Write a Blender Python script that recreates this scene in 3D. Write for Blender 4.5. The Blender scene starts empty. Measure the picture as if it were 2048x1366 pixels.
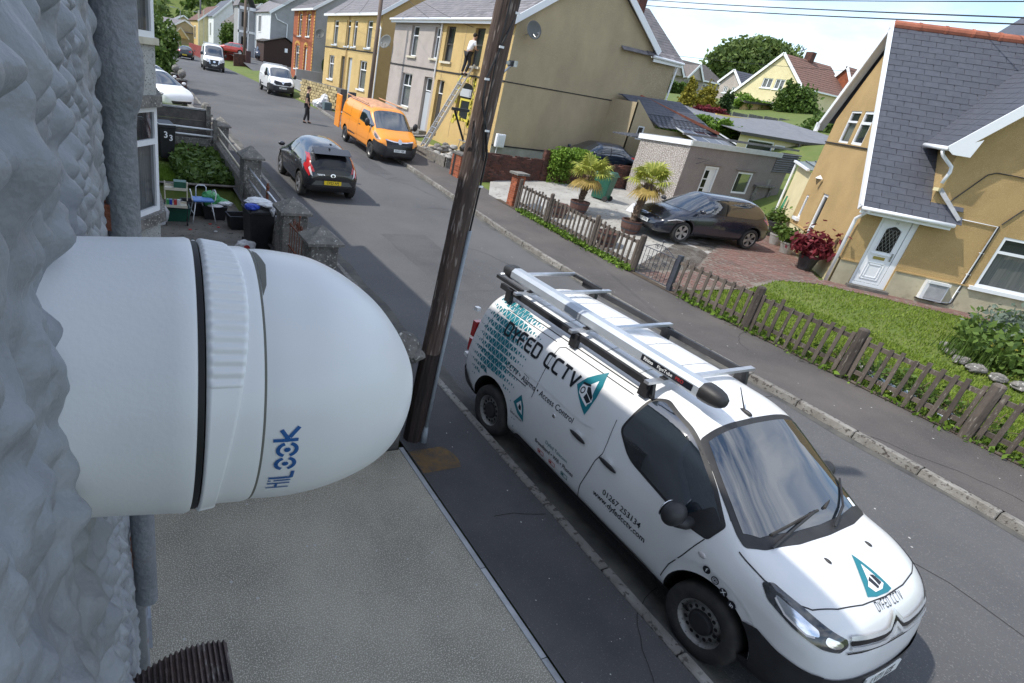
import bpy, bmesh, math, random
import numpy as np
from mathutils import Vector, Matrix
from mathutils.bvhtree import BVHTree
from mathutils.geometry import tessellate_polygon
R=math.radians
random.seed(7)
scn=bpy.context.scene
COL=scn.collection
# ---------------- camera
cam_d=bpy.data.cameras.new('camera'); cam=bpy.data.objects.new('camera',cam_d); COL.objects.link(cam)
cam_d.sensor_fit='HORIZONTAL'; cam_d.sensor_width=36.0; cam_d.lens=1125.7/2048*36
cam_d.shift_x=(1024-807.1)/2048; cam_d.shift_y=-(683-682.1)/2048
cam_d.clip_start=0.02; cam_d.clip_end=1500
cam.matrix_world=Matrix(((0.89738935,0.05641323,-0.43761845,0),
                         (-0.41351081,0.45356687,-0.78948458,0),
                         (0.15395186,0.88943501,0.43035356,4.118),(0,0,0,1)))
scn.camera=cam
# ---------------- world, sun, exposure
SUN_DIR=Vector((-0.58,0.20,0.80)).normalized()
el=math.asin(SUN_DIR.z); az=math.atan2(SUN_DIR.x,SUN_DIR.y)
w=bpy.data.worlds.new('World'); scn.world=w; w.use_nodes=True
nt=w.node_tree; nt.nodes.clear()
def N(nt,t,**k):
    n=nt.nodes.new(t)
    for a,b in k.items(): setattr(n,a,b)
    return n
out=N(nt,'ShaderNodeOutputWorld'); bg=N(nt,'ShaderNodeBackground')
sky=N(nt,'ShaderNodeTexSky',sky_type='NISHITA'); sky.sun_disc=False; sky.sun_elevation=el; sky.sun_rotation=az
sky.air_density=1.0; sky.dust_density=.6; sky.ozone_density=1.6
tc=N(nt,'ShaderNodeTexCoord'); mp=N(nt,'ShaderNodeMapping'); mp.inputs['Scale'].default_value=(1,1,3.2)
n1=N(nt,'ShaderNodeTexNoise'); n1.inputs['Scale'].default_value=2.6; n1.inputs['Detail'].default_value=7; n1.inputs['Roughness'].default_value=.56
cr=N(nt,'ShaderNodeValToRGB'); cr.color_ramp.elements[0].position=.40; cr.color_ramp.elements[1].position=.62
mx=N(nt,'ShaderNodeMixRGB'); mx.inputs[2].default_value=(6.2,6.5,7.0,1)
mul=N(nt,'ShaderNodeMath',operation='MULTIPLY'); mul.inputs[1].default_value=.8
nt.links.new(tc.outputs['Generated'],mp.inputs['Vector']); nt.links.new(mp.outputs[0],n1.inputs['Vector'])
nt.links.new(n1.outputs[0],cr.inputs[0]); nt.links.new(cr.outputs[0],mul.inputs[0]); nt.links.new(mul.outputs[0],mx.inputs[0])
nt.links.new(sky.outputs[0],mx.inputs[1]); nt.links.new(mx.outputs[0],bg.inputs[0]); bg.inputs[1].default_value=0.15
nt.links.new(bg.outputs[0],out.inputs[0])
sl=bpy.data.lights.new('sun','SUN'); sl.energy=2.6; sl.angle=R(.6); sl.color=(1,.95,.87)
so=bpy.data.objects.new('sun',sl); COL.objects.link(so); so.rotation_euler=SUN_DIR.to_track_quat('Z','Y').to_euler()
so.location=(0,0,30)
scn.view_settings.view_transform='Standard'; scn.view_settings.look='None'; scn.view_settings.exposure=0.72; scn.view_settings.gamma=1
scn.view_settings.use_curve_mapping=False
scn.cycles.max_bounces=6; scn.cycles.transparent_max_bounces=12

# ---------------- materials
MATS={}
def mk(name,c,rough=.7,metal=0,c2=None,sc=3,det=5,mixr=(.35,.65),bump=0,bsc=30,bdet=4,c3=None,sc3=40,r3=(.55,.6),coat=0,spec=.5,obj=True,stretch=(1,1,1),emit=None,vor=None,pvar=0):
    """base colour c mottled towards c2 by noise, speckled with c3, bumped"""
    if name in MATS: return MATS[name]
    m=bpy.data.materials.new(name); m.use_nodes=True; nt=m.node_tree; b=nt.nodes['Principled BSDF']
    L=nt.links.new
    b.inputs['Base Color'].default_value=(*c,1); b.inputs['Roughness'].default_value=rough; b.inputs['Metallic'].default_value=metal
    b.inputs['Specular IOR Level'].default_value=spec
    if coat: b.inputs['Coat Weight'].default_value=coat; b.inputs['Coat Roughness'].default_value=.04
    tc=N(nt,'ShaderNodeTexCoord'); mp=N(nt,'ShaderNodeMapping'); mp.inputs['Scale'].default_value=stretch
    L(tc.outputs['Object'],mp.inputs[0])
    vec=mp.outputs[0]
    if pvar:
        oi=N(nt,'ShaderNodeObjectInfo'); va=N(nt,'ShaderNodeVectorMath',operation='MULTIPLY_ADD'); va.inputs[1].default_value=(1,1,1)
        sc_=N(nt,'ShaderNodeMath',operation='MULTIPLY'); sc_.inputs[1].default_value=37.0
        L(oi.outputs['Random'],sc_.inputs[0]); L(vec,va.inputs[0]); L(sc_.outputs[0],va.inputs[2]); vec=va.outputs[0]
    cur=None
    if c2:
        n=N(nt,'ShaderNodeTexNoise'); n.inputs['Scale'].default_value=sc; n.inputs['Detail'].default_value=det; n.inputs['Roughness'].default_value=.6
        L(vec,n.inputs['Vector'])
        r=N(nt,'ShaderNodeValToRGB'); r.color_ramp.elements[0].position=mixr[0]; r.color_ramp.elements[1].position=mixr[1]
        r.color_ramp.elements[0].color=(*c,1); r.color_ramp.elements[1].color=(*c2,1); L(n.outputs[0],r.inputs[0]); cur=r.outputs[0]
    if c3:
        n=N(nt,'ShaderNodeTexNoise'); n.inputs['Scale'].default_value=sc3; n.inputs['Detail'].default_value=3
        L(vec,n.inputs['Vector'])
        r=N(nt,'ShaderNodeValToRGB'); r.color_ramp.elements[0].position=r3[0]; r.color_ramp.elements[1].position=r3[1]; L(n.outputs[0],r.inputs[0])
        x=N(nt,'ShaderNodeMixRGB'); x.inputs[2].default_value=(*c3,1); L(r.outputs[0],x.inputs[0])
        if cur: L(cur,x.inputs[1])
        else: x.inputs[1].default_value=(*c,1)
        cur=x.outputs[0]
    if pvar:
        hs=N(nt,'ShaderNodeHueSaturation'); mr=N(nt,'ShaderNodeMapRange'); mr.inputs[3].default_value=1-pvar; mr.inputs[4].default_value=1+pvar
        L(oi.outputs['Random'],mr.inputs[0]); L(mr.outputs[0],hs.inputs['Value'])
        if cur: L(cur,hs.inputs['Color'])
        else: hs.inputs['Color'].default_value=(*c,1)
        cur=hs.outputs[0]
    if cur: L(cur,b.inputs['Base Color'])
    if bump:
        n=N(nt,'ShaderNodeTexNoise'); n.inputs['Scale'].default_value=bsc; n.inputs['Detail'].default_value=bdet; L(vec,n.inputs['Vector'])
        bp=N(nt,'ShaderNodeBump'); bp.inputs['Strength'].default_value=min(1,bump); bp.inputs['Distance'].default_value=.02*max(1,bump)
        L(n.outputs[0],bp.inputs['Height']); L(bp.outputs[0],b.inputs['Normal'])
    if emit: b.inputs['Emission Color'].default_value=(*emit,1); b.inputs['Emission Strength'].default_value=1
    MATS[name]=m; return m
def glass_mat(name,tint=(.02,.025,.03),alpha=.75):
    """thin window glass: reflective, partly see-through"""
    m=bpy.data.materials.new(name); m.use_nodes=True; nt=m.node_tree; b=nt.nodes['Principled BSDF']
    b.inputs['Base Color'].default_value=(*tint,1); b.inputs['Roughness'].default_value=.03; b.inputs['Specular IOR Level'].default_value=.9
    b.inputs['IOR'].default_value=1.5
    o=nt.nodes['Material Output']; t=N(nt,'ShaderNodeBsdfTransparent'); mxs=N(nt,'ShaderNodeMixShader'); mxs.inputs[0].default_value=alpha
    nt.links.new(t.outputs[0],mxs.inputs[1]); nt.links.new(b.outputs[0],mxs.inputs[2]); nt.links.new(mxs.outputs[0],o.inputs[0])
    MATS[name]=m; return m
M=MATS
glass_mat('window_glass',(.04,.05,.06),.55); glass_mat('car_glass',(.012,.018,.026),1.0); MATS['car_glass'].node_tree.nodes['Principled BSDF'].inputs['IOR'].default_value=1.95; glass_mat('lamp_glass',(.35,.37,.38),.5)
mk('white_upvc',(.80,.82,.84),.35); mk('white_paint',(.76,.78,.80),.45,c2=(.66,.68,.68),sc=2)
mk('black_plastic',(.018,.018,.02),.5,c2=(.03,.03,.032),sc=6,bump=.1,bsc=300); mk('black_gloss',(.008,.008,.01),.15); mk('rubber',(.022,.022,.023),.85,c2=(.045,.042,.038),sc=8)
mk('dark_void',(.004,.004,.004),.9); mk('seam',(.02,.02,.022),.8)
mk('chrome',(.75,.76,.78),.15,1); mk('steel',(.45,.46,.48),.35,1,c2=(.3,.3,.31),sc=20); mk('alu',(.62,.64,.67),.38,.8,c2=(.5,.52,.55),sc=9,bump=.1,bsc=90)
mk('alu_painted',(.48,.52,.57),.4,.35,c2=(.40,.44,.49),sc=3)
mk('asphalt',(.075,.076,.080),.92,c2=(.105,.105,.107),sc=.35,det=8,c3=(.17,.165,.16),sc3=60,r3=(.60,.70),bump=.6,bsc=55)
mk('pavement',(.072,.066,.064),.93,c2=(.112,.100,.093),sc=.6,det=8,c3=(.19,.175,.16),sc3=75,r3=(.62,.72),bump=.6,bsc=70)
mk('pavement_near',(.055,.054,.057),.93,c2=(.088,.084,.085),sc=.8,det=9,c3=(.17,.16,.16),sc3=85,r3=(.62,.72),bump=.7,bsc=80)
mk('kerb_stone',(.16,.148,.13),.9,c2=(.26,.25,.23),sc=4,det=7,c3=(.07,.062,.055),sc3=20,r3=(.55,.65),bump=.5,bsc=60,pvar=.18)
mk('edging',(.30,.31,.32),.9,c2=(.40,.41,.42),sc=5,bump=.3,bsc=60,pvar=.1)
mk('forecourt',(.24,.22,.175),.92,c2=(.38,.35,.28),sc=1.1,det=9,c3=(.62,.58,.49),sc3=100,r3=(.50,.64),bump=.8,bsc=95)
mk('dirty_concrete',(.20,.185,.16),.92,c2=(.12,.11,.095),sc=1.5,det=8,c3=(.05,.05,.04),sc3=8,r3=(.6,.68),bump=.4,bsc=40)
mk('old_concrete',(.23,.215,.195),.93,c2=(.105,.10,.092),sc=5,det=9,c3=(.50,.49,.45),sc3=24,r3=(.60,.66),bump=.8,bsc=28)
mk('cap_concrete',(.24,.225,.20),.93,c2=(.13,.125,.115),sc=6,det=9,c3=(.42,.41,.38),sc3=22,r3=(.62,.68),bump=.7,bsc=40)
mk('dark_concrete',(.085,.08,.075),.93,c2=(.16,.15,.135),sc=4,det=9,bump=.6,bsc=30)
mk('render_ochre',(.50,.345,.155),.93,c2=(.40,.27,.115),sc=.8,det=8,c3=(.62,.45,.22),sc3=75,r3=(.52,.7),bump=1.0,bsc=70)
mk('render_yellow',(.56,.40,.165),.93,c2=(.47,.33,.13),sc=.9,det=8,c3=(.64,.50,.26),sc3=60,r3=(.52,.7),bump=.8,bsc=60)
mk('render_gable',(.47,.375,.235),.93,c2=(.33,.265,.17),sc=.55,det=9,c3=(.50,.44,.30),sc3=50,r3=(.5,.68),bump=1.0,bsc=55,stretch=(1,1,.6))
mk('render_pink_grey',(.42,.37,.34),.93,c2=(.33,.29,.265),sc=1,det=8,c3=(.55,.50,.45),sc3=60,r3=(.5,.68),bump=.8,bsc=60)
mk('render_cream',(.70,.62,.38),.92,c2=(.62,.54,.32),sc=1.5,bump=.3,bsc=60)
mk('pebbledash',(.30,.265,.24),.93,c2=(.22,.19,.17),sc=2,det=8,c3=(.60,.56,.52),sc3=26,r3=(.50,.58),bump=1.0,bsc=30)
mk('plinth_render',(.50,.455,.32),.92,c2=(.36,.325,.225),sc=1.6,det=9,c3=(.22,.19,.13),sc3=3,r3=(.6,.8),bump=.3,bsc=40)
mk('plinth_grey',(.36,.36,.31),.92,c2=(.27,.27,.23),sc=1.6,bump=.3,bsc=40)
mk('cement_grey',(.33,.335,.345),.92,c2=(.26,.265,.27),sc=.8,det=8,bump=.3,bsc=40)
mk('brick_red',(.36,.105,.045),.9,c2=(.26,.075,.035),sc=3,bump=.4,bsc=60,pvar=.3)
mk('brick_dark',(.14,.055,.038),.92,c2=(.06,.035,.03),sc=3,det=6,bump=.6,bsc=40,pvar=.35)
mk('mortar',(.30,.27,.23),.95,bump=.3,bsc=80)
mk('slate',(.062,.067,.086),.6,c2=(.078,.083,.102),sc=6,bump=.15,bsc=40,pvar=.07)
mk('slate_grey',(.13,.125,.135),.75,c2=(.20,.185,.19),sc=3,det=6,bump=.3,bsc=40,pvar=.25)
mk('slate_joint',(.20,.21,.24),.9)
mk('tile_brown',(.19,.10,.075),.85,c2=(.13,.075,.06),sc=4,bump=.3,bsc=30,pvar=.2)
mk('tile_grey',(.15,.13,.12),.85,c2=(.10,.09,.085),sc=4,bump=.3,bsc=30,pvar=.2)
mk('ridge_tile',(.38,.13,.075),.85,c2=(.29,.10,.06),sc=5,bump=.3,bsc=50,pvar=.25)
mk('felt',(.15,.155,.17),.9,c2=(.19,.195,.21),sc=3,bump=.3,bsc=60)
mk('wood_old',(.070,.056,.046),.9,c2=(.125,.102,.085),sc=5,det=7,c3=(.22,.20,.17),sc3=30,r3=(.62,.7),bump=.6,bsc=40,stretch=(1,1,.25),pvar=.22)
mk('wood_fence_grey',(.13,.125,.12),.9,c2=(.20,.19,.18),sc=4,bump=.4,bsc=30,pvar=.2)
mk('iron_dark',(.035,.04,.055),.55,c2=(.06,.065,.08),sc=12)
mk('rust',(.22,.07,.035),.85,c2=(.12,.045,.03),sc=30,bump=.4,bsc=120)
mk('grass_base',(.085,.13,.02),.95,c2=(.13,.155,.035),sc=1.4,det=8,bump=.6,bsc=30)
mk('soil',(.07,.05,.035),.95,c2=(.11,.085,.06),sc=6,bump=.8,bsc=30)
def leafmat(name,c,c2,rough=.6,tr=.25):
    if name in MATS: return MATS[name]
    m=bpy.data.materials.new(name); m.use_nodes=True; nt=m.node_tree; b=nt.nodes['Principled BSDF']; L=nt.links.new
    b.inputs['Roughness'].default_value=rough; b.inputs['Specular IOR Level'].default_value=.3
    g=N(nt,'ShaderNodeNewGeometry'); r=N(nt,'ShaderNodeValToRGB'); r.color_ramp.elements[0].color=(*c,1); r.color_ramp.elements[1].color=(*c2,1)
    L(g.outputs['Random Per Island'],r.inputs[0]); L(r.outputs[0],b.inputs['Base Color'])
    t=N(nt,'ShaderNodeBsdfTranslucent'); L(r.outputs[0],t.inputs[0]); x=N(nt,'ShaderNodeMixShader'); x.inputs[0].default_value=tr
    L(b.outputs[0],x.inputs[1]); L(t.outputs[0],x.inputs[2]); L(x.outputs[0],nt.nodes['Material Output'].inputs[0])
    MATS[name]=m; return m
leafmat('blade',(.12,.19,.02),(.24,.31,.05)); leafmat('leaf_mid',(.05,.095,.018),(.12,.19,.035)); leafmat('leaf_dark',(.02,.045,.012),(.06,.10,.025))
leafmat('leaf_bright',(.08,.15,.015),(.20,.32,.04)); leafmat('leaf_gold',(.16,.15,.02),(.34,.30,.04)); leafmat('leaf_red',(.09,.012,.02),(.22,.03,.04))
leafmat('palm_leaf',(.22,.27,.04),(.46,.46,.10)); leafmat('palm_old',(.30,.22,.06),(.42,.30,.09)); leafmat('leaf_far',(.07,.115,.03),(.16,.22,.06)); leafmat('leaf_grey',(.10,.14,.10),(.2,.24,.2))

# ---------------- mesh builder
class MB:
    def __init__(s): s.v=[]; s.f=[]; s.T=Matrix.Identity(4)
    def add(s,vs,fs):
        k=len(s.v); s.v+=[tuple(s.T@Vector(p)) for p in vs]; s.f+=[tuple(i+k for i in f) for f in fs]; return s
    def box(s,x0,x1,y0,y1,z0,z1):
        return s.add([(x0,y0,z0),(x1,y0,z0),(x1,y1,z0),(x0,y1,z0),(x0,y0,z1),(x1,y0,z1),(x1,y1,z1),(x0,y1,z1)],
              [(3,2,1,0),(4,5,6,7),(0,1,5,4),(1,2,6,5),(2,3,7,6),(3,0,4,7)])
    def cbox(s,c,d): return s.box(c[0]-d[0]/2,c[0]+d[0]/2,c[1]-d[1]/2,c[1]+d[1]/2,c[2]-d[2]/2,c[2]+d[2]/2)
    def prism(s,pts,a,b,axis=2):
        """polygon pts (2d) swept from a to b along axis"""
        n=len(pts)
        def P(p,t): return {2:(p[0],p[1],t),1:(p[0],t,p[1]),0:(t,p[0],p[1])}[axis]
        return s.add([P(p,a) for p in pts]+[P(p,b) for p in pts],[tuple(range(n))[::-1],tuple(range(n,2*n))]+[(i,(i+1)%n,n+(i+1)%n,n+i) for i in range(n)])
    def tube(s,pts,r,n=8,cap=True):
        pts=[Vector(p) for p in pts]; rr=r if isinstance(r,(list,tuple)) else [r]*len(pts); rings=[]
        up=None
        for i,p in enumerate(pts):
            d=(pts[min(i+1,len(pts)-1)]-pts[max(i-1,0)]).normalized()
            if up is None:
                up=Vector((0,0,1)) if abs(d.z)<.9 else Vector((1,0,0))
            a=d.cross(up).normalized(); b=a.cross(d).normalized(); up=b
            rings.append([p+(a*math.cos(t)+b*math.sin(t))*rr[i] for t in [2*math.pi*k/n for k in range(n)]])
        vs=[q for r_ in rings for q in r_]; fs=[]
        for i in range(len(pts)-1):
            for k in range(n): fs.append((i*n+k,i*n+(k+1)%n,(i+1)*n+(k+1)%n,(i+1)*n+k))
        if cap: fs+= [tuple(range(n))[::-1],tuple(range((len(pts)-1)*n,len(pts)*n))]
        return s.add(vs,fs)
    def lathe(s,prof,n=24,axis='z',o=(0,0,0),arc=2*math.pi):
        """prof: (radius, height) list"""
        vs=[];fs=[];k=len(prof); full=abs(arc-2*math.pi)<1e-6; m=n if full else n+1
        for i in range(m):
            t=arc*i/n; c,q=math.cos(t),math.sin(t)
            for r,h in prof:
                p={'z':(r*c,r*q,h),'y':(r*c,h,r*q),'x':(h,r*c,r*q)}[axis]; vs.append((p[0]+o[0],p[1]+o[1],p[2]+o[2]))
        for i in range(n):
            j=(i+1)%m
            for a in range(k-1): fs.append((i*k+a,j*k+a,j*k+a+1,i*k+a+1))
        return s.add(vs,fs)
    def ball(s,c,r,n=12,sq=(1,1,1)):
        pr=[(max(1e-4,math.sin(math.pi*i/n)),-math.cos(math.pi*i/n)) for i in range(n+1)]
        T=s.T; s.T=T@Matrix.Translation(c)@Matrix.Diagonal((r*sq[0],r*sq[1],r*sq[2],1)); s.lathe(pr,n*2); s.T=T; return s
    def mesh(s,name,smooth=False,fix=True):
        me=bpy.data.meshes.new(name); me.from_pydata(s.v,[],s.f); me.update()
        if fix:
            bm=bmesh.new(); bm.from_mesh(me); bmesh.ops.remove_doubles(bm,verts=bm.verts,dist=1e-5) if smooth else None
            bmesh.ops.recalc_face_normals(bm,faces=bm.faces); bm.to_mesh(me); bm.free()
        if smooth: me.polygons.foreach_set('use_smooth',[True]*len(me.polygons))
        return me
def obj(name,mb,mat,parent=None,smooth=False,fix=True,label=None,kind=None):
    me=mb if isinstance(mb,bpy.types.Mesh) else mb.mesh(name,smooth,fix)
    if mat is not None and not me.materials: me.materials.append(MATS[mat] if isinstance(mat,str) else mat)
    o=bpy.data.objects.new(name,me); COL.objects.link(o)
    if parent: o.parent=parent
    if label: o['label']=label
    if kind: o['kind']=kind
    return o
def thing(name,label,cat,loc=(0,0,0),rz=0,group=None):
    o=bpy.data.objects.new(name,None); COL.objects.link(o); o.location=loc; o.rotation_euler=(0,0,rz); o.empty_display_size=.1
    o['label']=label; o['category']=cat
    if group: o['group']=group
    return o
def tag(o,label,cat,group=None,kind=None):
    if label: o['label']=label
    if cat: o['category']=cat
    if group: o['group']=group
    if kind: o['kind']=kind
    return o
def autosmooth(o,ang=35):
    me=o.data; bm=bmesh.new(); bm.from_mesh(me)
    for e in bm.edges: e.smooth = not (len(e.link_faces)==2 and e.calc_face_angle(0)>R(ang))
    for f in bm.faces: f.smooth=True
    bm.to_mesh(me); bm.free(); return o
def bevel(o,wd=.01,seg=2,ang=40):
    me=o.data; bm=bmesh.new(); bm.from_mesh(me)
    es=[e for e in bm.edges if len(e.link_faces)==2 and e.calc_face_angle(0)>R(ang)]
    bmesh.ops.bevel(bm,geom=es,offset=wd,segments=seg,affect='EDGES',profile=.5); bm.to_mesh(me); bm.free(); return o
def copy_tree(o,parent=None):
    c=o.copy(); COL.objects.link(c)
    if parent: c.parent=parent
    for ch in list(o.children): copy_tree(ch,c)
    return c
# terrain of the street: rises gently up the street, verges step up behind the kerbs
def zr(y): return float(np.interp(y,[-50,8,12,16,22,27,31,46,65,100,400],[0,.03,.12,.28,.53,.70,.78,.88,.95,1.0,1.0]))
def zq(x,y):
    if x<12.3: return zr(y)+.10
    t=min(1,(x-12.3)/3.7); z=zr(y)+.12+.35*t
    if x>23: z=max(z,float(np.interp(x,[23,26,30,38,50,60,75,90,150,320],[z,1.6,2.3,4.1,5.1,6.3,7.2,8.3,11,20])))
    return z
def kerb_r(y): return float(np.interp(y,[-60,9,14,20,25,30,38.7,46,80,130,200],[10.12,10.12,10.25,10.62,10.85,11.1,12.1,12.95,15.8,20,26]))
def kerb_l(y): return float(np.interp(y,[-60,0,10,20,27,32,46,65,90,130,200],[4.02,4.04,4.15,4.1,3.95,4.05,4.5,5.6,7.8,12,20]))
# ---------------- vehicles: a lofted body, wheel arches cut out, everything else laid on the body surface
def pchip(xs,ys):
    xs=np.array(xs,float);ys=np.array(ys,float);h=np.diff(xs);d=np.diff(ys)/h;m=np.zeros_like(ys)
    m[0]=d[0];m[-1]=d[-1]
    for i in range(1,len(xs)-1):
        if d[i-1]*d[i]<=0: m[i]=0
        else:
            w1=2*h[i]+h[i-1];w2=h[i]+2*h[i-1]; m[i]=(w1+w2)/(w1/d[i-1]+w2/d[i])
    def f(x):
        x=min(max(x,xs[0]),xs[-1]); i=min(max(np.searchsorted(xs,x)-1,0),len(h)-1); t=(x-xs[i])/h[i]
        return float((2*t**3-3*t**2+1)*ys[i]+(t**3-2*t**2+t)*h[i]*m[i]+(-2*t**3+3*t**2)*ys[i+1]+(t**3-t**2)*h[i]*m[i+1])
    return f
def spow(v,p): return math.copysign(abs(v)**p,v)
class Car:
    def __init__(s,name,label,cat,loc,rz,mat,prof,arches,r_arch,group=None,stations=90,sect=26):
        """prof: dict of (x,value) tables: top, bot, w, belt, n, tum"""
        s.root=thing(name,label,cat,loc,rz,group); s.mat=mat
        F={k:pchip([a for a,b in v],[b for a,b in v]) for k,v in prof.items()}
        x0,x1=prof['top'][0][0],prof['top'][-1][0]
        xs=[x0+(x1-x0)*(.5-.5*math.cos(math.pi*i/stations))*.35+(x1-x0)*(i/stations)*.65 for i in range(stations+1)]
        vs=[];fs=[]
        for x in xs:
            w,zt,zb,be,n,tm=F['w'](x),F['top'](x),F['bot'](x),F['belt'](x),F['n'](x),F['tum'](x)
            be=min(be,zt-.04); be=max(be,zb+.02); ring=[]
            for i in range(sect+1):
                t=math.pi/2*i/sect; sn=math.sin(t)**(2/n); c=math.cos(t)**(2/n)
                if i==sect: c=0;sn=1
                ring.append((w*c*(1-tm*sn),be+(zt-be)*sn))
            lo=[]
            for i in range(1,9):
                t=math.pi/2*i/8; sn=math.sin(t)**(2/7); c=math.cos(t)**(2/7)
                if i==8: c=0
                lo.append((w*c*(1-.03*sn),be-(be-zb)*sn))
            half=lo[::-1]+ring            # bottom centre .. top centre
            full=half+[(-y,z) for y,z in half[-2:0:-1]]
            k=len(full); vs+=[(x,-y,z) for y,z in full]
        for i in range(len(xs)-1):
            for j in range(k): fs.append((i*k+j,i*k+(j+1)%k,(i+1)*k+(j+1)%k,(i+1)*k+j))
        m=len(vs); 
        fs.append(tuple(range(k))[::-1]); fs.append(tuple(range((len(xs)-1)*k,len(xs)*k)))
        me=bpy.data.meshes.new('body'); me.from_pydata(vs,[],fs); bm=bmesh.new(); bm.from_mesh(me)
        bmesh.ops.remove_doubles(bm,verts=bm.verts,dist=1e-5); bmesh.ops.recalc_face_normals(bm,faces=bm.faces); bm.to_mesh(me); 
        s.bvh=BVHTree.FromBMesh(bm); bm.free(); s.F=F
        me.materials.append(MATS[mat]); me.materials.append(MATS['dark_void'])
        body=bpy.data.objects.new('body',me); COL.objects.link(body)
        s.arches=arches; s.r_arch=r_arch
        cut=MB()
        for ax,az in arches:
            for sd in (-1,1):
                W=F['w'](ax); y0,y1=(sd*(W-.34),sd*(W+.2)); 
                if y0>y1: y0,y1=y1,y0
                pts=[(ax+r_arch*math.cos(2*math.pi*i/40),az+r_arch*math.sin(2*math.pi*i/40)) for i in range(40)]
                pts=[(a,b) if b>az else (a,b-.2) for a,b in pts]
                cut.prism(pts,y0,y1,1)
        cm=cut.mesh('cut'); cm.materials.append(MATS['dark_void']); co=bpy.data.objects.new('cut',cm); COL.objects.link(co)
        md=body.modifiers.new('b','BOOLEAN'); md.object=co; md.operation='DIFFERENCE'; md.solver='EXACT'; md.material_mode='TRANSFER'
        dg=bpy.context.evaluated_depsgraph_get(); nm=bpy.data.meshes.new_from_object(body.evaluated_get(dg))
        bpy.data.objects.remove(body); bpy.data.objects.remove(co); 
        s.body=bpy.data.objects.new('body',nm); COL.objects.link(s.body); s.body.parent=s.root; nm.name='body'
        autosmooth(s.body,38)
    # 2-d shapes laid on the body. view: 'R' side (y<0) coords (x,z); 'L'; 'T' top coords (x,y); 'F' front coords (y,z); 'B' back
    def proj(s,p,view,eps):
        if view=='R': o=Vector((p[0],-3,p[1])); d=Vector((0,1,0))
        elif view=='L': o=Vector((p[0],3,p[1])); d=Vector((0,-1,0))
        elif view=='T': o=Vector((p[0],p[1],4)); d=Vector((0,0,-1))
        elif view=='F': o=Vector((8,p[0],p[1])); d=Vector((-1,0,0))
        elif view=='B': o=Vector((-5,p[0],p[1])); d=Vector((1,0,0))
        else:            # corner views: (bearing, 'D'): coords (along, z)
            a=view[0]; d=Vector((-math.cos(a),-math.sin(a),0)); tt=Vector((-math.sin(a),math.cos(a),0)); c=Vector((view[1],0,0)); o=c+tt*p[0]+Vector((0,0,p[1]))-d*8
        h=s.bvh.ray_cast(o,d)
        if h[0] is None:
            h=s.bvh.find_nearest(o+d*(o.length-.5))
        n=h[1]
        if n.dot(d)>0: n=-n
        return h[0]+n*eps
    def drape(s,name,loops,view,mat,eps=.004,parent=None,maxe=.06,thick=0,label=None,mirror=False,smooth=True):
        """loops: outline and holes, or ready triangles given as (verts, faces)"""
        if isinstance(loops,tuple): vs,fs=loops
        else:
            vs=[p for l in loops for p in l]; fs=tessellate_polygon([[Vector((p[0],p[1],0)) for p in l] for l in loops])
        bm=bmesh.new(); bv=[bm.verts.new((p[0],p[1],0)) for p in vs]
        for f in fs:
            try: bm.faces.new([bv[i] for i in f])
            except ValueError: pass
        for it in range(7):
            es=[e for e in bm.edges if e.calc_length()>maxe]
            if not es: break
            bmesh.ops.subdivide_edges(bm,edges=es,cuts=1); bmesh.ops.triangulate(bm,faces=bm.faces)
        views=[view]
        for v in bm.verts: v.co=s.proj((v.co.x,v.co.y),view,eps)
        if thick:
            pass
        bmesh.ops.recalc_face_normals(bm,faces=bm.faces)
        me=bpy.data.meshes.new(name); bm.to_mesh(me); bm.free()
        if smooth: me.polygons.foreach_set('use_smooth',[True]*len(me.polygons))
        return obj(name,me,mat,parent or s.root,label=label)
    def ribbon2(s,pts,wd,closed=False):
        """flat strokes along polylines -> verts, faces"""
        vs=[];fs=[]
        lines=pts if isinstance(pts[0][0],(tuple,list)) else [pts]
        for l in lines:
            l=[Vector((p[0],p[1])) for p in l]
            if closed: l=l+[l[0]]
            for i in range(len(l)-1):
                d=l[i+1]-l[i]; 
                if d.length<1e-6: continue
                n=Vector((-d.y,d.x)).normalized()*wd/2; k=len(vs)
                vs+=[l[i]-n,l[i+1]-n,l[i+1]+n,l[i]+n]; fs.append((k,k+1,k+2,k+3))
            for p in l[1:-1]:
                k=len(vs); m=8; vs+=[p+Vector((math.cos(2*math.pi*j/m),math.sin(2*math.pi*j/m)))*wd/2 for j in range(m)]; fs.append(tuple(range(k,k+m)))
        return [tuple(v) for v in vs],fs
    def line(s,name,pts,view,wd=.008,mat='seam',eps=.003,closed=False,parent=None,maxe=.06):
        return s.drape(name,s.ribbon2(pts,wd,closed),view,mat,eps,parent,maxe)
def rpoly(pts,r=.05,n=4):
    """round the corners of a 2-d polygon"""
    out=[];m=len(pts)
    for i in range(m):
        p=Vector(pts[i]);a=Vector(pts[i-1]);b=Vector(pts[(i+1)%m]); rr=r[i] if isinstance(r,(list,tuple)) else r
        da=(a-p);db=(b-p); q=min(rr,da.length*.45,db.length*.45); A=p+da.normalized()*q;B=p+db.normalized()*q
        for k in range(n+1):
            t=k/n; out.append(tuple((1-t)**2*A+2*t*(1-t)*p+t*t*B))
    return out
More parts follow.
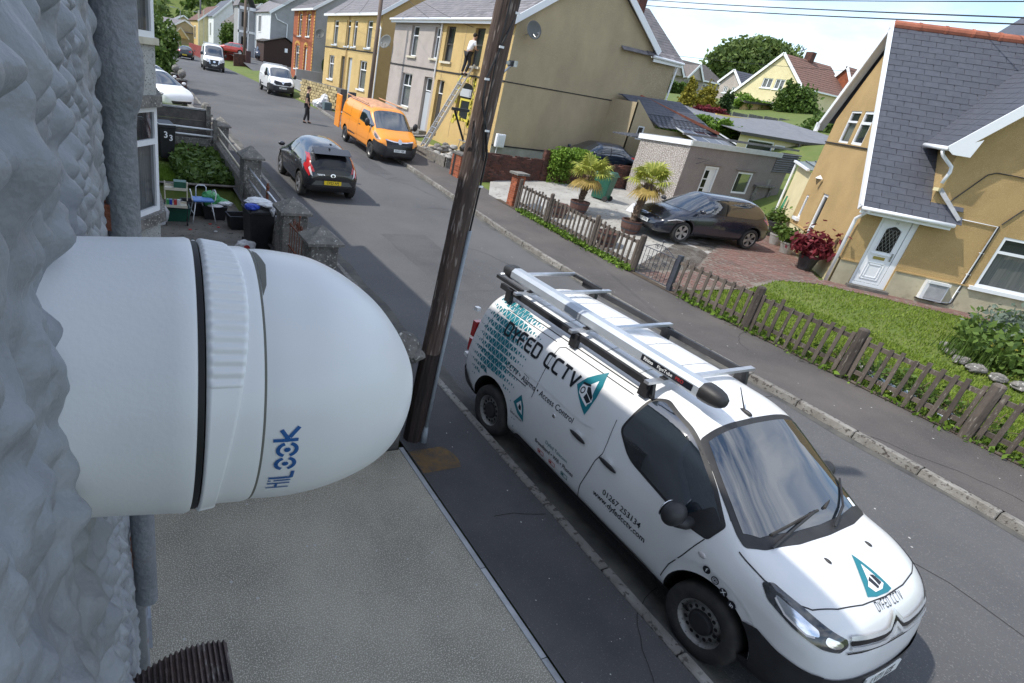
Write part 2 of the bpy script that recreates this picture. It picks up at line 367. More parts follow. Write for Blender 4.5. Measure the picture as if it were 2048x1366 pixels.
def text_tris(txt,size,x,y,align='LEFT',shear=0,sx=1,bold=0,vert=False):
    c=bpy.data.curves.new('t','FONT'); c.body=txt; c.size=size; c.align_x=align; c.offset=bold; c.shear=shear; c.resolution_u=3
    o=bpy.data.objects.new('t',c); COL.objects.link(o); dg=bpy.context.evaluated_depsgraph_get(); dg.update()
    me=bpy.data.meshes.new_from_object(o.evaluated_get(dg)); vs=[(v.co.x*sx+x,v.co.y+y) for v in me.vertices]; fs=[tuple(p.vertices) for p in me.polygons]
    bpy.data.objects.remove(o); bpy.data.curves.remove(c); bpy.data.meshes.remove(me); return vs,fs
def flip_x(t,cx=0):  return [(2*cx-a,b) for a,b in t[0]],t[1]
def flat_text(name,txt,size,mat,parent,mtx,align='CENTER',bold=0,sx=1):
    vs,fs=text_tris(txt,size,0,0,align,bold=bold,sx=sx); mb=MB(); mb.T=mtx; mb.add([(a,b,0) for a,b in vs],fs); return obj(name,mb,mat,parent,fix=False)
def wheel(parent,x,y,r,wd,side,style,rimr=.62,name='wheel'):
    """wheel > tyre, rim, hub; axis along y; side=-1 outside towards -y"""
    t=bpy.data.objects.new(name,None); 
    mb=MB(); h=wd/2; p=[(r*.60,-h*.85),(r*.70,-h),(r*.90,-h),(r*.975,-h*.82),(r,-h*.5),(r,h*.5),(r*.975,h*.82),(r*.9,h),(r*.6,h*.8)]
    mb.lathe(p,40,'y'); 
    w=obj(name,mb,'rubber',parent,smooth=True); autosmooth(w,40); w.location=(x,y,r)
    R1=r*rimr; f=side*h
    if style=='steel':
        pr=[(r*.72,side*h*.98),(R1,f*.86),(R1*.93,f*.45),(R1*.78,f*.30),(R1*.74,f*.52),(R1*.56,f*.62),(R1*.50,f*.5),(R1*.3,f*.5),(1e-4,f*.5)]
        mb=MB(); mb.lathe(pr,40,'y'); rm=obj('rim',mb,'rim_steel',w,smooth=True)
        hb=MB()
        for i in range(14):
            a=2*math.pi*i/14; c=(R1*.66*math.cos(a),f*.60+side*.004,R1*.66*math.sin(a)); hb.T=Matrix.Translation(c)@Matrix.Rotation(math.pi/2,4,'X')
            hb.lathe([(1e-4,0.0),(R1*.082,0.0),(R1*.082,-.001)],10)
        obj('rim_hole',hb,'dark_void',w,kind='stuff')
        mb=MB(); mb.lathe([(R1*.50,f*.5),(R1*.48,f*.78),(R1*.40,f*.84),(1e-4,f*.84)],28,'y'); obj('hub_cap',mb,'black_plastic',w,smooth=False)
    else:
        mb=MB(); mb.lathe([(r*.72,side*h*.98),(R1,f*.88),(R1*.94,f*.6),(R1*.93,-f*.2),(1e-4,-f*.25)],40,'y'); obj('rim',mb,'rim_dark' if style!='plain' else 'rim_alloy',w,smooth=True)
        sp=MB(); ns=5
        for i in range(ns):
            a=2*math.pi*i/ns+.3
            for da in ((-.17,.17) if style=='double' else (0,)):
                sp.T=Matrix.Rotation(a,4,'Y'); ww=.12 if style=='double' else .2
                sp.add([(R1*.12,f*.75,-R1*ww*.8+0*da),(R1*.12,f*.75,R1*ww*.8),(R1*.96*math.cos(da),f*.86,R1*(.96*math.sin(da)+ww)),(R1*.96*math.cos(da),f*.86,R1*(.96*math.sin(da)-ww)),
                        (R1*.12,f*.5,-R1*ww*.8),(R1*.12,f*.5,R1*ww*.8),(R1*.96*math.cos(da),f*.6,R1*(.96*math.sin(da)+ww)),(R1*.96*math.cos(da),f*.6,R1*(.96*math.sin(da)-ww))],
                       [(0,1,2,3),(7,6,5,4),(0,4,5,1),(1,5,6,2),(2,6,7,3),(3,7,4,0)])
        sp.T=Matrix.Identity(4); sp.lathe([(R1*.2,f*.4),(R1*.2,f*.8),(1e-4,f*.82)],16,'y'); sp.lathe([(R1*1.0,f*.80),(R1*1.0,f*.9),(R1*.92,f*.9),(R1*.92,f*.7)],40,'y')
        obj('spoke',sp,'rim_alloy',w)
    return w
mk('rim_steel',(.34,.34,.33),.5,.4,c2=(.22,.21,.20),sc=14,c3=(.12,.11,.1),sc3=40,r3=(.58,.68)); mk('rim_alloy',(.55,.56,.58),.3,.8); mk('rim_dark',(.03,.03,.03),.5)
mk('van_white',(.80,.81,.82),.28,c2=(.74,.745,.74),sc=1.2,det=6,coat=.5); mk('van_white_dirty',(.78,.79,.80),.4,c2=(.66,.655,.63),sc=3.0,det=9,mixr=(.45,.8),c3=(.33,.26,.17),sc3=26,r3=(.72,.80),coat=.2)
mk('van_orange',(.86,.30,.02),.3,c2=(.82,.28,.02),sc=1,coat=.6); mk('paint_black',(.012,.013,.016),.2,coat=.8); mk('paint_navy',(.016,.02,.032),.2,coat=.8)
mk('paint_blueblack',(.02,.03,.055),.2,coat=.8); mk('paint_red',(.45,.04,.03),.3,coat=.5); mk('paint_silver',(.30,.36,.36),.3,.5,coat=.4); mk('paint_orange_roof',(.66,.34,.17),.6,c2=(.36,.19,.11),sc=5,det=8)
mk('bright_trim',(.72,.73,.75),.25,.35); mk('teal',(.006,.17,.215),.4,c2=(.010,.20,.245),sc=3); mk('ink',(.010,.012,.018),.4); mk('ink_teal',(.02,.17,.17),.5); mk('ink_white',(.85,.86,.87),.4)
mk('tail_red',(.42,.012,.015),.15,coat=.8); mk('tail_clear',(.65,.62,.62),.12,coat=.6); mk('plate_yellow',(.85,.60,.02),.4); mk('plate_white',(.80,.82,.80),.4); mk('ink_red',(.45,.03,.03),.5)
mk('headlamp_dark',(.03,.032,.036),.08,.3,coat=1,c2=(.09,.095,.10),sc=14); mk('grey_cladding',(.10,.105,.10),.6)
mk('blue_print',(.010,.10,.33),.45)
def plate(car,txt,x,y,z,front=True,mat='plate_white',ry=0,sc=1.0,yaw=0):
    p=obj('number_plate',MB().cbox((0,0,0),(.012,.52*sc,.111*sc)),mat,car.root); p.location=(x,y,z); p.rotation_euler=(0,ry,yaw)
    sd=1 if front else -1
    mt=Matrix.Translation((sd*.0075,0,-.033*sc))@Matrix(((0,0,sd,0),(sd,0,0,0),(0,1,0,0),(0,0,0,1)))
    flat_text('plate_letters',txt,.108*sc,'ink',p,mt,bold=.0012,sx=.86); return p
def arc2(cx,cz,r,a0,a1,n=14): return [(cx+r*math.cos(R(a0+(a1-a0)*i/n)),cz+r*math.sin(R(a0+(a1-a0)*i/n))) for i in range(n+1)]
def lathe_ell(): pass
# ---------------- the white CCTV company van in the foreground
vp=dict(
 top=[(-.80,1.12),(-.785,1.33),(-.75,1.56),(-.66,1.73),(-.45,1.795),(0,1.81),(1.6,1.82),(2.2,1.81),(2.45,1.775),(2.6,1.705),(2.9,1.53),(3.2,1.34),(3.34,1.262),(3.45,1.235),(3.62,1.205),(3.8,1.145),(3.92,1.085),(4.0,1.03),(4.07,.93),(4.12,.80),(4.155,.62),(4.16,.56)],
 bot=[(-.80,.42),(-.6,.28),(0,.24),(3.3,.22),(3.95,.22),(4.1,.26),(4.16,.34)],
 w=[(-.80,.80),(-.775,.87),(-.68,.92),(-.4,.95),(.4,.96),(2.4,.96),(3.2,.955),(3.5,.945),(3.75,.91),(3.9,.85),(4.0,.77),(4.08,.64),(4.13,.46),(4.15,.32),(4.16,.18)],
 belt=[(-.80,.85),(0,.90),(2.2,.92),(3.0,.94),(3.5,.90),(3.9,.78),(4.16,.5)],
 n=[(-.8,4.5),(0,4.6),(2.2,4.4),(2.7,4.2),(3.2,3.8),(3.6,3.4),(4.0,3.0),(4.16,2.4)],
 tum=[(-.8,.14),(0,.15),(2.2,.16),(2.8,.16),(3.2,.12),(3.6,.05),(4.16,.05)])
cv=Car('company_van','white delivery van with teal triangle pattern and DYFED CCTV lettering parked at the near kerb','van',(5.067,4.925,0),R(270.53-360),'van_white',vp,[(0,.40),(3.275,.38)],.405,stations=130,sect=34)
T=cv.root
for x in (0,3.275):
    for s_ in (-1,1): wheel(T,x,s_*.825,.335,.215,s_,'steel')
cv.drape('sill_trim',[rpoly([(.52,.34),(.62,.42),(2.72,.37),(2.86,.24),(2.70,.22),(.60,.24)],.04)],'R','black_plastic',.012)
cv.drape('sill_trim',[rpoly([(.52,.34),(.62,.42),(2.72,.37),(2.86,.24),(2.70,.22),(.60,.24)],.04)],'L','black_plastic',.012)
side_win=rpoly([(1.90,1.36),(1.965,1.70),(2.05,1.735),(2.45,1.66),(2.80,1.42),(3.06,1.21),(3.02,1.08),(2.86,1.06),(2.12,1.19)],[.06,.06,.05,.12,.1,.03,.03,.05,.10])
for sd in 'RL':
    cv.drape('side_window_seal',[rpoly([(1.875,1.35),(1.94,1.715),(2.05,1.76),(2.46,1.685),(2.82,1.44),(3.09,1.22),(3.04,1.055),(2.86,1.035),(2.10,1.165)],[.06,.06,.05,.12,.1,.03,.03,.05,.10])],sd,'black_plastic',.003)
    cv.drape('side_window',[side_win],sd,'car_glass',.006)
    cv.line('door_gap',[(1.835,1.02),(1.80,.92),(1.765,.75),(1.72,.55),(1.72,.28)],sd,.009)
    cv.line('door_gap',[(1.80,1.40),(1.83,1.15),(1.84,1.02)],sd,.006)
    cv.line('door_gap',[(3.02,1.05),(2.93,.78),(2.86,.6),(2.83,.42)],sd,.009)
    cv.line('door_gap',[(.70,.98),(.72,1.62),(.78,1.655),(1.78,1.66)],sd,.007)
    cv.line('roof_gutter_line',[(-.55,1.67),(.3,1.70),(1.8,1.71),(2.2,1.69),(2.5,1.62),(2.8,1.47),(3.08,1.27)],sd,.008,eps=.002)
    cv.line('load_panel_crease',[(-.35,1.0),(-.46,1.12),(-.52,1.3),(-.40,1.58),(-.28,1.63),(.64,1.65)],sd,.006)
    cv.line('slide_door_rail',[(-.52,1.03),(.55,1.035)],sd,.010,'seam')
    cv.line('slide_door_rail',[(.55,1.035),(.55,1.14),(.45,1.15)],sd,.005,'seam')
    cv.line('body_highlight_rib',[(-.1,1.17),(.72,1.18),(1.5,1.155),(1.62,1.185)],sd,.014,'van_white',.008)
    cv.line('fender_arch_rib',arc2(3.275,.38,.50,20,160),sd,.012,'van_white',.010)
    sy=-1 if sd=='R' else 1
    for hx,hz in ((1.50,1.0),(1.95,.985)):
        yb=cv.proj((hx,hz),sd,0).y
        b=obj('door_handle',MB().ball((0,0,0),.12,10,(1,.12,.22)),'black_plastic',T,smooth=True); b.location=(hx,yb+sy*.018,hz); b.rotation_euler=(0,R(3),0)
        c=obj('handle_cup',MB().ball((0,0,0),.055,10,(1,.08,.75)),'van_white',b,smooth=True); c.location=(-.01,sy*-.006,.02)
    f=obj('fuel_lock',MB().ball((0,0,0),.026,8,(1,.3,1)),'chrome',T,smooth=True); f.location=(1.10,cv.proj((1.1,.985),sd,0).y,.985)
    f=obj('side_repeater',MB().ball((0,0,0),.03,8,(1.2,.25,.8)),'tail_clear',T,smooth=True); f.location=(3.07,cv.proj((3.07,.93),sd,0).y,.93)
    # mirror
    m=obj('door_mirror',MB().ball((0,0,0),.14,14,(.62,.85,.78)),'black_plastic',T,smooth=True); m.location=(2.80,sy*1.105,1.17)
    a=obj('mirror_arm',MB().tube([(2.86,sy*.87,1.09),(2.84,sy*.97,1.06),(2.82,sy*1.06,1.09)],[.06,.05,.05],10),'black_plastic',m,smooth=True); a.matrix_parent_inverse=Matrix.Translation(m.location).inverted()
    g=obj('mirror_glass',MB().ball((0,0,0),.115,12,(.12,.8,.75)),'chrome',m,smooth=True); g.location=(-.075,0,0)
    q=cv.drape('mirror_triangle',[rpoly([(2.80,1.12),(2.93,1.30),(3.07,1.2),(3.03,1.07),(2.86,1.04)],.03)],sd,'black_plastic',.009)
# windscreen, cowl
sy0=.80
scr=[(2.56,-.64),(2.545,-.3),(2.54,0),(2.545,.3),(2.56,.64),(2.75,.69),(3.0,.745),(3.19,.79),(3.27,.70),(3.33,.35),(3.345,0),(3.33,-.35),(3.27,-.70),(3.19,-.79),(3.0,-.745),(2.75,-.69)]
cv.drape('windscreen_seal',[rpoly([(2.51,-.69),(2.495,-.3),(2.49,0),(2.495,.3),(2.51,.69),(2.75,.735),(3.0,.79),(3.18,.83),(3.27,.835),(3.36,.72),(3.425,.4),(3.44,0),(3.425,-.4),(3.36,-.72),(3.27,-.835),(3.18,-.83),(3.0,-.79),(2.75,-.735)],.03)],'T','black_plastic',.003)
cv.drape('windscreen',[scr],'T','car_glass',.007)
for pts in ([(3.37,-.68),(3.31,-.35),(3.25,.02)],[(3.40,.10),(3.27,.42),(3.06,.70)]):
    q=[cv.proj(p,'T',.03) for p in pts]; obj('wiper',MB().tube(q,.010,6),'black_plastic',T); 
    q=[cv.proj(p,'T',.018) for p in [(pts[1][0]-.02,pts[1][1]-.25),(pts[2][0],pts[2][1]+.05)]]; obj('wiper_blade',MB().tube(q,.012,5),'rubber',T)
cv.drape('sticker',[[(3.22,.60),(3.29,.61),(3.285,.67),(3.215,.66)]],'T','ink_white',.010)
# bonnet lines
cv.line('bonnet_gap',[(3.26,-.87),(3.5,-.875),(3.70,-.84)],'T',.007); cv.line('bonnet_gap',[(3.26,.87),(3.5,.875),(3.70,.84)],'T',.007)
cv.line('bonnet_gap',[(3.70,-.84),(3.80,-.74),(3.87,-.55),(3.915,-.3),(3.93,0),(3.915,.3),(3.87,.55),(3.80,.74),(3.70,.84)],'T',.008)
for y in (-.30,.30): 
    o=obj('washer_jet',MB().ball((0,0,0),.022,8,(1.4,.7,.5)),'black_plastic',T,smooth=True); o.location=cv.proj((3.60,y),'T',.004)
# headlights (seen from the front corners)
for s_ in (-1,1):
    V=(R(38*s_),3.2)
    g=lambda pts:[(-a*s_,b) for a,b in pts]
    hl=rpoly(g([(-.52,1.07),(-.45,1.105),(-.28,1.065),(-.08,.99),(.05,.945),(.07,.90),(.01,.855),(-.12,.865),(-.32,.925),(-.48,1.0)]),.02)
    h=cv.drape('headlight',[hl],V,'headlamp_dark',.006,maxe=.04)
    cv.drape('reflector',[rpoly(g([(-.44,1.06),(-.30,1.025),(-.17,.975),(-.16,.94),(-.24,.93),(-.36,.965),(-.44,1.02)]),.02)],V,'chrome',.009,parent=h,maxe=.04)
    cv.drape('reflector',[rpoly(g([(-.11,.955),(.0,.93),(.03,.905),(.0,.885),(-.08,.89),(-.12,.92)]),.02)],V,'chrome',.009,parent=h,maxe=.04)
    cv.line('day_lamp',g([(-.44,1.04),(-.38,.98),(-.24,.925),(-.19,.93)]),V,.012,'tail_clear',.012,parent=h)
# chevron bars and badge
z0=.70
for z,amp in ((.945,.075),(.875,.075)):
    pts=[(-.55,z+.01),(-.35,z-.004),(-.17,z-.012),(-.10,z-.005),(0,z+amp),(.10,z-.005),(.17,z-.012),(.35,z-.004),(.55,z+.01)]
    cv.line('grille_chrome_bar',pts,'F',.026,'bright_trim',.018,maxe=.04)
cv.line('grille_slot',[(-.55,.918),(-.17,.898),(-.08,.915),(0,.985),(.08,.915),(.17,.898),(.55,.918)],'F',.030,'black_gloss',.010,maxe=.04)
cv.line('grille_slot',[(-.58,.85),(-.15,.838),(.15,.838),(.58,.85)],'F',.012,'black_gloss',.010,maxe=.04)
# lower black bumper
lb=[(-.84,.655),(-.6,.62),(-.3,.60),(0,.595),(.3,.60),(.6,.62),(.84,.655),(.90,.4),(.88,.2),(-.88,.2),(-.90,.4)]
cv.drape('lower_bumper',[lb],'F','black_plastic',.014,maxe=.05)
cv.drape('lower_bumper',[arc2(3.275,.38,.412,52,-24,10)+[(4.04,.2),(4.05,.645),(3.95,.66),(3.80,.69),(3.64,.745)]],'R','black_plastic',.016)
cv.drape('lower_bumper',[arc2(3.275,.38,.412,52,-24,10)+[(4.04,.2),(4.05,.645),(3.95,.66),(3.80,.69),(3.64,.745)]],'L','black_plastic',.016)
for z in (.28,.32): obj('bumper_grille_bar',MB().cbox((4.13,0,z),(.05,.62,.018)),'black_plastic',T)
plate(cv,'LV71 JZE',4.178,0,.50,True,'plate_white',R(-4))
# rear bumper and lights
cv.drape('rear_bumper',[rpoly([(-.83,.62),(-.62,.56),(-.45,.42),(-.42,.28),(-.83,.28)],.05)],'R','black_plastic',.018)
cv.drape('rear_bumper',[rpoly([(-.83,.62),(-.62,.56),(-.45,.42),(-.42,.28),(-.83,.28)],.05)],'L','black_plastic',.018)
for s_ in (-1,1):
    for z0_,z1_ in ((.80,.98),(1.02,1.24)): obj('tail_light',MB().box(-.835,-.76,s_*.80-.06,s_*.80+.06,z0_,z1_),'tail_red',T)
    for z in (.74,1.42): obj('rear_hinge',MB().cbox((-.80,s_*.86,z),(.07,.06,.05)),'van_white',T)
# ---- print on the sides
def tri_pattern():
    vs=[];fs=[]; p=.092; q=.094
    for i in range(-1,17):
        for j in range(0,19):
            for sg in (-1,1):
                cx=-.70+i*p+sg*p*.25; cz=.36+j*q
                if sg*(1 if j%2 else -1)>0: up=1
                else: up=-1
                c0=-.10 if cz>.8 else -.10+(.8-cz)*.75
                d=abs(cx-c0)/(.50 if cx>c0 else .62); dz=max(0,abs(cz-1.25)-.30)/1.0
                k=min(1,max(0,1.22-d*1.0-dz*.40+random.uniform(-.08,.08)))
                if cz>1.76 or cx<-.70 or k<.2: continue
                if cx**2+(cz-.38)**2<.49**2: continue
                if cx<-.58: k*=.5
                s2=p*.5*k*1.0; a=len(vs); h=q*.5*k*.93
                vs+=[(cx-s2*.80,cz-up*h*.94),(cx+s2*.80,cz-up*h*.94),(cx,cz+up*h*.94)]; fs.append((a,a+1,a+2))
    return vs,fs
tp=tri_pattern()
def stroke_letters(word,x,z,h,wd,gap):
    """rounded techno capitals as strokes"""
    L=[]; r=h*.22
    def arc(cx,cz,a0,a1,rr=r,n=5): return [(cx+rr*math.cos(R(a0+(a1-a0)*i/n)),cz+rr*math.sin(R(a0+(a1-a0)*i/n))) for i in range(n+1)]
    for ch in word:
        w=h*.72
        if ch=='D': L.append([(x,z),(x+w-r,z)]+arc(x+w-r,z+r,-90,0)+arc(x+w-r,z+h-r,0,90)+[(x,z+h),(x,z)])
        elif ch=='Y': L.append([(x,z+h),(x+w*.5,z+h*.42),(x+w,z+h)]); L.append([(x+w*.5,z+h*.42),(x+w*.5,z)])
        elif ch=='F': L.append([(x,z),(x,z+h-r)]+arc(x+r,z+h-r,180,90)+[(x+w,z+h)]); L.append([(x,z+h*.48),(x+w*.86,z+h*.48)])
        elif ch=='E': L.append([(x+w,z)]+arc(x+r,z+r,270,180)+arc(x+r,z+h-r,180,90)+[(x+w,z+h)]); L.append([(x,z+h*.5),(x+w*.86,z+h*.5)])
        elif ch=='C': L.append([(x+w,z),(x+r,z)]+arc(x+r,z+r,270,180)+arc(x+r,z+h-r,180,90)+[(x+w,z+h)])
        elif ch=='T': L.append([(x,z+h),(x+w,z+h)]); L.append([(x+w*.5,z+h),(x+w*.5,z)])
        elif ch=='V': L.append([(x,z+h),(x+w*.5,z),(x+w,z+h)])
        else: x-=w*.45
        x+=w+gap
    return L
def logo_shape(cx,cz,s):
    """teal triangle badge with the camera symbol; returns list of (loops,material,eps)"""
    P=lambda l:[(cx+a*s,cz+b*s) for a,b in l]
    tri=P([(.30,1.0),(.50,.55),(.55,.12),(.50,-.42),(.44,-.72),(.12,-.52),(-.25,-.22),(-.52,.06),(-.28,.48),(0,.75)])
    wt=P([(.24,.62),(.36,.0),(.34,-.42),(-.10,-.12),(-.22,.05)])
    cam_o=P([(-.28,.20),(.02,.34),(.42,.02),(.46,-.14),(.30,-.40),(.02,-.28),(-.24,-.14),(-.30,.02)])
    bodyk=P([(-.02,.24),(.10,.28),(.40,.02),(.42,-.12),(.06,.06)]); b2=P([(.08,.02),(.42,-.16),(.30,-.30),(.04,-.18)])
    ring=[P([( -.14+.11*math.cos(t),.03+.14*math.sin(t)) for t in [2*math.pi*i/14 for i in range(14)]]),P([( -.14+.07*math.cos(t),.03+.09*math.sin(t)) for t in [2*math.pi*i/14 for i in range(14)]])]
    top=P([(-.30,.24),(-.28,.30),(.06,.36),(.10,.30),(-.12,.24)])
    return [([tri],'teal',.004),([wt],'ink_white',.0055),([cam_o],'ink_white',.0065),([bodyk],'ink',.0078),([b2],'ink',.0078),(ring,'ink',.0085),([top],'ink',.0078)]
for sd in 'RL':
    mr=(lambda t:t) if sd=='R' else (lambda t:flip_x(t,.0))
    pv=tp
    cv.drape('triangle_print',pv,sd,'teal',.0035)['kind']='stuff'
    def put(name,t,mat,eps=.005,cx=.5):
        if sd=='L': t=flip_x(t,cx)
        cv.drape(name,t,sd,mat,eps,maxe=.05)['kind']='stuff'
    put('company_name',cv.ribbon2(stroke_letters('DYFED CCTV',-.14,1.385,.145,.03,.036),.030),'ink')
    put('services_text',text_tris('CCTV • Alarms • Access Control',.098,.12,1.062,sx=.93,bold=.0005),'ink')
    if sd=='R':
        for l,m,e in logo_shape(1.33,1.42,.27): cv.drape('camera_badge',l,sd,m,e)
        for l,m,e in [([[(.55,.92),(.63,.80),(.68,.62),(.55,.66),(.44,.76)]],'teal',.005),([[(.565,.85),(.61,.77),(.635,.69),(.56,.715),(.50,.77)]],'ink_white',.0065),
                      ([[(.555,.80),(.59,.78),(.60,.735),(.57,.725),(.545,.745)]],'ink',.0075)]: cv.drape('telecom_badge',l,sd,m,e)
    put('telecom_text',text_tris('dyfed telecom',.040,.42,.60,bold=.0005),'ink')
    put('telecom_heading',text_tris('Dyfed Telecom',.060,1.10,.625),'ink_teal',cx=1.3)
    put('broadband_text',text_tris('Broadband • Wifi • Phones',.069,.94,.535,sx=.88,bold=.0004),'ink',cx=1.3)
    for x,mt in ((1.02,'ink_red'),(1.22,'ink_red'),(1.43,'ink_teal')):
        cv.line('accreditation_mark',[(x,.49),(x+.10,.49),(x+.10,.445),(x,.445),(x,.49)],sd,.006,mt,.005); cv.drape('accreditation_mark',[[(x+.01,.455),(x+.045,.455),(x+.045,.48),(x+.01,.48)]],sd,mt,.005)
    put('phone_number',text_tris('01267 253134',.090,2.00,.665,bold=.0008,sx=.95),'ink',cx=2.3)
    put('web_address',text_tris('www.dyfedcctv.com',.090,1.90,.575,bold=.0008,sx=.93),'ink',cx=2.3)
    # social media discs above the front arch
    for i,(a,sym) in enumerate(((112,'f'),(96,'o'),(80,'X'),(64,'in'))):
        cx,cz=[(3.155,.855),(3.245,.83),(3.335,.795),(3.425,.755)][i]
        cv.drape('social_disc',[[(cx+.034*math.cos(t),cz+.034*math.sin(t)) for t in [2*math.pi*k/18 for k in range(18)]]],sd,'ink',.012,maxe=.03)
        if sym=='o':
            cv.line('social_mark',[(cx+.012*math.cos(t),cz+.012*math.sin(t)) for t in [2*math.pi*k/10 for k in range(11)]],sd,.004,'ink_white',.014)
            cv.line('social_mark',[(cx+.022*math.cos(t),cz+.022*math.sin(t)) for t in [2*math.pi*k/12 for k in range(13)]],sd,.004,'ink_white',.014)
        else: put('social_mark',text_tris(sym,.055 if sym!='in' else .045,cx,cz-.018,align='CENTER',bold=.001),'ink_white',.014,cx=cx)
# bonnet badge and lettering: y grows to the picture's left-right from the front; reads from in front of the van
def from_front(t): return [(p[1],p[0]) for p in t[0]],t[1]
def bt(l): # badge sheared to the bonnet: u across, v up
    return [(3.62+(1-v)*.275,-.20+u*.33+v*.185*(1)) for u,v in l]
for l,m,e in [([[(3.62,.0),(3.76,.07),(3.905,.13),(3.915,.06),(3.91,-.10),(3.89,-.20),(3.76,-.11)]],'teal',.005),
              ([[(3.70,.0),(3.80,.045),(3.82,-.08)]],'ink_white',.0065),
              ([[(3.775,-.02),(3.79,.03),(3.86,.075),(3.885,.02),(3.885,-.08),(3.84,-.12)]],'ink_white',.0075),
              ([[(3.78,-.01),(3.79,.03),(3.85,.06),(3.86,.01)]],'ink',.009),([[(3.79,-.03),(3.865,.0),(3.875,-.03),(3.81,-.07)]],'ink',.009)]: cv.drape('bonnet_badge',l,'T',m,e)
t=cv.ribbon2(stroke_letters('DYFED CCTV',-.21,1.043,.034,.01,.015),.005); cv.drape('bonnet_lettering',([(a+.04,b) for a,b in t[0]],t[1]),'F','ink',.005,maxe=.04)
# ---- roof rack, bars and pipe tube
rk=T
for s_ in (-1,1):
    obj('rack_side_rail',MB().box(-.62,1.92,s_*.70-.022,s_*.70+.022,1.795,1.86),'black_plastic',rk)
    for x in (-.40,.85,1.86): obj('rack_foot',MB().box(x-.05,x+.05,s_*.72-.03,s_*.72+.03,1.70,1.86),'black_plastic',rk)
    obj('rack_deflector',MB().prism([(1.86,1.76),(1.96,1.72),(1.92,1.865),(1.82,1.865)],s_*.70-.02,s_*.70+.02,1),'black_plastic',rk)
for x in (-.22,.82,1.90): obj('rack_crossbar',MB().box(x-.028,x+.028,-.80,.80,1.862,1.892),'alu',rk)
obj('rear_roller',MB().tube([(-.80,-.62,1.90),(-.80,.66,1.90)],.028,12),'alu',rk,smooth=True)
for s_ in (-1,1): obj('roller_arm',MB().box(-.80,-.25,s_*.66-.02,s_*.66+.02,1.87,1.91),'black_plastic',rk)
# pipe tube: hexagonal aluminium box section with black end caps
tb=thing('pipe_carrier','long grey pipe tube with black end caps strapped along the van roof rack','pipe tube',(0,0,0)); tb.parent=None
tb.matrix_world=Matrix.Translation((5.067,4.925,0))@Matrix.Rotation(R(-89.47),4,'Z')
hexp=[(-.085,-.03),(-.085,.045),(-.045,.085),(.045,.085),(.085,.045),(.085,-.03),(.05,-.065),(-.05,-.065)]
tbz=1.965; ty=-.50
obj('tube_body',MB().prism([(ty+a,tbz+b) for a,b in hexp],-.64,2.26,0),'alu_painted',tb)
for x0,sg in ((2.26,1),(-.64,-1)):
    mb=MB(); L_=[(0,1.06),(.05,1.08),(.12,1.02),(.18,.86),(.215,.6),(.225,.25)]; k=len(hexp)
    vs=[(x0+sg*dx,ty+a*sc_,tbz+b*sc_) for dx,sc_ in L_ for a,b in hexp]; fs=[(i*k+j,i*k+(j+1)%k,(i+1)*k+(j+1)%k,(i+1)*k+j) for i in range(len(L_)-1) for j in range(k)]+[tuple(range((len(L_)-1)*k,len(L_)*k)),tuple(range(k))]
    o=obj('end_cap',mb.add(vs,fs),'black_plastic',tb); autosmooth(o,50)
lab=obj('tube_label',MB().box(1.60,2.20,ty-.0885,ty-.086,tbz-.025,tbz+.035),'ink',tb)
flat_text('label_text','Rhino',.05,'ink_white',lab,Matrix.Translation((1.69,ty-.0900,tbz-.010))@Matrix.Rotation(R(90),4,'X'),bold=.001)
flat_text('label_text','PipeTube',.048,'ink_white',lab,Matrix.Translation((1.89,ty-.0900,tbz-.010))@Matrix.Rotation(R(90),4,'X'))
flat_text('label_text','PRO',.048,'ink_red',lab,Matrix.Translation((2.06,ty-.0900,tbz-.010))@Matrix.Rotation(R(90),4,'X'))
for x in (-.22,.82,1.90): obj('tube_clamp',MB().box(x-.03,x+.03,ty-.10,ty+.10,1.893,1.905),'black_plastic',tb)
# roof ribs and aerial
for y in (-.45,-.22,0,.22,.45): cv.line('roof_rib',[(-.55,y),(1.75,y)],'T',.012,'van_white_dirty',.008)
for x in (.0,.45,1.15,1.62): cv.line('roof_seam',[(x,-.62),(x,.62)],'T',.010,'edging',.006)
cv.drape('roof_dirt',[rpoly([(-.6,-.60),(1.95,-.60),(1.95,.60),(-.6,.60)],.05)],'T','van_white_dirty',.002)
an=obj('aerial',MB().tube([(2.42,-.02,1.78),(2.29,-.02,1.97)],[.008,.004],6),'black_plastic',T); obj('aerial_base',MB().ball((2.43,-.02,1.785),.05,8,(1.3,.45,.5)),'black_plastic',an,smooth=True)
# ---------------- ground
def strip(name,xl,xr,ys,mat,dz=lambda x,y:0,nx=1,kind='structure',zf=None):
    vs=[];fs=[]
    for y in ys:
        a,b=xl(y),xr(y)
        for i in range(nx+1):
            x=a+(b-a)*i/nx; vs.append((x,y,(zf or (lambda x,y:zr(y)))(x,y)+dz(x,y)))
    k=nx+1
    for i in range(len(ys)-1):
        for j in range(nx): fs.append((i*k+j,i*k+j+1,(i+1)*k+j+1,(i+1)*k+j))
    mb=MB().add(vs,fs); o=obj(name,mb,mat,kind=kind,smooth=True,fix=False); return o
YS=[-60,-20,-8,0,4,8,10,12,14,16,19,22,25,27,29,31,35,40,46,52,58,65,80,100,130,160,200]
def terrain_grid(name,xs,ys,f,mat):
    P=np.array([[(x,y,f(x,y)) for x in xs] for y in ys]).transpose(1,0,2); o=grid_mesh0(name,P,mat); o['kind']='structure'; return o
def grid_mesh0(name,P,mat):
    a,b=P.shape[:2]; fs=[(i*b+j,(i+1)*b+j,(i+1)*b+j+1,i*b+j+1) for i in range(a-1) for j in range(b-1)]
    return obj(name,MB().add([tuple(p) for p in P.reshape(-1,3)],fs),mat,smooth=True)
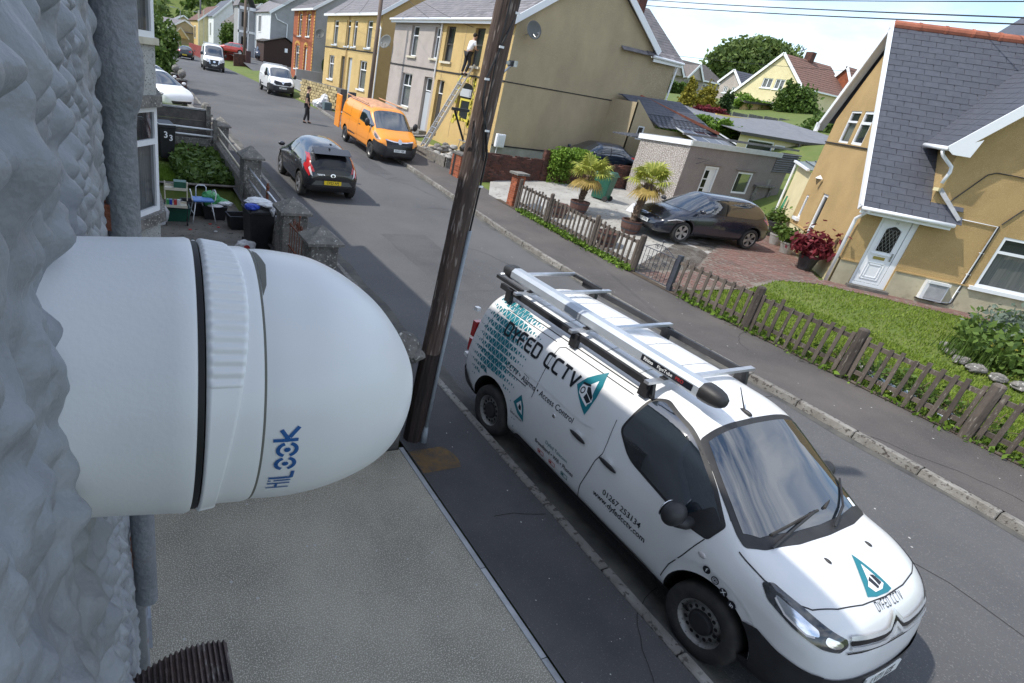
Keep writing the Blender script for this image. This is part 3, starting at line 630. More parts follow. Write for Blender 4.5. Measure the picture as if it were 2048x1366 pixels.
XS=[-300,-120,-60,-20,-9,-1,2.85,2.95,8,12,12.3,14,16,20,23,26,30,34,38,44,50,56,60,68,75,84,90,110,150,220,320]
terrain_grid('ground',XS,[-60,-20,-5,2,4.9,5.1,8,12,16.3,16.5,20,25,31,38,46,56,65,80,100,140,200,300,500],lambda x,y:-.06 if (x<2.9 and 5<y<16.4) else (zq(x,y) if x>12.1 else zr(y))-.05,'grass_base')
hl=terrain_grid('hills',[-260,-200,-140,-90,-40,0,40,80,130,180,240,320,420],[210,240,280,330,400,480],lambda x,y:1.0+max(0,(y-215))*.30*(.75+.25*math.sin(x*.02+1))*(1 if x<130 else max(.15,1-(x-130)/130)),'grass_base')
strip('road',kerb_l,kerb_r,YS,'asphalt',nx=4)
strip('pavement_far_side',lambda y:kerb_r(y)+.13,lambda y:kerb_r(y)+(2.15 if y<50 else 5.5),YS,'pavement',lambda x,y:.115,nx=2)
strip('pavement_near_side',lambda y:2.86 if y<30 else kerb_l(y)-1.4,lambda y:kerb_l(y)-.13,YS,'pavement_near',lambda x,y:.10,nx=2)
kb=thing('kerb','line of worn concrete kerb stones along the near pavement','kerb'); kb2=thing('kerb','line of pale kerb stones along the far pavement below the picket fence','kerb')
def kerb_run(root,f,side,y0,y1,step):
    y=y0;n=0
    while y<y1:
        L_=step*(1 if y<30 else 2.5); a,b=f(y),f(y+L_-.012); z0,z1=zr(y),zr(y+L_)
        jt=random.uniform(-.006,.006)
        w0=.13*side; mb=MB().add([(a+w0+jt,y,z0-.1),(a+jt,y,z0-.1),(b+jt,y+L_-.012,z1-.1),(b+w0+jt,y+L_-.012,z1-.1),
               (a+w0+jt,y,z0+.118),(a+.02*side+jt,y,z0+.118),(b+.02*side+jt,y+L_-.012,z1+.118),(b+w0+jt,y+L_-.012,z1+.118)],
               [(3,2,1,0),(4,5,6,7),(0,1,5,4),(1,2,6,5),(2,3,7,6),(3,0,4,7)])
        o=obj('kerb_stone',mb,'kerb_stone',root); bevel(o,.012,1); y+=L_; n+=1
kerb_run(kb,kerb_l,-1,-3,60,.915); kerb_run(kb2,kerb_r,1,-3,95,.915)
kb['kind']='structure'; kb2['kind']='structure'
for k_ in (kb,kb2):
    del k_['category']
# dark tarmac channel beside the kerbs, patches and cracks on the road
strip('gutter_channel',lambda y:kerb_l(y)+.01,lambda y:kerb_l(y)+.30+.04*math.sin(y*3),[i*.5-3 for i in range(60)],'soil_tar' if 'soil_tar' in MATS else mk('channel',(.055,.055,.055),.95,c2=(.12,.115,.10),sc=2.5,det=8,bump=.4,bsc=60),lambda x,y:.004)
strip('gutter_channel',lambda y:kerb_r(y)-.16-.05*math.sin(y*2.3),lambda y:kerb_r(y)-.01,[i*.5-3 for i in range(80)],'channel',lambda x,y:.004)
# own forecourt slab, edging, neighbour's yard
fc=MB().add([(-.3,-4,.10),(2.80,-4,.10),(2.80,4.70,.10),(-.3,4.70,.10),(-.3,-4,.02),(2.80,-4,.02),(2.80,4.70,.02),(-.3,4.70,.02)],[(0,1,2,3),(1,5,6,2),(2,6,7,3),(0,4,5,1)])
obj('forecourt',fc,'forecourt',kind='structure')
ed=thing('forecourt_edging','thin pale edging strip between forecourt slab and pavement','edging',(0,0,0)); del ed['category']; ed['kind']='structure'
for i in range(10):
    y=4.72-i*.93; o=obj('edging_strip',MB().box(2.80,2.855,y-.922,y,.0,.108+random.uniform(0,.003)),'edging',ed)
obj('next_door_yard',MB().box(-.3,2.95,5.0,16.5,-.05,.005),'dirty_concrete',kind='structure')
iv=thing('stopcock_cover','small rusty square cover plate set in the near pavement','drain cover',(3.12,2.52,.103),R(2))
obj('frame',MB().box(-.085,.085,-.13,.13,-.02,.003),'rust',iv); lid=MB()
for i in range(9): lid.box(-.07,.07,-.115+i*.026,-.10+i*.026,.003,.007)
obj('tread_bar',lid,'rust',iv,kind='stuff')
# ---------------- own house wall beside the lens, with the dome camera on it
mk('roughcast_paint',(.20,.215,.24),.5,c2=(.27,.285,.31),sc=9,det=6,c3=(.17,.175,.185),sc3=26,r3=(.60,.72),bump=.15,bsc=260)
mk('pipe_paint',(.165,.175,.20),.5,c2=(.21,.225,.25),sc=10,c3=(.16,.10,.085),sc3=16,r3=(.63,.74),bump=.35,bsc=90)
mk('reveal_paint',(.30,.33,.38),.6,c2=(.25,.27,.31),sc=5,c3=(.14,.14,.14),sc3=30,r3=(.62,.7),bump=.3,bsc=70)
def bump_wall(y0,y1,z0,z1,st,n,rng,amp=.0125,sc_=1.0):
    ny=int((y1-y0)/st)+1;nz=int((z1-z0)/st)+1; H=np.zeros((ny,nz)); Y=y0+np.arange(ny)*st; Z=z0+np.arange(nz)*st
    for k in range(n):
        cy=rng.uniform(y0,y1);cz=rng.uniform(z0,z1); r=sc_*rng.uniform(.005,.0125)*rng.choice([1,1,1.4]); e=rng.uniform(.7,1.4); h=amp*rng.uniform(.5,1.25)*(r/.010)**.7
        i0,i1=max(0,int((cy-r*2-y0)/st)),min(ny,int((cy+r*2-y0)/st)+2); j0,j1=max(0,int((cz-r*2-z0)/st)),min(nz,int((cz+r*2-z0)/st)+2)
        yy=(Y[i0:i1,None]-cy)*e; zz=(Z[None,j0:j1]-cz)/e; th=rng.uniform(0,3.1); a=yy*np.cos(th)+zz*np.sin(th); b=-yy*np.sin(th)+zz*np.cos(th)
        d=(np.abs(a)**1.8/r**1.8+np.abs(b*1.25)**1.8/r**1.8); v=h*np.exp(-d*1.1)*1.1
        H[i0:i1,j0:j1]=np.maximum(H[i0:i1,j0:j1],v)
    for _ in range(3 if st>.003 else 5): 
        H[1:-1,1:-1]=(H[1:-1,1:-1]*2+H[:-2,1:-1]+H[2:,1:-1]+H[1:-1,:-2]+H[1:-1,2:])/6
    return Y,Z,H
def grid_mesh(name,P,mat,parent=None,smooth=True):
    ny,nz=P.shape[:2]; me=bpy.data.meshes.new(name); me.vertices.add(ny*nz); me.vertices.foreach_set('co',P.reshape(-1).astype(np.float32))
    i=np.arange(ny-1)[:,None]*nz+np.arange(nz-1)[None]; q=np.stack([i,i+nz,i+nz+1,i+1],-1).reshape(-1)
    nf=(ny-1)*(nz-1); me.loops.add(nf*4); me.loops.foreach_set('vertex_index',q.astype(np.int32)); me.polygons.add(nf)
    me.polygons.foreach_set('loop_start',np.arange(nf,dtype=np.int32)*4); me.polygons.foreach_set('loop_total',np.full(nf,4,dtype=np.int32)); me.polygons.foreach_set('use_smooth',[smooth]*nf); me.update(); me.validate()
    return obj(name,me,mat,parent)
rng=np.random.default_rng(5)
hw=thing('terraced_house','own house front wall of thick grey painted roughcast at the picture left edge','house wall',(0,0,0))
def wall_patch(y0,y1,z0,z1,st,n,amp,k=1.0):
    Y,Z,Hh=bump_wall(y0,y1,z0,z1,st,n,rng,amp,k); Yg,Zg=np.meshgrid(Y,Z,indexing='ij'); big=.002*np.sin(Yg*9+Zg*3)+.0015*np.sin(Zg*14-Yg*5)+.0012*np.sin(Yg*60+2*np.sin(Zg*47))*np.sin(Zg*52+Yg*20)
    fade=np.minimum(1,np.minimum(np.minimum(Yg-y0,y1-Yg),np.minimum(Zg-z0,z1-Zg))/.01+.4)
    grid_mesh('roughcast_face',np.stack([-.031+Hh*fade+big,Yg,Zg],-1),'roughcast_paint',hw)
wall_patch(-.10,.62,3.42,4.50,.0019,8200,.0125,.72)
wall_patch(.62,1.40,2.15,4.75,.0050,9500,.0115); wall_patch(-.25,.62,2.15,3.42,.0050,5200,.0115); wall_patch(-.25,.62,4.50,4.75,.0055,900,.0115)
obj('wall_core',MB().box(-.4,-.034,-3,3.0,0,2.15).box(-.4,-.036,1.35,3.0,2.15,7.0).box(-.4,-.036,-3,-.25,2.15,7.0).box(-.4,-.036,-.25,1.35,4.75,7.0).box(-.4,-.055,-.3,1.4,2.1,4.8),'roughcast_paint',hw)
obj('party_pilaster',MB().box(-.3,.012,3.0,3.35,.10,7.0).box(-.3,.03,2.97,3.4,.10,.42),'reveal_paint',hw)
obj('roof_slope',MB().prism([(-6,10.1),(-6,10.0),(.25,6.95),(.25,7.07)],-3,14,1),'slate_grey',hw)  # unseen roof; eaves raised so its shadow covers the pavement and van side
obj('next_door_wall',MB().box(-.4,-.04,3.36,22,0,7.0),'cement_grey',hw)
obj('house_body',MB().box(-9,-.5,-3,22,0,7.0),'cement_grey',hw)
# down pipe with its bulging painted socket
dp=thing('down_pipe','thick painted cast iron down pipe with bulging socket beside the rough wall','pipe',(0,0,0))
mb=MB(); mb.lathe([(.0225,3.0),(.0228,3.5),(.0235,3.98),(.0255,4.000),(.031,4.012),(.036,4.030),(.038,4.055),(.036,4.082),(.031,4.098),(.030,4.15),(.0305,4.30),(.026,4.75)],26)
o=obj('upper_pipe',mb,'pipe_paint',dp,smooth=True); o.location=(.004,.95,0)
rg=np.random.default_rng(2)
for v in o.data.vertices:
    k=1+.035*math.sin(v.co.z*37+math.atan2(v.co.y,v.co.x)*3)+.02*math.sin(v.co.z*83+v.co.x*300); v.co.x*=k; v.co.y*=k
mb=MB(); mb.lathe([(.020,1.0),(.020,2.86),(.030,2.865),(.031,2.93),(.024,2.945),(.024,3.02)],22); o2=obj('lower_pipe',mb,'pipe_paint',dp,smooth=True); o2.location=(-.022,1.12,0)
mb=MB(); mb.lathe([(.033,2.925),(.036,2.95),(.034,3.04),(.026,3.06)],22); o3=obj('rusty_collar',mb,'rust',dp,smooth=True); o3.location=(-.022,1.12,0)
mb=MB(); mb.tube([(-.006,1.16,2.9),(-.006,1.16,1.2)],.009,10); obj('cable_conduit',mb,'pipe_paint',dp,smooth=True)
for z in (3.35,3.85): obj('pipe_bracket',MB().box(-.04,.0,.935,.965,z-.02,z+.02),'rust',dp)
# ladder head with its ribbed rubber pad, resting on the wall below the dome
ld=thing('leaning_ladder','ladder head with ribbed worn rubber pad resting against the wall at the bottom left','ladder',(0,0,0))
mb=MB(); W0=.044
def padp(t): # profile along the curved pad face: from wall outwards
    return (-.028+.116*t, 3.436+.034*math.sin(t*2.3)+.004)
n=19; vs=[];fs=[]
for i in range(n*4+1):
    t=i/(n*4); x,z=padp(t); h=.0035*(1 if (i%4) in (1,2) else -.4); y0=.455
    for dy,dz in ((-.030,-.055),(-.030,0+h),(.020,.004+h),(.024,-.05)): vs.append((x,y0+dy,z+dz-.02))
for i in range(n*4):
    for k in range(4): fs.append((i*4+k,i*4+(k+1)%4,i*4+4+(k+1)%4,i*4+4+k))
fs.append((0,1,2,3)); fs.append(tuple(len(vs)-4+k for k in (3,2,1,0)))
mk('pad_rubber',(.05,.04,.042),.8,c2=(.11,.075,.065),sc=30,c3=(.19,.17,.16),sc3=60,r3=(.6,.7),bump=.4,bsc=160)
obj('rubber_pad',mb.add(vs,fs),'pad_rubber',ld)
for yy in (.44,.06): obj('stile',MB().tube([(.055,yy,3.425),(.30,yy-.02,2.6),(.95,yy-.05,.12)],.028,8),'alu',ld)
for i in range(9):
    t=.08+i*.105; x=.055+t*.9; z=3.40-t*3.3
    if i>0: obj('rung',MB().tube([(x,.44-.03*t,z),(x,.06-.03*t,z)],.014,8),'alu',ld)
# ---- dome camera
dc=thing('dome_camera','white turret security camera with blue brand lettering fixed to the rough grey wall','security camera',(0,.2472,3.9748))
ax=Vector((1,-.0481,-.0426)).normalized(); dc.matrix_world=Matrix.Translation((0,.2472,3.9748))@ax.to_track_quat('X','Z').to_matrix().to_4x4()
mk('cam_white',(.74,.76,.78),.42,c2=(.66,.68,.70),sc=14,det=6,mixr=(.4,.8),c3=(.40,.40,.40),sc3=70,r3=(.74,.80),bump=.03,bsc=500); mk('cam_white_smooth',(.80,.82,.84),.34,c2=(.76,.78,.80),sc=11); mk('cam_seam',(.16,.16,.14),.7)
mk('gasket',(.006,.006,.007),.6)
def lx(name,prof,mat,n=120,parent=dc): 
    o=obj(name,MB().lathe(prof,n,'x'),mat,parent,smooth=True); autosmooth(o,40); return o
lx('junction_base',[(.055,-.035),(.0600,-.034),(.0607,-.0195),(.0618,-.002),(.0630,.015),(.0636,.0215),(.0630,.0235),(.060,.0245)],'cam_white')
lx('gasket_ring',[(.0595,.023),(.0622,.0238),(.0622,.0262),(.0595,.027)],'gasket')
# locking ring with wavy front edge and grip ribs
vs=[];fs=[];n=1440;m=14
def ring_front(t): # t=angle, 0 = +y side .. the rim waves along the girth
    return .0392+.0048*math.cos(t*2-R(240))
for i in range(n):
    t=2*math.pi*i/n; e=ring_front(t); ribz=not(R(155)<t<R(222))
    for j in range(m):
        u=j/(m-1); s_=.0268+(e-.0268)*u; r=.0632-.0012*u
        if j in (0,m-1): r-=.0016
        if ribz and 1<=j<=m-2: r+=.0011*(abs(math.cos(i*math.pi*84/1440))**1.6-.5)*(1 if 1<j<m-2 else .5)
        vs.append((s_,r*math.cos(t),r*math.sin(t)))
for i in range(n):
    for j in range(m-1): fs.append((i*m+j,((i+1)%n)*m+j,((i+1)%n)*m+j+1,i*m+j+1))
o=obj('grip_ring',MB().add(vs,fs),'cam_white_smooth',dc,smooth=True)
lx('inner_collar',[(.0608,.030),(.0612,.046),(.0606,.0486),(.0598,.0490)],'cam_white_smooth')
lx('seam_ring',[(.0596,.0485),(.0604,.0488),(.0604,.0497),(.0596,.0500)],'cam_seam')
# front shroud, fuller below than above
def shroud(t,u):
    # u 0..1 along the nose; angle t measured from +z (top)
    s_=[.0495,.056,.0655,.076,.090,.1035,.1135,.1222,.1290,.1345,.1376,.1386][u]; top=[.0602,.0607,.0605,.0598,.0558,.0486,.0415,.0330,.0240,.0140,.0060,0][u]; bot=[.0602,.0607,.0612,.0606,.0590,.0560,.0530,.0485,.0410,.0290,.0140,0][u]
    k=(.5+.5*math.cos(t))**.9; r=bot+(top-bot)*k
    return s_,r
vs=[];fs=[];n=144
F_=[pchip([.0495,.056,.0655,.076,.090,.1035,.1135,.1222,.1290,.1345,.1376,.1386],a) for a in ([.0602,.0606,.0600,.0588,.0540,.0464,.0390,.0300,.0212,.0120,.0050,0],[.0602,.0607,.0610,.0603,.0582,.0548,.0508,.0452,.0372,.0260,.0140,0])]
SS=[.0495+(.1386-.0495)*(1-(1-i/46)**1.9) for i in range(47)]
for s_ in SS:
    a,b=F_[0](s_),F_[1](s_)
    for i in range(n):
        t=2*math.pi*i/n; k=(.5+.5*math.cos(t))**.9; r=b+(a-b)*k; vs.append((s_,r*math.sin(t),r*math.cos(t)))
for q in range(len(SS)-1):
    for i in range(n): fs.append((q*n+i,(q+1)*n+i,(q+1)*n+(i+1)%n,q*n+(i+1)%n))
sh=obj('shroud',MB().add(vs,fs),'cam_white_smooth',dc,smooth=True)
bm=bmesh.new(); bm.from_mesh(sh.data); dome_bvh=BVHTree.FromBMesh(bm); bm.free()
def on_dome(s_,t,eps):
    """s along the axis, t angle from straight up towards the viewer"""
    d=Vector((0,-math.sin(t),math.cos(t))); o=Vector((s_,0,0))+d*.12; h=dome_bvh.ray_cast(o,-d); n=h[1]
    if n.dot(d)<0: n=-n
    return h[0]+n*eps
def on_patch(name,verts,faces,mat,eps=.0004,maxe=.0025):
    bm=bmesh.new(); bv=[bm.verts.new((a,b,0)) for a,b in verts]
    for f in faces:
        try: bm.faces.new([bv[i] for i in f])
        except ValueError: pass
    for it in range(6):
        es=[e for e in bm.edges if e.calc_length()>maxe]
        if not es: break
        bmesh.ops.subdivide_edges(bm,edges=es,cuts=1); bmesh.ops.triangulate(bm,faces=bm.faces)
    for v in bm.verts: v.co=on_dome(v.co.x,v.co.y/.06,eps)
    bmesh.ops.recalc_face_normals(bm,faces=bm.faces); me=bpy.data.meshes.new(name); bm.to_mesh(me); bm.free(); return obj(name,me,mat,dc)
# lettering: letters run up the girth (reads bottom to top); local a = along girth, b = along the axis
LT=[]   # strokes as (name, polyline(s) in (a,b), width)
wd=.0011
H_=.0105
E1=[('H',[[(0,0),(0,H_)],[(.0048,0),(.0048,H_)],[(0,H_*.42),(.0048,H_*.42)]]),('i',[[(.0078,H_*.25),(.0078,H_)],[(.0078,0),(.0078,H_*.13)]]),('L',[[(.0104,0),(.0104,H_),(.0158,H_)]])]
def patch_strokes(name,lines,w):
    v,f=Car.ribbon2(None,lines,w); v=[(b,a) for a,b in v]; return v,f
s0=.0538; t0=1.665*.06+.0218
def place(v,f,name,eps=.0004): 
    # a: up the girth means decreasing angle from the bottom
    return on_patch(name,[(s0+s_*.93,t0-a*.80) for s_,a in v],f,'blue_print',eps)
for nm,ls in E1: v,f=patch_strokes('l',ls,wd if nm!='L' else .0016); place(v,f,'brand_letter')
for cx in (.0222,.0318):
    for a0,a1 in ((20,160),(200,340)):
        l=[(cx+.0040*math.cos(R(t)),H_*.58+.0042*math.sin(R(t))) for t in range(a0,a1+1,14)]; v,f=patch_strokes('o',[l],.0018); place(v,f,'brand_letter')
    l=[(cx+.0007*math.cos(R(t)),H_*.58+.0007*math.sin(R(t))) for t in range(0,361,40)]; v,f=patch_strokes('o',[l],.0016); place(v,f,'brand_letter')
v,f=patch_strokes('k',[[(.0378,0-.0006),(.0378,H_)],[(.0378,H_*.60),(.0438,H_*.25)],[(.0395,H_*.62),(.0452,H_)]],.0019); place(v,f,'brand_letter')
# notch in the collar above, small pointer mark
on_patch('notch',[(.0500,.030),(.0520,.024),(.0535,.010),(.0515,-.004),(.0500,-.008),(.0499,.012)],[(0,1,2,3,4,5)],'cam_seam',.0003)
on_patch('lip_line',[(.1330,.145),(.1345,.110),(.1350,.110),(.1338,.145)],[(0,1,2,3)],'cam_seam',.0003)
# ---------------- telegraph pole, pier by the forecourt
mk('pole_wood',(.115,.078,.062),.85,c2=(.055,.040,.036),sc=9,det=9,mixr=(.35,.7),c3=(.30,.25,.22),sc3=40,r3=(.60,.68),bump=1.0,bsc=34,stretch=(1,1,.12))
mk('pole_tar',(.014,.012,.012),.75,c2=(.05,.03,.025),sc=9,det=8,bump=.7,bsc=40,stretch=(1,1,.15)); mk('conduit',(.30,.34,.37),.6,c2=(.24,.27,.30),sc=12)
tp=thing('telegraph_pole','thick weathered brown telegraph pole standing on the near pavement behind the van','telegraph pole',(3.035,4.85,0))
def bark(z0,z1,mat,name,r0=.108,r1=.102):
    n=64;mz=int((z1-z0)/.03)+1; vs=[];fs=[]
    for j in range(mz+1):
        z=z0+(z1-z0)*j/mz; r=r0+(r1-r0)*z/5; lx_=.022*z
        for i in range(n):
            t=2*math.pi*i/n; k=1+.030*math.sin(t*7+math.sin(z*1.7)*1.2+z*.3)+.025*math.sin(t*17+z*.9+2*math.sin(z*2.3))+.02*math.sin(t*31-z*2)
            vs.append((lx_+r*k*math.cos(t),r*k*math.sin(t),z))
    for j in range(mz):
        for i in range(n): fs.append((j*n+i,j*n+(i+1)%n,(j+1)*n+(i+1)%n,(j+1)*n+i))
    return obj(name,MB().add(vs,fs),mat,tp,smooth=True)
bark(-.2,1.32,'pole_tar','tarred_foot',.110,.108); bark(1.32,8.2,'pole_wood','timber_shaft')
obj('cable_conduit',MB().tube([(.105,-.10,.12),(.115,-.095,1.2),(.150,-.085,2.75)],.022,10),'conduit',tp,smooth=True)
obj('conduit_shoe',MB().tube([(.105,-.10,.10),(.105,-.10,.34)],[.05,.026],10),'conduit',tp,smooth=True)
cp=[(.150,-.085,2.72),(.165,-.080,3.2),(.150,-.105,3.5),(.08,-.115,3.72),(-.02,-.11,3.95),(-.03,-.11,4.15),(.05,-.115,4.42),(.16,-.085,4.7),(.19,-.07,5.2),(.2,-.07,7.6)]
obj('black_cable',MB().tube(cp,.010,6),'black_plastic',tp,smooth=True)
obj('black_cable',MB().tube([(.12,-.11,3.45),(.03,-.118,3.8),(.03,-.118,4.3),(.06,-.118,5.0)],.007,6),'black_plastic',tp)
for i in (1,3,5,6,7): 
    p=cp[i]; obj('cable_clip',MB().cbox((p[0],p[1]-.012,p[2]),(.045,.014,.018)),'ink_white',tp)
br=obj('step_bracket',MB().box(.10,.30,-.015,.015,4.30,4.33).box(.27,.31,-.05,.05,4.29,4.34),'steel',tp); obj('bracket_strut',MB().tube([(.10,0,4.12),(.28,0,4.30)],.010,6),'steel',br)
b2=obj('step_bracket',MB().box(-.26,-.08,-.015,.015,3.85,3.875),'black_plastic',tp); obj('bracket_strut',MB().tube([(-.23,0,3.85),(-.08,0,3.60)],.010,6),'black_plastic',b2)
st=strip('pole_shade_patch',lambda y:2.87,lambda y:3.35+.05*math.sin(y*9),[4.2+.05*i for i in range(9)],mk('shade_brown',(.075,.062,.05),.95,c2=(.17,.10,.035),sc=9,det=9,bump=.8,bsc=70),lambda x,y:.104)  # brownish shadow patch at the pole foot, painted as a strip on the pavement
pr=thing('pier_with_rubble_cap','dark rendered gate pier with a rough rubble cap between forecourt and yard','pier',(0,0,0))
obj('shaft',MB().box(2.50,2.80,4.74,5.06,0,1.24),'dark_concrete',pr)
def rock(c,r,seed,sq=(1,1,1),n=10):
    rs=np.random.default_rng(seed); bm=bmesh.new(); bmesh.ops.create_icosphere(bm,subdivisions=3,radius=1)
    o=rs.uniform(0,50,3)
    from mathutils import noise
    for v in bm.verts:
        k=1+.28*noise.noise(v.co*1.3+Vector(o))+.16*noise.noise(v.co*3.5+Vector(o))+.06*noise.noise(v.co*9)
        v.co=Vector((v.co.x*sq[0],v.co.y*sq[1],v.co.z*sq[2]))*k*r+Vector(c)
    me=bpy.data.meshes.new('rock'); bm.to_mesh(me); bm.free(); return me
obj('rubble_cap',rock((2.72,4.93,1.37),.20,3,(1.0,1.0,.85)),'old_concrete',pr)
obj('rubble_stone',rock((2.84,4.84,1.30),.11,8,(1,1,.8)),'old_concrete',pr); obj('rubble_stone',rock((2.6,5.0,1.32),.13,9,(1,1,.8)),'old_concrete',pr)
lw=thing('dividing_wall','low dark rendered wall between our forecourt and the next yard','wall',(0,0,0)); obj('render',MB().box(-.03,2.50,4.80,5.0,0,.78),'dark_concrete',lw); obj('coping',MB().box(-.03,2.50,4.76,5.04,.78,.86),'old_concrete',lw)
# ---- neighbour's piers with pyramid caps, low wall, rails
def pier(x,y,w,d,z0,h,label,mat='old_concrete',over=.07,ap=.26):
    p=thing('gate_pier',label,'pier',(x,y,z0),0,'pyramid capped piers along the next yard')
    a=obj('shaft',MB().box(-w/2,w/2,-d/2,d/2,-.1,h),mat,p); bevel(a,.02,2)
    W,D=w/2+over,d/2+over; c=MB().add([(-W,-D,h),(W,-D,h),(W,D,h),(-W,D,h),(-W,-D,h+.05),(W,-D,h+.05),(W,D,h+.05),(-W,D,h+.05),(0,0,h+.05+ap)],[(3,2,1,0),(0,1,5,4),(1,2,6,5),(2,3,7,6),(3,0,4,7),(4,5,8),(5,6,8),(6,7,8),(7,4,8)])
    obj('pyramid_cap',c,'cap_concrete',p); return p
pier(3.07,9.05,.50,.52,.05,1.20,'nearest pyramid capped concrete pier, beside the scrolled iron gate',ap=.24)
pier(3.07,10.95,.50,.58,.10,1.15,'second pyramid capped pier, standing behind the black bin with bags',ap=.24)
pier(3.18,15.7,.46,.62,.26,1.14,'third pyramid capped pier, behind the ivy leaved flower bed')
pier(3.22,21.1,.46,.62,.46,.96,'farthest pyramid capped pier with a white painted cap beside the panel fence')
def lowwall(y0,y1,label,rough=False):
    z0,z1=zr(y0)+.05,zr(y1)+.05; t=thing('low_wall',label,'wall',(0,0,0)); n=max(2,int((y1-y0)/.09)); vs=[];fs=[]
    rs=random.Random(int(y0*10))
    for i in range(n+1):
        y=y0+(y1-y0)*i/n; z=z0+(z1-z0)*i/n; r=(lambda s=.025:rs.uniform(-s,s)) if rough else (lambda s=0:0)
        vs+=[(2.96+r(),y,z-.2),(2.96+r(),y,z+.42+r()),(3.02+r(),y,z+.50+r()),(3.10+r(),y,z+.52+r()),(3.18+r(),y,z+.48+r()),(3.24+r(),y,z+.40+r()),(3.24,y,z-.2)]
    for i in range(n):
        for k in range(6): fs.append((i*7+k,i*7+k+1,i*7+8+k,i*7+7+k))
    obj('masonry',MB().add(vs,fs),'old_concrete' if rough else 'cap_concrete',t)
    return t
lowwall(11.25,15.35,'low rough stone topped wall with two silver rails above it',True)
lowwall(16.05,20.8,'low smooth wall under cream rails between the far piers')
def rails(y0,y1,za,zb,mat,label,hs=(.62,.92),red=()):
    t=thing('rail',label,'railing',(0,0,0))
    for h in hs: obj('rail_bar',MB().tube([(3.08,y0,zr(y0)+h),(3.08,y1,zr(y1)+h)],.028,8),mat,t,smooth=True)
    for y in red: 
        p=obj('rail_post',MB().tube([(3.08,y,zr(y)+.5),(3.08,y,zr(y)+.98)],.035,8),'rust',t,smooth=True); obj('ball_finial',MB().ball((3.08,y,zr(y)+1.02),.045,8).ball((3.08,y,zr(y)+1.09),.03,6),'rust',p,smooth=True)
rails(11.3,15.4,0,0,'alu','two silver tube rails with rusty red posts on the rough wall',red=(11.55,13.2))
rails(16.0,20.8,0,0,mk('cream_paint',(.62,.57,.42),.6,c2=(.5,.46,.36),sc=8),'two cream painted rails on the low wall between far piers')
# scrolled iron gate between the first two piers
ig=thing('iron_gate','rusty scrolled iron gate between the two nearest pyramid capped piers','gate',(2.95,9.35,.1))
for h in (.12,.55,.98): obj('gate_bar',MB().box(-.012,.012,0,1.3,h-.012,h+.012),'rust',ig)
for i in range(8): obj('upright',MB().tube([(0,.05+i*.17,.05),(0,.05+i*.17,.98)],.008,6),'rust',ig)
for k,cy in enumerate((.38,.62,.88)):
    for sg in (-1,1):
        sp=[(0,cy+sg*(.02+.09-.09*math.cos(t)*(1-t/14)),1.08+.09*math.sin(t)*(1-t/14)) for t in [i*.5 for i in range(24)]]; obj('scroll',MB().tube(sp,.007,5),'rust',ig)
obj('spike',MB().tube([(0,.64,.98),(0,.64,1.30)],.010,6).ball((0,.64,1.3),.022,6),'rust',ig)

# small marks on the ground: gum spots, pale flecks, hairline cracks
rgm=random.Random(77); gm=MB()
def spot(x,y,z,r):
    gm.add([(x+r*math.cos(t)*rgm.uniform(.7,1.2),y+r*math.sin(t)*rgm.uniform(.7,1.2),z) for t in [2*math.pi*i/7 for i in range(7)]],[tuple(range(7))])
for i in range(26): spot(rgm.uniform(.1,2.7),rgm.uniform(1.6,4.5),.1015,rgm.uniform(.006,.016))
for i in range(60): y=rgm.uniform(.5,16); spot(rgm.uniform(2.95,3.9),y,zr(y)+.1015,rgm.uniform(.004,.010))
for i in range(70): y=rgm.uniform(.5,22); spot(rgm.uniform(10.4,12.1),y,zr(y)+.1165,rgm.uniform(.006,.016))
for i in range(60): y=rgm.uniform(0,26); spot(rgm.uniform(5,10),y,zr(y)+.002,rgm.uniform(.006,.016))
obj('ground_flecks',gm,mk('fleck',(.45,.44,.42),.9),kind='stuff',fix=False)
ck=MB()
def crack(x,y,a,L,w,dz,st=.12):
    px_,py_=x,y
    for i in range(int(L/st)):
        a+=rgm.uniform(-.35,.35); nx,ny=px_+st*math.cos(a),py_+st*math.sin(a); n=(-math.sin(a)*w,math.cos(a)*w); z0,z1=zr(py_)+dz,zr(ny)+dz
        ck.add([(px_-n[0],py_-n[1],z0),(nx-n[0],ny-n[1],z1),(nx+n[0],ny+n[1],z1),(px_+n[0],py_+n[1],z0)],[(0,1,2,3)]); px_,py_=nx,ny
for i in range(9): crack(rgm.uniform(5,9.5),rgm.uniform(4,26),rgm.uniform(0,6.28),rgm.uniform(.8,3.5),.006,.003)
crack(7.2,-2,1.57,30,.007,.003,.3); crack(3.3,3.4,.3,.7,.005,.103); crack(3.5,1.4,1.2,1.2,.004,.103); crack(11.2,6,1.3,3,.005,.118); crack(11.0,1,1.6,2.5,.005,.118)
obj('hairline_cracks',ck,mk('crack_dark',(.025,.024,.023),.95),kind='stuff',fix=False)
for k,(x0_,x1_,y0_,y1_) in enumerate(((6.1,7.4,9.5,13.2),(8.4,9.4,20,24))):
    strip('tarmac_patch',lambda y:x0_+.02*math.sin(y*7),lambda y:x1_+.02*math.sin(y*5),[y0_+(y1_-y0_)*i/8 for i in range(9)],mk('patch_tar',(.062,.062,.066),.9,c2=(.085,.085,.088),sc=1,c3=(.15,.15,.15),sc3=60,r3=(.6,.7),bump=.5,bsc=60),lambda x,y:.0025)
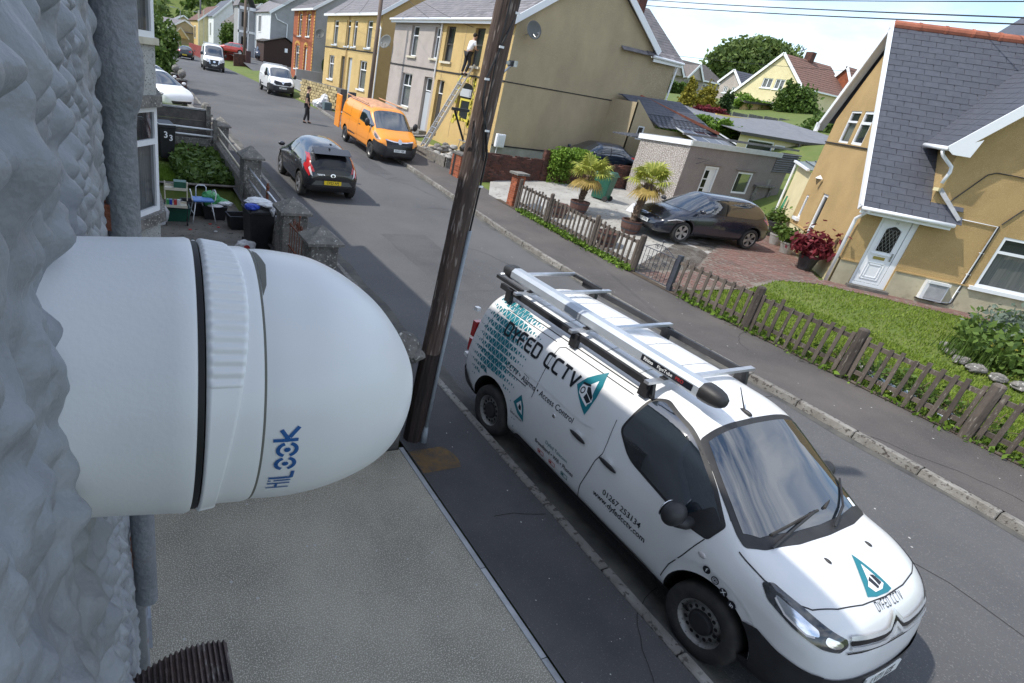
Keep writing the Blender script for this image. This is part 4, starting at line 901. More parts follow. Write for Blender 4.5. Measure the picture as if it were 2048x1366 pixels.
# ---------------- building helpers
class Wall:
    """a wall plane: origin o (left foot seen from outside), u direction, outward normal"""
    def __init__(s,o,u,n): s.o=Vector(o); s.u=Vector(u).normalized(); s.n=Vector(n).normalized()
    def p(s,a,z,d=0): q=s.o+s.u*a+s.n*d; return (q.x,q.y,z)
def facade(parent,W,outline,holes,mat,depth=.13,name='wall'):
    loops=[[Vector((a,z,0)) for a,z in outline]]+[[Vector((x,y,0)) for x,y in h] for h in holes]
    flat=[v for l in loops for v in l]; tri=tessellate_polygon(loops)
    mb=MB(); mb.add([W.p(v.x,v.y) for v in flat],[tuple(t) for t in tri])
    for h in holes:
        k=len(h); mb.add([W.p(a,z) for a,z in h]+[W.p(a,z,-depth) for a,z in h],[(i,(i+1)%k,k+(i+1)%k,k+i) for i in range(k)])
    return obj(name,mb,mat,parent,fix=False)
def rect(a0,a1,z0,z1): return [(a0,z0),(a1,z0),(a1,z1),(a0,z1)]
def wbox(mb,W,a0,a1,z0,z1,d0,d1):
    P=[W.p(a,z,d) for z in (z0,z1) for (a,d) in ((a0,d0),(a1,d0),(a1,d1),(a0,d1))]
    mb.add(P,[(3,2,1,0),(4,5,6,7),(0,1,5,4),(1,2,6,5),(2,3,7,6),(3,0,4,7)]); return mb
mk('curtain',(.52,.52,.50),.9,c2=(.34,.34,.33),sc=6,stretch=(6,6,.2)); mk('lace',(.62,.64,.63),.9,c2=(.40,.43,.43),sc=22,det=2,mixr=(.45,.55))
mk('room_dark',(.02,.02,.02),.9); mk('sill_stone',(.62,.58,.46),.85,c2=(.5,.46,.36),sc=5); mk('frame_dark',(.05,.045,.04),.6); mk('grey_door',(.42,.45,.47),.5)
def window(parent,W,a0,a1,z0,z1,d=-.10,fr=.055,top=None,mull=(),cur='lace',mat='white_upvc',name='window',sill=None,topm=(),label=None):
    mb=MB(); 
    for (x0,x1,y0,y1) in ((a0,a0+fr,z0,z1),(a1-fr,a1,z0,z1),(a0+fr,a1-fr,z0,z0+fr),(a0+fr,a1-fr,z1-fr,z1)): wbox(mb,W,x0,x1,y0,y1,d,d+.06)
    zt=z1-fr
    if top: wbox(mb,W,a0+fr,a1-fr,top-fr/2,top+fr/2,d,d+.06)
    for m in mull: wbox(mb,W,m-fr/2,m+fr/2,z0+fr,(top-fr/2) if top else zt,d+.002,d+.058)
    for m in topm: wbox(mb,W,m-fr/2,m+fr/2,top+fr/2,zt,d+.002,d+.058)
    w=obj(name,mb,mat,parent,label=label)
    obj('pane',MB().add([W.p(a0+fr*.6,z0+fr*.6,d+.025),W.p(a1-fr*.6,z0+fr*.6,d+.025),W.p(a1-fr*.6,z1-fr*.6,d+.025),W.p(a0+fr*.6,z1-fr*.6,d+.025)],[(0,1,2,3)]),'window_glass',w)
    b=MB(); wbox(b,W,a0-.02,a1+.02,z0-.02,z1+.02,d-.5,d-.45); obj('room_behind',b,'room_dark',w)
    if cur:
        nn=16; vs=[];fs=[]
        for i in range(nn+1):
            a=a0+(a1-a0)*i/nn; o=d-.07+.02*(i%2); vs+=[W.p(a,z0+.02,o),W.p(a,z1-.02 if not top else top,o)]
        for i in range(nn): fs.append((2*i,2*i+2,2*i+3,2*i+1))
        obj('curtain',MB().add(vs,fs),cur,w)
    if sill: b=MB(); wbox(b,W,a0-.12,a1+.12,z0-.10,z0,-.05,.10); obj('sill',b,sill,w)
    return w
def slope(parent,P0,U,V,nu,nv,mat,name='roof_face',th=.03):
    """flat slab: corner P0, edge vectors"""
    P0,U,V=Vector(P0),Vector(U),Vector(V); n=U.cross(V).normalized()*th
    if n.z<0: n=-n
    pts=[P0,P0+U,P0+U+V,P0+V]; mb=MB().add([tuple(p) for p in pts]+[tuple(p+n) for p in pts],[(3,2,1,0),(4,5,6,7),(0,1,5,4),(1,2,6,5),(2,3,7,6),(3,0,4,7)]); return obj(name,mb,mat,parent)
def tiles(parent,P0,U,V,tw,th,mat,limit=300,name='slate',clip=None,thick=.012,order=None,gap=.008,stuffname='slates_beyond',far_first=False):
    """courses of slates up a slope. P0 eave corner, U along the eave, V up the slope"""
    P0,U,V=Vector(P0),Vector(U),Vector(V); L,H=U.length,V.length; u=U.normalized(); v=V.normalized(); n=u.cross(v)
    if n.z<0: n=-n
    nr=int(round(H/th)); th=H/nr; nc=int(round(L/tw)); tw=L/nc
    me=MB().add([(gap/2,-.03,thick),(tw-gap/2,-.03,thick),(tw-gap/2,th+.02,.002),(gap/2,th+.02,.002),(gap/2,-.03,0),(tw-gap/2,-.03,0)],[(0,1,2,3),(4,5,1,0),(4,0,3),(1,5,2)]).mesh(name,fix=False); me.materials.append(MATS[mat])
    pl=[]
    for r in range(nr):
        off=(tw/2 if r%2 else 0)
        for c in range(-1 if off else 0,nc):
            a0=c*tw+off; w=1.0
            if a0<0: w=.5; a0=0
            if a0+tw*w>L+1e-4: w=.5
            if clip and not clip((a0+tw*w/2)/L,(r+.5)/nr): continue
            pl.append((a0,r*th,w,P0+u*(a0+tw*w/2)+v*(r+.5)*th))
    if order: pl.sort(key=lambda q:order(q[3]))
    bm=MB()
    for i,(a,b,w,c) in enumerate(pl):
        j=random.uniform(-.002,.003); M_=Matrix(((u.x,v.x,n.x,0),(u.y,v.y,n.y,0),(u.z,v.z,n.z,0),(0,0,0,1))); o=P0+u*(a+random.uniform(-.002,.002))+v*(b+random.uniform(-.004,.004))+n*(.004+j+.001)
        T=Matrix.Translation(o)@M_@Matrix.Diagonal((w,1,1,1))
        if i<limit: ob=bpy.data.objects.new(name,me); COL.objects.link(ob); ob.parent=parent; ob.matrix_world=T; ob.matrix_local=parent.matrix_world.inverted()@T if False else T
        else:
            bm.T=T; bm.add([tuple(q.co) for q in me.vertices],[tuple(p.vertices) for p in me.polygons])
    if bm.v: obj(stuffname,bm,mat,parent,kind='stuff',fix=False)
def beam(parent,name,a,b,w,h,mat,up=(0,0,1)):
    a,b=Vector(a),Vector(b); d=(b-a).normalized(); s_=d.cross(Vector(up)).normalized()*w/2; t=s_.cross(d).normalized()*h/2
    P=[a-s_-t,a+s_-t,a+s_+t,a-s_+t,b-s_-t,b+s_-t,b+s_+t,b-s_+t]
    return obj(name,MB().add([tuple(p) for p in P],[(3,2,1,0),(4,5,6,7),(0,1,5,4),(1,2,6,5),(2,3,7,6),(3,0,4,7)]),mat,parent)
def bricks(parent,x0,x1,y0,y1,z0,z1,mat='brick_red',limit=300,bl=.215,bh=.065,j=.01,core=True,top_irreg=0,stuff=False,jit=.003,coremat='mortar'):
    if core: obj('mortar_core',MB().box(x0+.008,x1-.008,y0+.008,y1-.008,z0-.1,z1-.004-top_irreg*.6),coremat if not stuff else 'brick_dark',parent)
    me={}
    nb=0; nr=max(1,int(round((z1-z0)/(bh+j)))); hh=(z1-z0)/nr; bm=MB()
    def put(cx,cy,cz,dx,dy,dz):
        nonlocal nb
        if stuff or nb>=limit:
            bm.box(cx-dx/2,cx+dx/2,cy-dy/2,cy+dy/2,cz-dz/2,cz+dz/2); nb+=1; return
        k=(round(dx,3),round(dy,3),round(dz,3))
        if k not in me: m=MB().cbox((0,0,0),(dx,dy,dz)).mesh('brick'); m.materials.append(MATS[mat]); me[k]=m
        o=bpy.data.objects.new('brick',me[k]); COL.objects.link(o); o.parent=parent; o.location=(cx,cy,cz); nb+=1
    for r in range(nr):
        z=z0+(r+.5)*hh
        for (A0,A1,fixed,ax,sg) in ((x0,x1,y0,'x',-1),(x0,x1,y1,'x',1),(y0,y1,x0,'y',-1),(y0,y1,x1,'y',1)):
            L=A1-A0; n=max(1,int(round(L/(bl+j)))); st=L/n; off=st/2 if (r+(ax=='y'))%2 else 0; edges=[0]+[e for e in [off+i*st for i in range(0 if off else 1,n)] if e>1e-3]+[L]
            for i in range(len(edges)-1):
                a,b=A0+edges[i],A0+edges[i+1]; jj=random.uniform(-jit,jit)
                if top_irreg and r>=nr-2 and random.random()<.45: continue
                if ax=='x': put((a+b)/2,fixed-sg*(.03)+jj,z,b-a-j,.06,hh-j)
                else: put(fixed-sg*.03+jj,(a+b)/2,z,.06,b-a-j,hh-j)
    if bm.v: obj('brickwork',bm,mat,parent,kind='stuff')
def clump(name,pts,size,mat,parent=None,seed=0,kind=None,up=.3,asp=1.6,flat=False):
    """many leaf quads at pts (n,3)"""
    rg=np.random.default_rng(seed); n=len(pts); P=np.asarray(pts,float)
    d=rg.normal(size=(n,3)); d[:,2]+=up; d/=np.linalg.norm(d,axis=1)[:,None]
    a=np.cross(d,rg.normal(size=(n,3))); a/=np.linalg.norm(a,axis=1)[:,None]; b=np.cross(d,a)
    s=size*rg.uniform(.6,1.4,(n,1)); a=a*s*asp/2; b=b*s/2
    V=np.stack([P-a,P-b*.9+a*.1,P+a,P+b*.9+a*.1],1).reshape(-1,3)
    me=bpy.data.meshes.new(name); me.vertices.add(n*4); me.vertices.foreach_set('co',V.reshape(-1).astype(np.float32)); me.loops.add(n*4); me.loops.foreach_set('vertex_index',np.arange(n*4,dtype=np.int32)); me.polygons.add(n)
    me.polygons.foreach_set('loop_start',np.arange(n,dtype=np.int32)*4); me.polygons.foreach_set('loop_total',np.full(n,4,dtype=np.int32)); me.update()
    return obj(name,me,mat,parent,kind=kind)
def crown_pts(blobs,n,seed,shell=.55):
    """points in a union of ellipsoids (cx,cy,cz,rx,ry,rz), denser near surfaces, gathered in twiggy tufts"""
    rg=np.random.default_rng(seed); out=[]; vol=np.array([b[3]*b[4]*b[5] for b in blobs])**.67; vol/=vol.sum()
    for b,f in zip(blobs,vol):
        m=max(4,int(n*f/14)); d=rg.normal(size=(m,3)); d/=np.linalg.norm(d,axis=1)[:,None]; r=(rg.uniform(shell,1.05,(m,1)))
        c=np.array(b[:3])+d*r*np.array(b[3:]); t=np.repeat(c,14,0)+rg.normal(size=(m*14,3))*np.array(b[3:])*.13
        out.append(t)
    return np.concatenate(out)
def tree(name,label,x,y,z0,blobs,n,leaf,size,trunk_h,trunk_r,seed,group=None,cat='tree',core=None):
    t=thing(name,label,cat,(x,y,z0),0,group); rg=random.Random(seed)
    mb=MB(); mb.tube([(0,0,-.2),(trunk_r*.3,0,trunk_h*.5),(0,trunk_r*.4,trunk_h)],[trunk_r*1.2,trunk_r,trunk_r*.7],8)
    for b in blobs[:7]:
        mb.tube([(0,0,trunk_h*.8),(b[0]*.5,b[1]*.5,(trunk_h*.8+b[2])/2+.05),(b[0],b[1],b[2])],[trunk_r*.6,trunk_r*.35,trunk_r*.12],5)
    obj('trunk',mb,'bark',t); clump('crown',crown_pts(blobs,n,seed),size,leaf,t,seed); return t
mk('bark',(.10,.075,.055),.9,c2=(.05,.04,.03),sc=8,bump=.5,bsc=20)
# ---------------- yellow and pink-grey semi across the road
X0=15.0; YA,YB,YS_=22.2,34.5,28.55
sm=thing('semi_detached_house','pair of houses, half pinkish grey half ochre, with plain gable end behind the pole','house',(0,0,0))
Wf=Wall((X0,YB,0),(0,-1,0),(-1,0,0)); a_=lambda y:YB-y
arch=lambda a0,a1,z0,z1,h=.12:[(a0,z0),(a1,z0),(a1,z1-h)]+[((a0+a1)/2+(a1-a0)/2*math.cos(R(t)),z1-h+h*math.sin(R(t))) for t in range(20,180,20)]+[(a0,z1-h)]
UW=[(32.15,31.22,4.82,6.32,1),(29.32,28.66,4.84,6.28,1)]; 
holesP=[rect(a_(32.15),a_(31.22),4.82,6.32),rect(a_(29.35),a_(28.66),4.84,6.28),rect(a_(32.6),a_(31.25),2.18,3.93),rect(a_(29.72),a_(28.78),1.2,3.93)]
facade(sm,Wf,[(0,.6),(a_(YS_),.6),(a_(YS_),6.62),(0,6.62)],holesP,'render_pink_grey',.22)
holesY=[rect(a_(28.1),a_(27.2),4.77,6.32),rect(a_(25.35),a_(24.5),4.72,6.28),rect(a_(28.22),a_(27.45),1.2,3.9),arch(a_(25.95),a_(24.6),2.28,3.98,.22)]
facade(sm,Wf,[(a_(YS_),.6),(a_(YA),.6),(a_(YA),6.62),(a_(YS_),6.62)],holesY,'render_yellow',.22)
for (y0,y1,z0,z1,t) in ((32.15,31.22,4.82,6.32,5.85),(29.35,28.66,4.84,6.28,5.85)): window(sm,Wf,a_(y0)+.0,a_(y1),z0,z1,-.2,.06,t,cur='lace',sill='sill_stone')
window(sm,Wf,a_(32.6),a_(31.25),2.18,3.93,-.2,.06,3.3,topm=((a_(32.6)+a_(31.25))/2,),cur='lace',sill='sill_stone')
for k,(y0,y1,z0,z1,t) in enumerate(((28.1,27.2,4.77,6.32,5.55),(25.35,24.5,4.72,6.28,5.6))): window(sm,Wf,a_(y0),a_(y1),z0,z1,-.2,.07,t,cur='curtain' if k==0 else None,mat='frame_dark' if k==0 else 'frame_dark',sill='sill_stone')
ww=window(sm,Wf,a_(25.75),a_(24.75),2.30,3.30,-.15,.10,None,cur=None,mat=mk('yellow_foam',(.66,.56,.05),.8,c2=(.5,.45,.1),sc=9),label='window being refitted with yellow foam round its frame')
obj('top_light',MB().box(X0+.02,X0+.1,24.75,25.75,3.38,3.72),'grey_door',ww)
fo=MB(); rg=random.Random(4)
for i in range(60):
    y=rg.choice([24.55+rg.uniform(-.12,.08),26.0+rg.uniform(-.1,.1),rg.uniform(24.5,26.05)]); z=rg.uniform(2.0,4.2) if not (24.6<y<25.9) else rg.choice([2.2,4.0])+rg.uniform(-.08,.25); s_=rg.uniform(.03,.09); fo.box(X0-.02,X0+.03,y-s_,y+s_,z-s_,z+s_*1.4)
obj('expanding_foam',fo,'yellow_foam',sm,kind='stuff')
for (y0,y1,mt) in ((29.72,28.78,'grey_door'),(28.22,27.45,'frame_dark')):
    d=MB(); wbox(d,Wf,a_(y0)+.05,a_(y1)-.05,1.2,3.2,-.22,-.17); dd=obj('door',d,mt,sm); window(dd,Wf,a_(y0)+.05,a_(y1)-.05,3.25,3.9,-.22,.05,cur=None,name='fanlight')
    obj('handle',MB().box(X0+.10,X0+.16,y1+.12,y1+.16,2.15,2.28),'chrome',dd)
bd=MB(); wbox(bd,Wf,-.02,a_(YA)+.01,4.27,4.34,0,.03); obj('string_course',bd,'seam',sm)
for yy in (26.15,27.9): bd=MB(); wbox(bd,Wf,a_(yy)-.008,a_(yy)+.008,1.4,6.6,0,.012); obj('wall_line',bd,'render_gable',sm)
obj('gutter_downpipe',MB().tube([(X0-.10,YS_-.05,6.55),(X0-.08,YS_-.02,5.9),(X0-.06,YS_,3.98)],.04,8),'white_paint',sm)
gpts=[(0,.6),(7.85,.6),(7.85,6.78),(4.1,9.15),(0,6.62)]
Wg=Wall((X0,YA,0),(1,0,0),(0,-1,0))
facade(sm,Wg,gpts,[],'render_gable',name='gable_wall')
bd=MB(); wbox(bd,Wg,.0,7.9,4.28,4.32,0,.02); obj('string_course',bd,'seam',sm)
bd=MB(); wbox(bd,Wg,.0,7.9,.6,1.68,0,.03); obj('plinth',bd,'plinth_grey',sm); bd=MB(); wbox(bd,Wg,.0,7.9,1.68,1.73,0,.06); obj('bell_drip',bd,'seam',sm)
# main roof faces, barge boards, gutters
RZ=9.28; rx=X0+4.1
V_=Vector((rx-(X0-.25),0,RZ-6.55)); slope(sm,(X0-.25,YA-.18,6.55),(0,YB-YA+.36,0),V_,0,0,'slate_grey')
tiles(sm,(X0-.27,YA-.18,6.60),(0,YB-YA+.36,0),V_,.32,.24,'slate_grey',limit=280,order=lambda p:(p-Vector((0,0,4.1))).length)
slope(sm,(rx,YA-.18,RZ),(0,YB-YA+.36,0),(X0+8.05-rx,0,6.62-RZ),0,0,'slate_grey')
beam(sm,'bargeboard',(X0-.30,YA-.20,6.53),(rx,YA-.20,RZ+.06),.05,.26,'white_upvc'); beam(sm,'bargeboard',(rx,YA-.20,RZ+.06),(X0+8.10,YA-.20,6.60),.05,.26,'white_upvc')
obj('fascia_gutter',MB().box(X0-.26,X0-.20,YA-.15,YB+.1,6.42,6.60),'white_upvc',sm); obj('gutter',MB().tube([(X0-.31,YA-.15,6.60),(X0-.31,YB+.15,6.58)],.06,8),'white_upvc',sm)
obj('far_gable',MB().add([(X0,YB,0.6),(X0+7.85,YB,.6),(X0+7.85,YB,6.78),(rx,YB,9.15),(X0,YB,6.62)],[(0,1,2,3,4)]),'render_pink_grey',sm)
# rear wing flush with the gable
xw0,xw1=X0+7.85,X0+9.6
facade(sm,Wall((xw0,YA+.01,0),(1,0,0),(0,-1,0)),[(0,.6),(xw1-xw0,.6),(xw1-xw0,6.4),(0,6.4)],[],'render_gable',name='rear_wall')
slope(sm,(xw0-2.0,YA-.2,6.42),(xw1-xw0+2.2,0,0),(-.0,3.2,2.3),0,0,'slate_grey'); tiles(sm,(xw0-.4,YA-.22,6.46),(xw1-xw0+.6,0,0),(0,3.2,2.3),.3,.22,'slate_grey',limit=20,name='slate')
obj('gutter',MB().tube([(xw0-.1,YA-.28,6.42),(xw1+.2,YA-.28,6.38)],.06,8),'white_upvc',sm); obj('fascia_gutter',MB().box(xw0,xw1+.15,YA-.22,YA-.16,6.22,6.42),'white_upvc',sm)
obj('rear_downpipe',MB().tube([(xw1+.05,YA-.08,6.3),(xw1+.02,YA-.06,4.4)],.045,8),'white_upvc',sm)
obj('chimney_stack',MB().box(21.7,22.2,YA+.6,YA+1.2,7.6,8.75),'brick_dark',sm)
obj('wall_body',MB().box(xw0,xw1,YA+.1,30,.6,6.3),'render_gable',sm)
# lean-to with slate roof at the back of the gable, small window
facade(sm,Wall((21.2,20.6,0),(1,0,0),(0,-1,0)),[(0,.6),(6.0,.6),(6.0,3.4),(1.6,3.45),(.1,4.5),(0,4.5)],[rect(.55,.98,2.85,3.45)],'render_gable',name='rear_wall')
obj('extension_side',MB().box(21.2,21.3,20.6,22.2,.6,4.4),'render_gable',sm)
slope(sm,(22.9,20.45,3.50),(4.0,0,.1),(-1.55,1.4,1.1),0,0,'slate'); tiles(sm,(22.9,20.43,3.54),(4.0,0,.1),(-1.55,1.4,1.1),.3,.2,'slate',limit=60,name='slate')
beam(sm,'ridge_capping',(22.75,22.0,4.70),(26.95,20.35,3.65),.14,.12,'ridge_tile'); beam(sm,'lead_flashing',(21.30,21.9,4.62),(22.8,22.1,4.66),.12,.05,'slate')
window(sm,Wall((21.2,20.6,0),(1,0,0),(0,-1,0)),.55,.98,2.85,3.45,-.08,.06,cur=None)
sd=thing('satellite_dish','dark grey satellite dish on the ochre gable beside the pole','satellite dish',(15.50,21.72,6.30))
def dish(root,r=.36,rz=0,tilt=20):
    mb=MB(); mb.T=Matrix.Rotation(rz,4,'Z')@Matrix.Rotation(R(90-tilt),4,'X'); mb.lathe([(1e-4,0),(r*.5,.02),(r*.85,.07),(r,.11),(r,.12),(r*.85,.085),(r*.5,.035),(1e-4,.015)],24); obj('dish',mb,'grey_cladding',root,smooth=True)
    mb=MB(); mb.T=Matrix.Rotation(rz,4,'Z'); mb.tube([(0,0,-.05),(0,-.30,-.22),(0,-.42,-.12)],.015,5).cbox((0,-.42,-.08),(.06,.08,.08)).tube([(0,.1,0),(0,.35,-.15),(0,.45,-.15)],.02,5); obj('arm',mb,'steel',root)
dish(sd)
sd2=thing('satellite_dish','pale grey satellite dish at the far corner of the pinkish grey house','satellite dish',(14.70,34.85,5.35)); dish(sd2,.40,R(-60))
sd3=thing('satellite_dish','dark satellite dish at the corner of the tan house facing the grey gable','satellite dish',(15.75,51.6,5.6)); dish(sd3,.40,R(-30))
mbx=thing('meter_box','white meter box on the ochre gable beside the pole','meter box',(15.33,22.08,1.93)); b=obj('cabinet',MB().cbox((0,0,0),(.46,.16,.56)),'white_upvc',mbx); bevel(b,.02,2); obj('cabinet_door',MB().cbox((0,-.09,0),(.36,.02,.44)),'white_paint',mbx); obj('supply_pipe',MB().tube([(-.1,-.02,-.28),(-.13,-.02,-1.0)],.02,6),'white_paint',mbx)
# ---------------- tan semi further up
def simple_semi(name,label,x,y0,y1,z0,zs,ze,depth,rz,matf,mats_,windows,doors,roofm='slate_grey',string=True,sill='white_paint'):
    t=thing(name,label,'house',(0,0,0)); W=Wall((x,y1,0),(0,-1,0),(-1,0,0)); A=lambda y:y1-y
    H=[rect(A(a),A(b),c,d) for a,b,c,d,_ in windows]+[rect(A(a),A(b),z0,d) for a,b,d in doors]
    facade(t,W,[(0,z0-.4),(A(y0),z0-.4),(A(y0),ze),(0,ze)],H,matf,.18)
    for a,b,c,d,tt in windows: window(t,W,A(a),A(b),c,d,-.16,.07,tt,cur='curtain' if random.random()<.5 else 'lace',sill=sill,topm=((A(a)+A(b))/2,) if (a-b)>1.2 else ())
    for a,b,d in doors:
        k=MB(); wbox(k,W,A(a)+.04,A(b)-.04,z0,d-.02,-.18,-.13); obj('door',k,'grey_door' if random.random()<.5 else 'frame_dark',t)
    if string: k=MB(); wbox(k,W,-.02,A(y0)+.02,zs-.04,zs+.04,0,.03); obj('string_course',k,'seam',t)
    rx=x+depth/2; g=MB().add([(x,y0,z0-.4),(x+depth,y0,z0-.4),(x+depth,y0,ze),(rx,y0,rz-.12),(x,y0,ze)],[(0,1,2,3,4)]).add([(x,y1,z0-.4),(x+depth,y1,z0-.4),(x+depth,y1,ze),(rx,y1,rz-.12),(x,y1,ze)],[(0,1,2,3,4)]); obj('gable_wall',g,mats_,t)
    V=Vector((rx-x+.2,0,rz-ze+.1)); slope(t,(x-.2,y0-.15,ze-.03),(0,y1-y0+.3,0),V,0,0,roofm); tiles(t,(x-.22,y0-.15,ze+.02),(0,y1-y0+.3,0),V,.34,.30,roofm,limit=0,name='slate',stuffname='slate_courses')
    slope(t,(rx,y0-.15,rz+.04),(0,y1-y0+.3,0),(rx-x+.2,0,-(rz-ze+.1)),0,0,roofm)
    obj('gutter',MB().box(x-.30,x-.18,y0-.1,y1+.1,ze-.14,ze+.02),'white_upvc',t)
    beam(t,'bargeboard',(x-.25,y0-.17,ze-.05),(rx,y0-.17,rz+.02),.05,.22,'white_upvc'); beam(t,'bargeboard',(rx,y0-.17,rz+.02),(x+depth+.25,y0-.17,ze-.05),.05,.22,'white_upvc')
    return t
tan=simple_semi('semi_detached_house','tan rendered pair of houses with four tall upper windows beyond the pinkish grey house',16.0,39.0,50.7,1.7,4.77,7.1,8.5,10.0,'render_yellow','render_ochre',
 [(48.85,47.75,5.0,6.7,6.3),(45.85,44.95,4.97,6.7,6.3),(44.3,43.5,4.99,6.68,6.3),(41.6,40.6,5.01,6.7,6.3),(49.35,48.05,2.45,4.2,3.6),(42.25,40.85,2.32,4.18,3.6)],[(46.36,45.44,4.27),(44.75,43.9,4.25)])
obj('downpipe',MB().tube([(15.85,39.15,7.0),(15.9,39.12,6.4),(15.92,38.9,6.2),(15.92,38.9,1.7)],.05,8),'white_paint',tan); obj('downpipe',MB().tube([(15.92,45.2,7.0),(15.92,45.2,1.7)],.04,6),'render_ochre',tan)
bh=simple_semi('brick_house','narrow red brick house with yellow brick window arches and grey rendered side',16.5,55.8,63.1,2.0,4.9,7.65,9,10.6,'brick_red','cement_grey',
 [(61.2,60.1,5.4,7.27,6.8),(58.35,57.2,5.42,7.25,6.8),(61.8,60.35,2.5,4.55,3.9)],[(58.6,57.65,4.5)],string=False)
mk('brick_yellow',(.62,.36,.09),.85,c2=(.5,.28,.07),sc=5)
for (a,b,c,d) in ((61.2,60.1,5.4,7.27),(58.35,57.2,5.42,7.25),(61.8,60.35,2.5,4.55),(58.6,57.65,2.2,4.5)):
    m=MB()
    for z in np.arange(c,d,.26): m.box(16.46,16.5,a,a+.16,z,z+.16).box(16.46,16.5,b-.16,b,z,z+.16)
    for i in range(9): 
        t=R(20+i*17.5); y=(a+b)/2+(a-b)/2*1.15*math.cos(t); z=d+.02+.30*math.sin(t); m.cbox((16.47,y,z),(.06,.15,.22))
    obj('yellow_brick_trim',m,'brick_yellow',bh,kind='stuff')
m=MB()
for z in np.arange(2.0,7.6,.26): m.box(16.46,16.52,55.8,56.05,z,z+.17)
obj('yellow_brick_quoins',m,'brick_yellow',bh,kind='stuff'); obj('ivy_patch',MB().ball((17.6,55.75,3.3),.4,8,(.5,.2,1.3)),'leaf_dark',bh)
for z in np.arange(2.0,7.6,.15): pass
# ---------------- right hand house set at an angle to the street
f_=Vector((.719,-.695,0)); s_=Vector((.695,.719,0)); c0=Vector((18.42,8.62,0))
rh=thing('rendered_house','ochre rendered house with blue grey slate roof and white front door at the right','house',(0,0,0))
WF=Wall(c0,f_,-s_); WS=Wall(c0+s_*5.5,-s_,-f_)   # WS u runs back towards the corner
P=lambda u,S,z:tuple(c0+f_*u+s_*S+Vector((0,0,z)))
facade(rh,WF,[(0,.3),(12,.3),(12,9),(5.6,9.0),(1.32,4.6),(1.32,3.1),(0,3.1)],[rect(.47,1.36,.60,2.60),rect(3.24,6.0,1.25,2.62)],'render_ochre',.14)
pl=MB(); wbox(pl,WF,0,.44,.3,1.20,0,.025); wbox(pl,WF,1.39,12,.3,1.20,0,.025); obj('plinth',pl,'plinth_render',rh); pl=MB(); wbox(pl,WF,0,.44,1.20,1.235,0,.05); wbox(pl,WF,1.39,12,1.20,1.235,0,.05); obj('bell_drip',pl,'render_ochre',rh)
Sx=lambda S:5.5-S
facade(rh,WS,[(0,.5),(5.5,.3),(5.5,3.0),(2.0,7.30),(0,4.85)],[rect(Sx(4.42),Sx(3.52),4.17,5.14),rect(Sx(3.28),Sx(2.40),4.17,5.14),rect(Sx(3.55),Sx(3.0),.75,2.60),rect(Sx(5.02),Sx(4.72),1.55,2.35)],'render_ochre',.14,name='side_wall')
pl=MB()
WSd=WS; 
obj('plinth',MB().add([WS.p(0,.3,.03),WS.p(1.9,.3,.03),WS.p(1.9,1.28,.03),WS.p(0,1.34,.03)],[(0,1,2,3)]).add([WS.p(2.55,.3,.03),WS.p(5.5,.3,.03),WS.p(5.5,1.20,.03),WS.p(2.55,1.28,.03)],[(0,1,2,3)]),'render_cream',rh,fix=False)
b=MB(); wbox(b,WS,0,1.9,1.30,1.34,0,.05); wbox(b,WS,2.55,5.5,1.24,1.28,0,.05); obj('bell_drip',b,'render_ochre',rh); b=MB(); wbox(b,WS,0,4.0,4.10,4.14,0,.04); obj('string_line',b,'seam',rh)
window(rh,WS,Sx(4.42),Sx(3.52),4.17,5.14,-.08,.06,4.82,cur='curtain'); window(rh,WS,Sx(3.28),Sx(2.40),4.17,5.14,-.08,.08,4.80,cur=None)
window(rh,WS,Sx(3.55),Sx(3.0),.75,2.60,-.10,.09,1.55,cur=None,name='side_door'); window(rh,WS,Sx(5.02),Sx(4.72),1.55,2.35,-.08,.07,None,cur=None,sill='white_upvc')
# main roof: catslide front slope down to the porch gutter
ez,ry,rzz=2.98,3.62,7.45
Vv=Vector(P(0,ry,rzz))-Vector(P(0,-.28,ez-.28)); u0,u1=-.22,12
slope(rh,P(u0,-.28,ez-.30),f_*2.12,Vv,0,0,'slate_joint'); slope(rh,Vector(P(u0+2.1,-.28,ez-.30))+Vv*.30,f_*10.2,Vv*.70,0,0,'slate_joint')
def clipm(a,b):
    u=u0+a*(u1-u0); S=-.28+b*(ry+.28); return (u<1.93) or (S>1.0 and u<1.93+ (S-1.0)*2.4) 
tiles(rh,P(u0,-.31,ez-.25),f_*(u1-u0),Vv,.38,.20,'slate',limit=300,clip=clipm,order=lambda p:(p-Vector((6,8,5))).length,gap=.012)
slope(rh,P(u0,ry,rzz),f_*(u1-u0),Vector(P(0,6.1,4.72))-Vector(P(0,ry,rzz)),0,0,'slate')
for i in range(18):
    o=obj('ridge_tile',MB().tube([P(u0+.02+i*.66,ry,rzz+.045),P(u0+.66+i*.66,ry,rzz+.045)],.13,12),'ridge_tile',rh,smooth=False)
    o.data.polygons.foreach_set('use_smooth',[True]*len(o.data.polygons)) if False else None
    obj('ridge_joint',MB().tube([P(u0+.62+i*.66,ry,rzz+.045),P(u0+.68+i*.66,ry,rzz+.045)],.145,12),'ridge_tile',rh)
def onf(u): return Vector(P(u,-.28,ez-.30)),Vector(P(u,ry,rzz))
a,b=onf(u0-.03); beam(rh,'bargeboard',a,b+Vector((0,0,.02)),.04,.20,'white_upvc'); beam(rh,'verge_lip',a+Vector((0,0,.08)),b+Vector((0,0,.12)),.07,.03,'white_upvc')
a2=Vector(P(u0-.03,6.25,4.55)); beam(rh,'bargeboard',b,a2,.04,.20,'white_upvc'); obj('soffit',MB().add([tuple(b+Vector((0,0,-.1))),tuple(a2+Vector((0,0,-.1))),tuple(a2+f_*.22+Vector((0,0,-.1))),tuple(b+f_*.22+Vector((0,0,-.1)))],[(0,1,2,3)]),'white_paint',rh,fix=False)
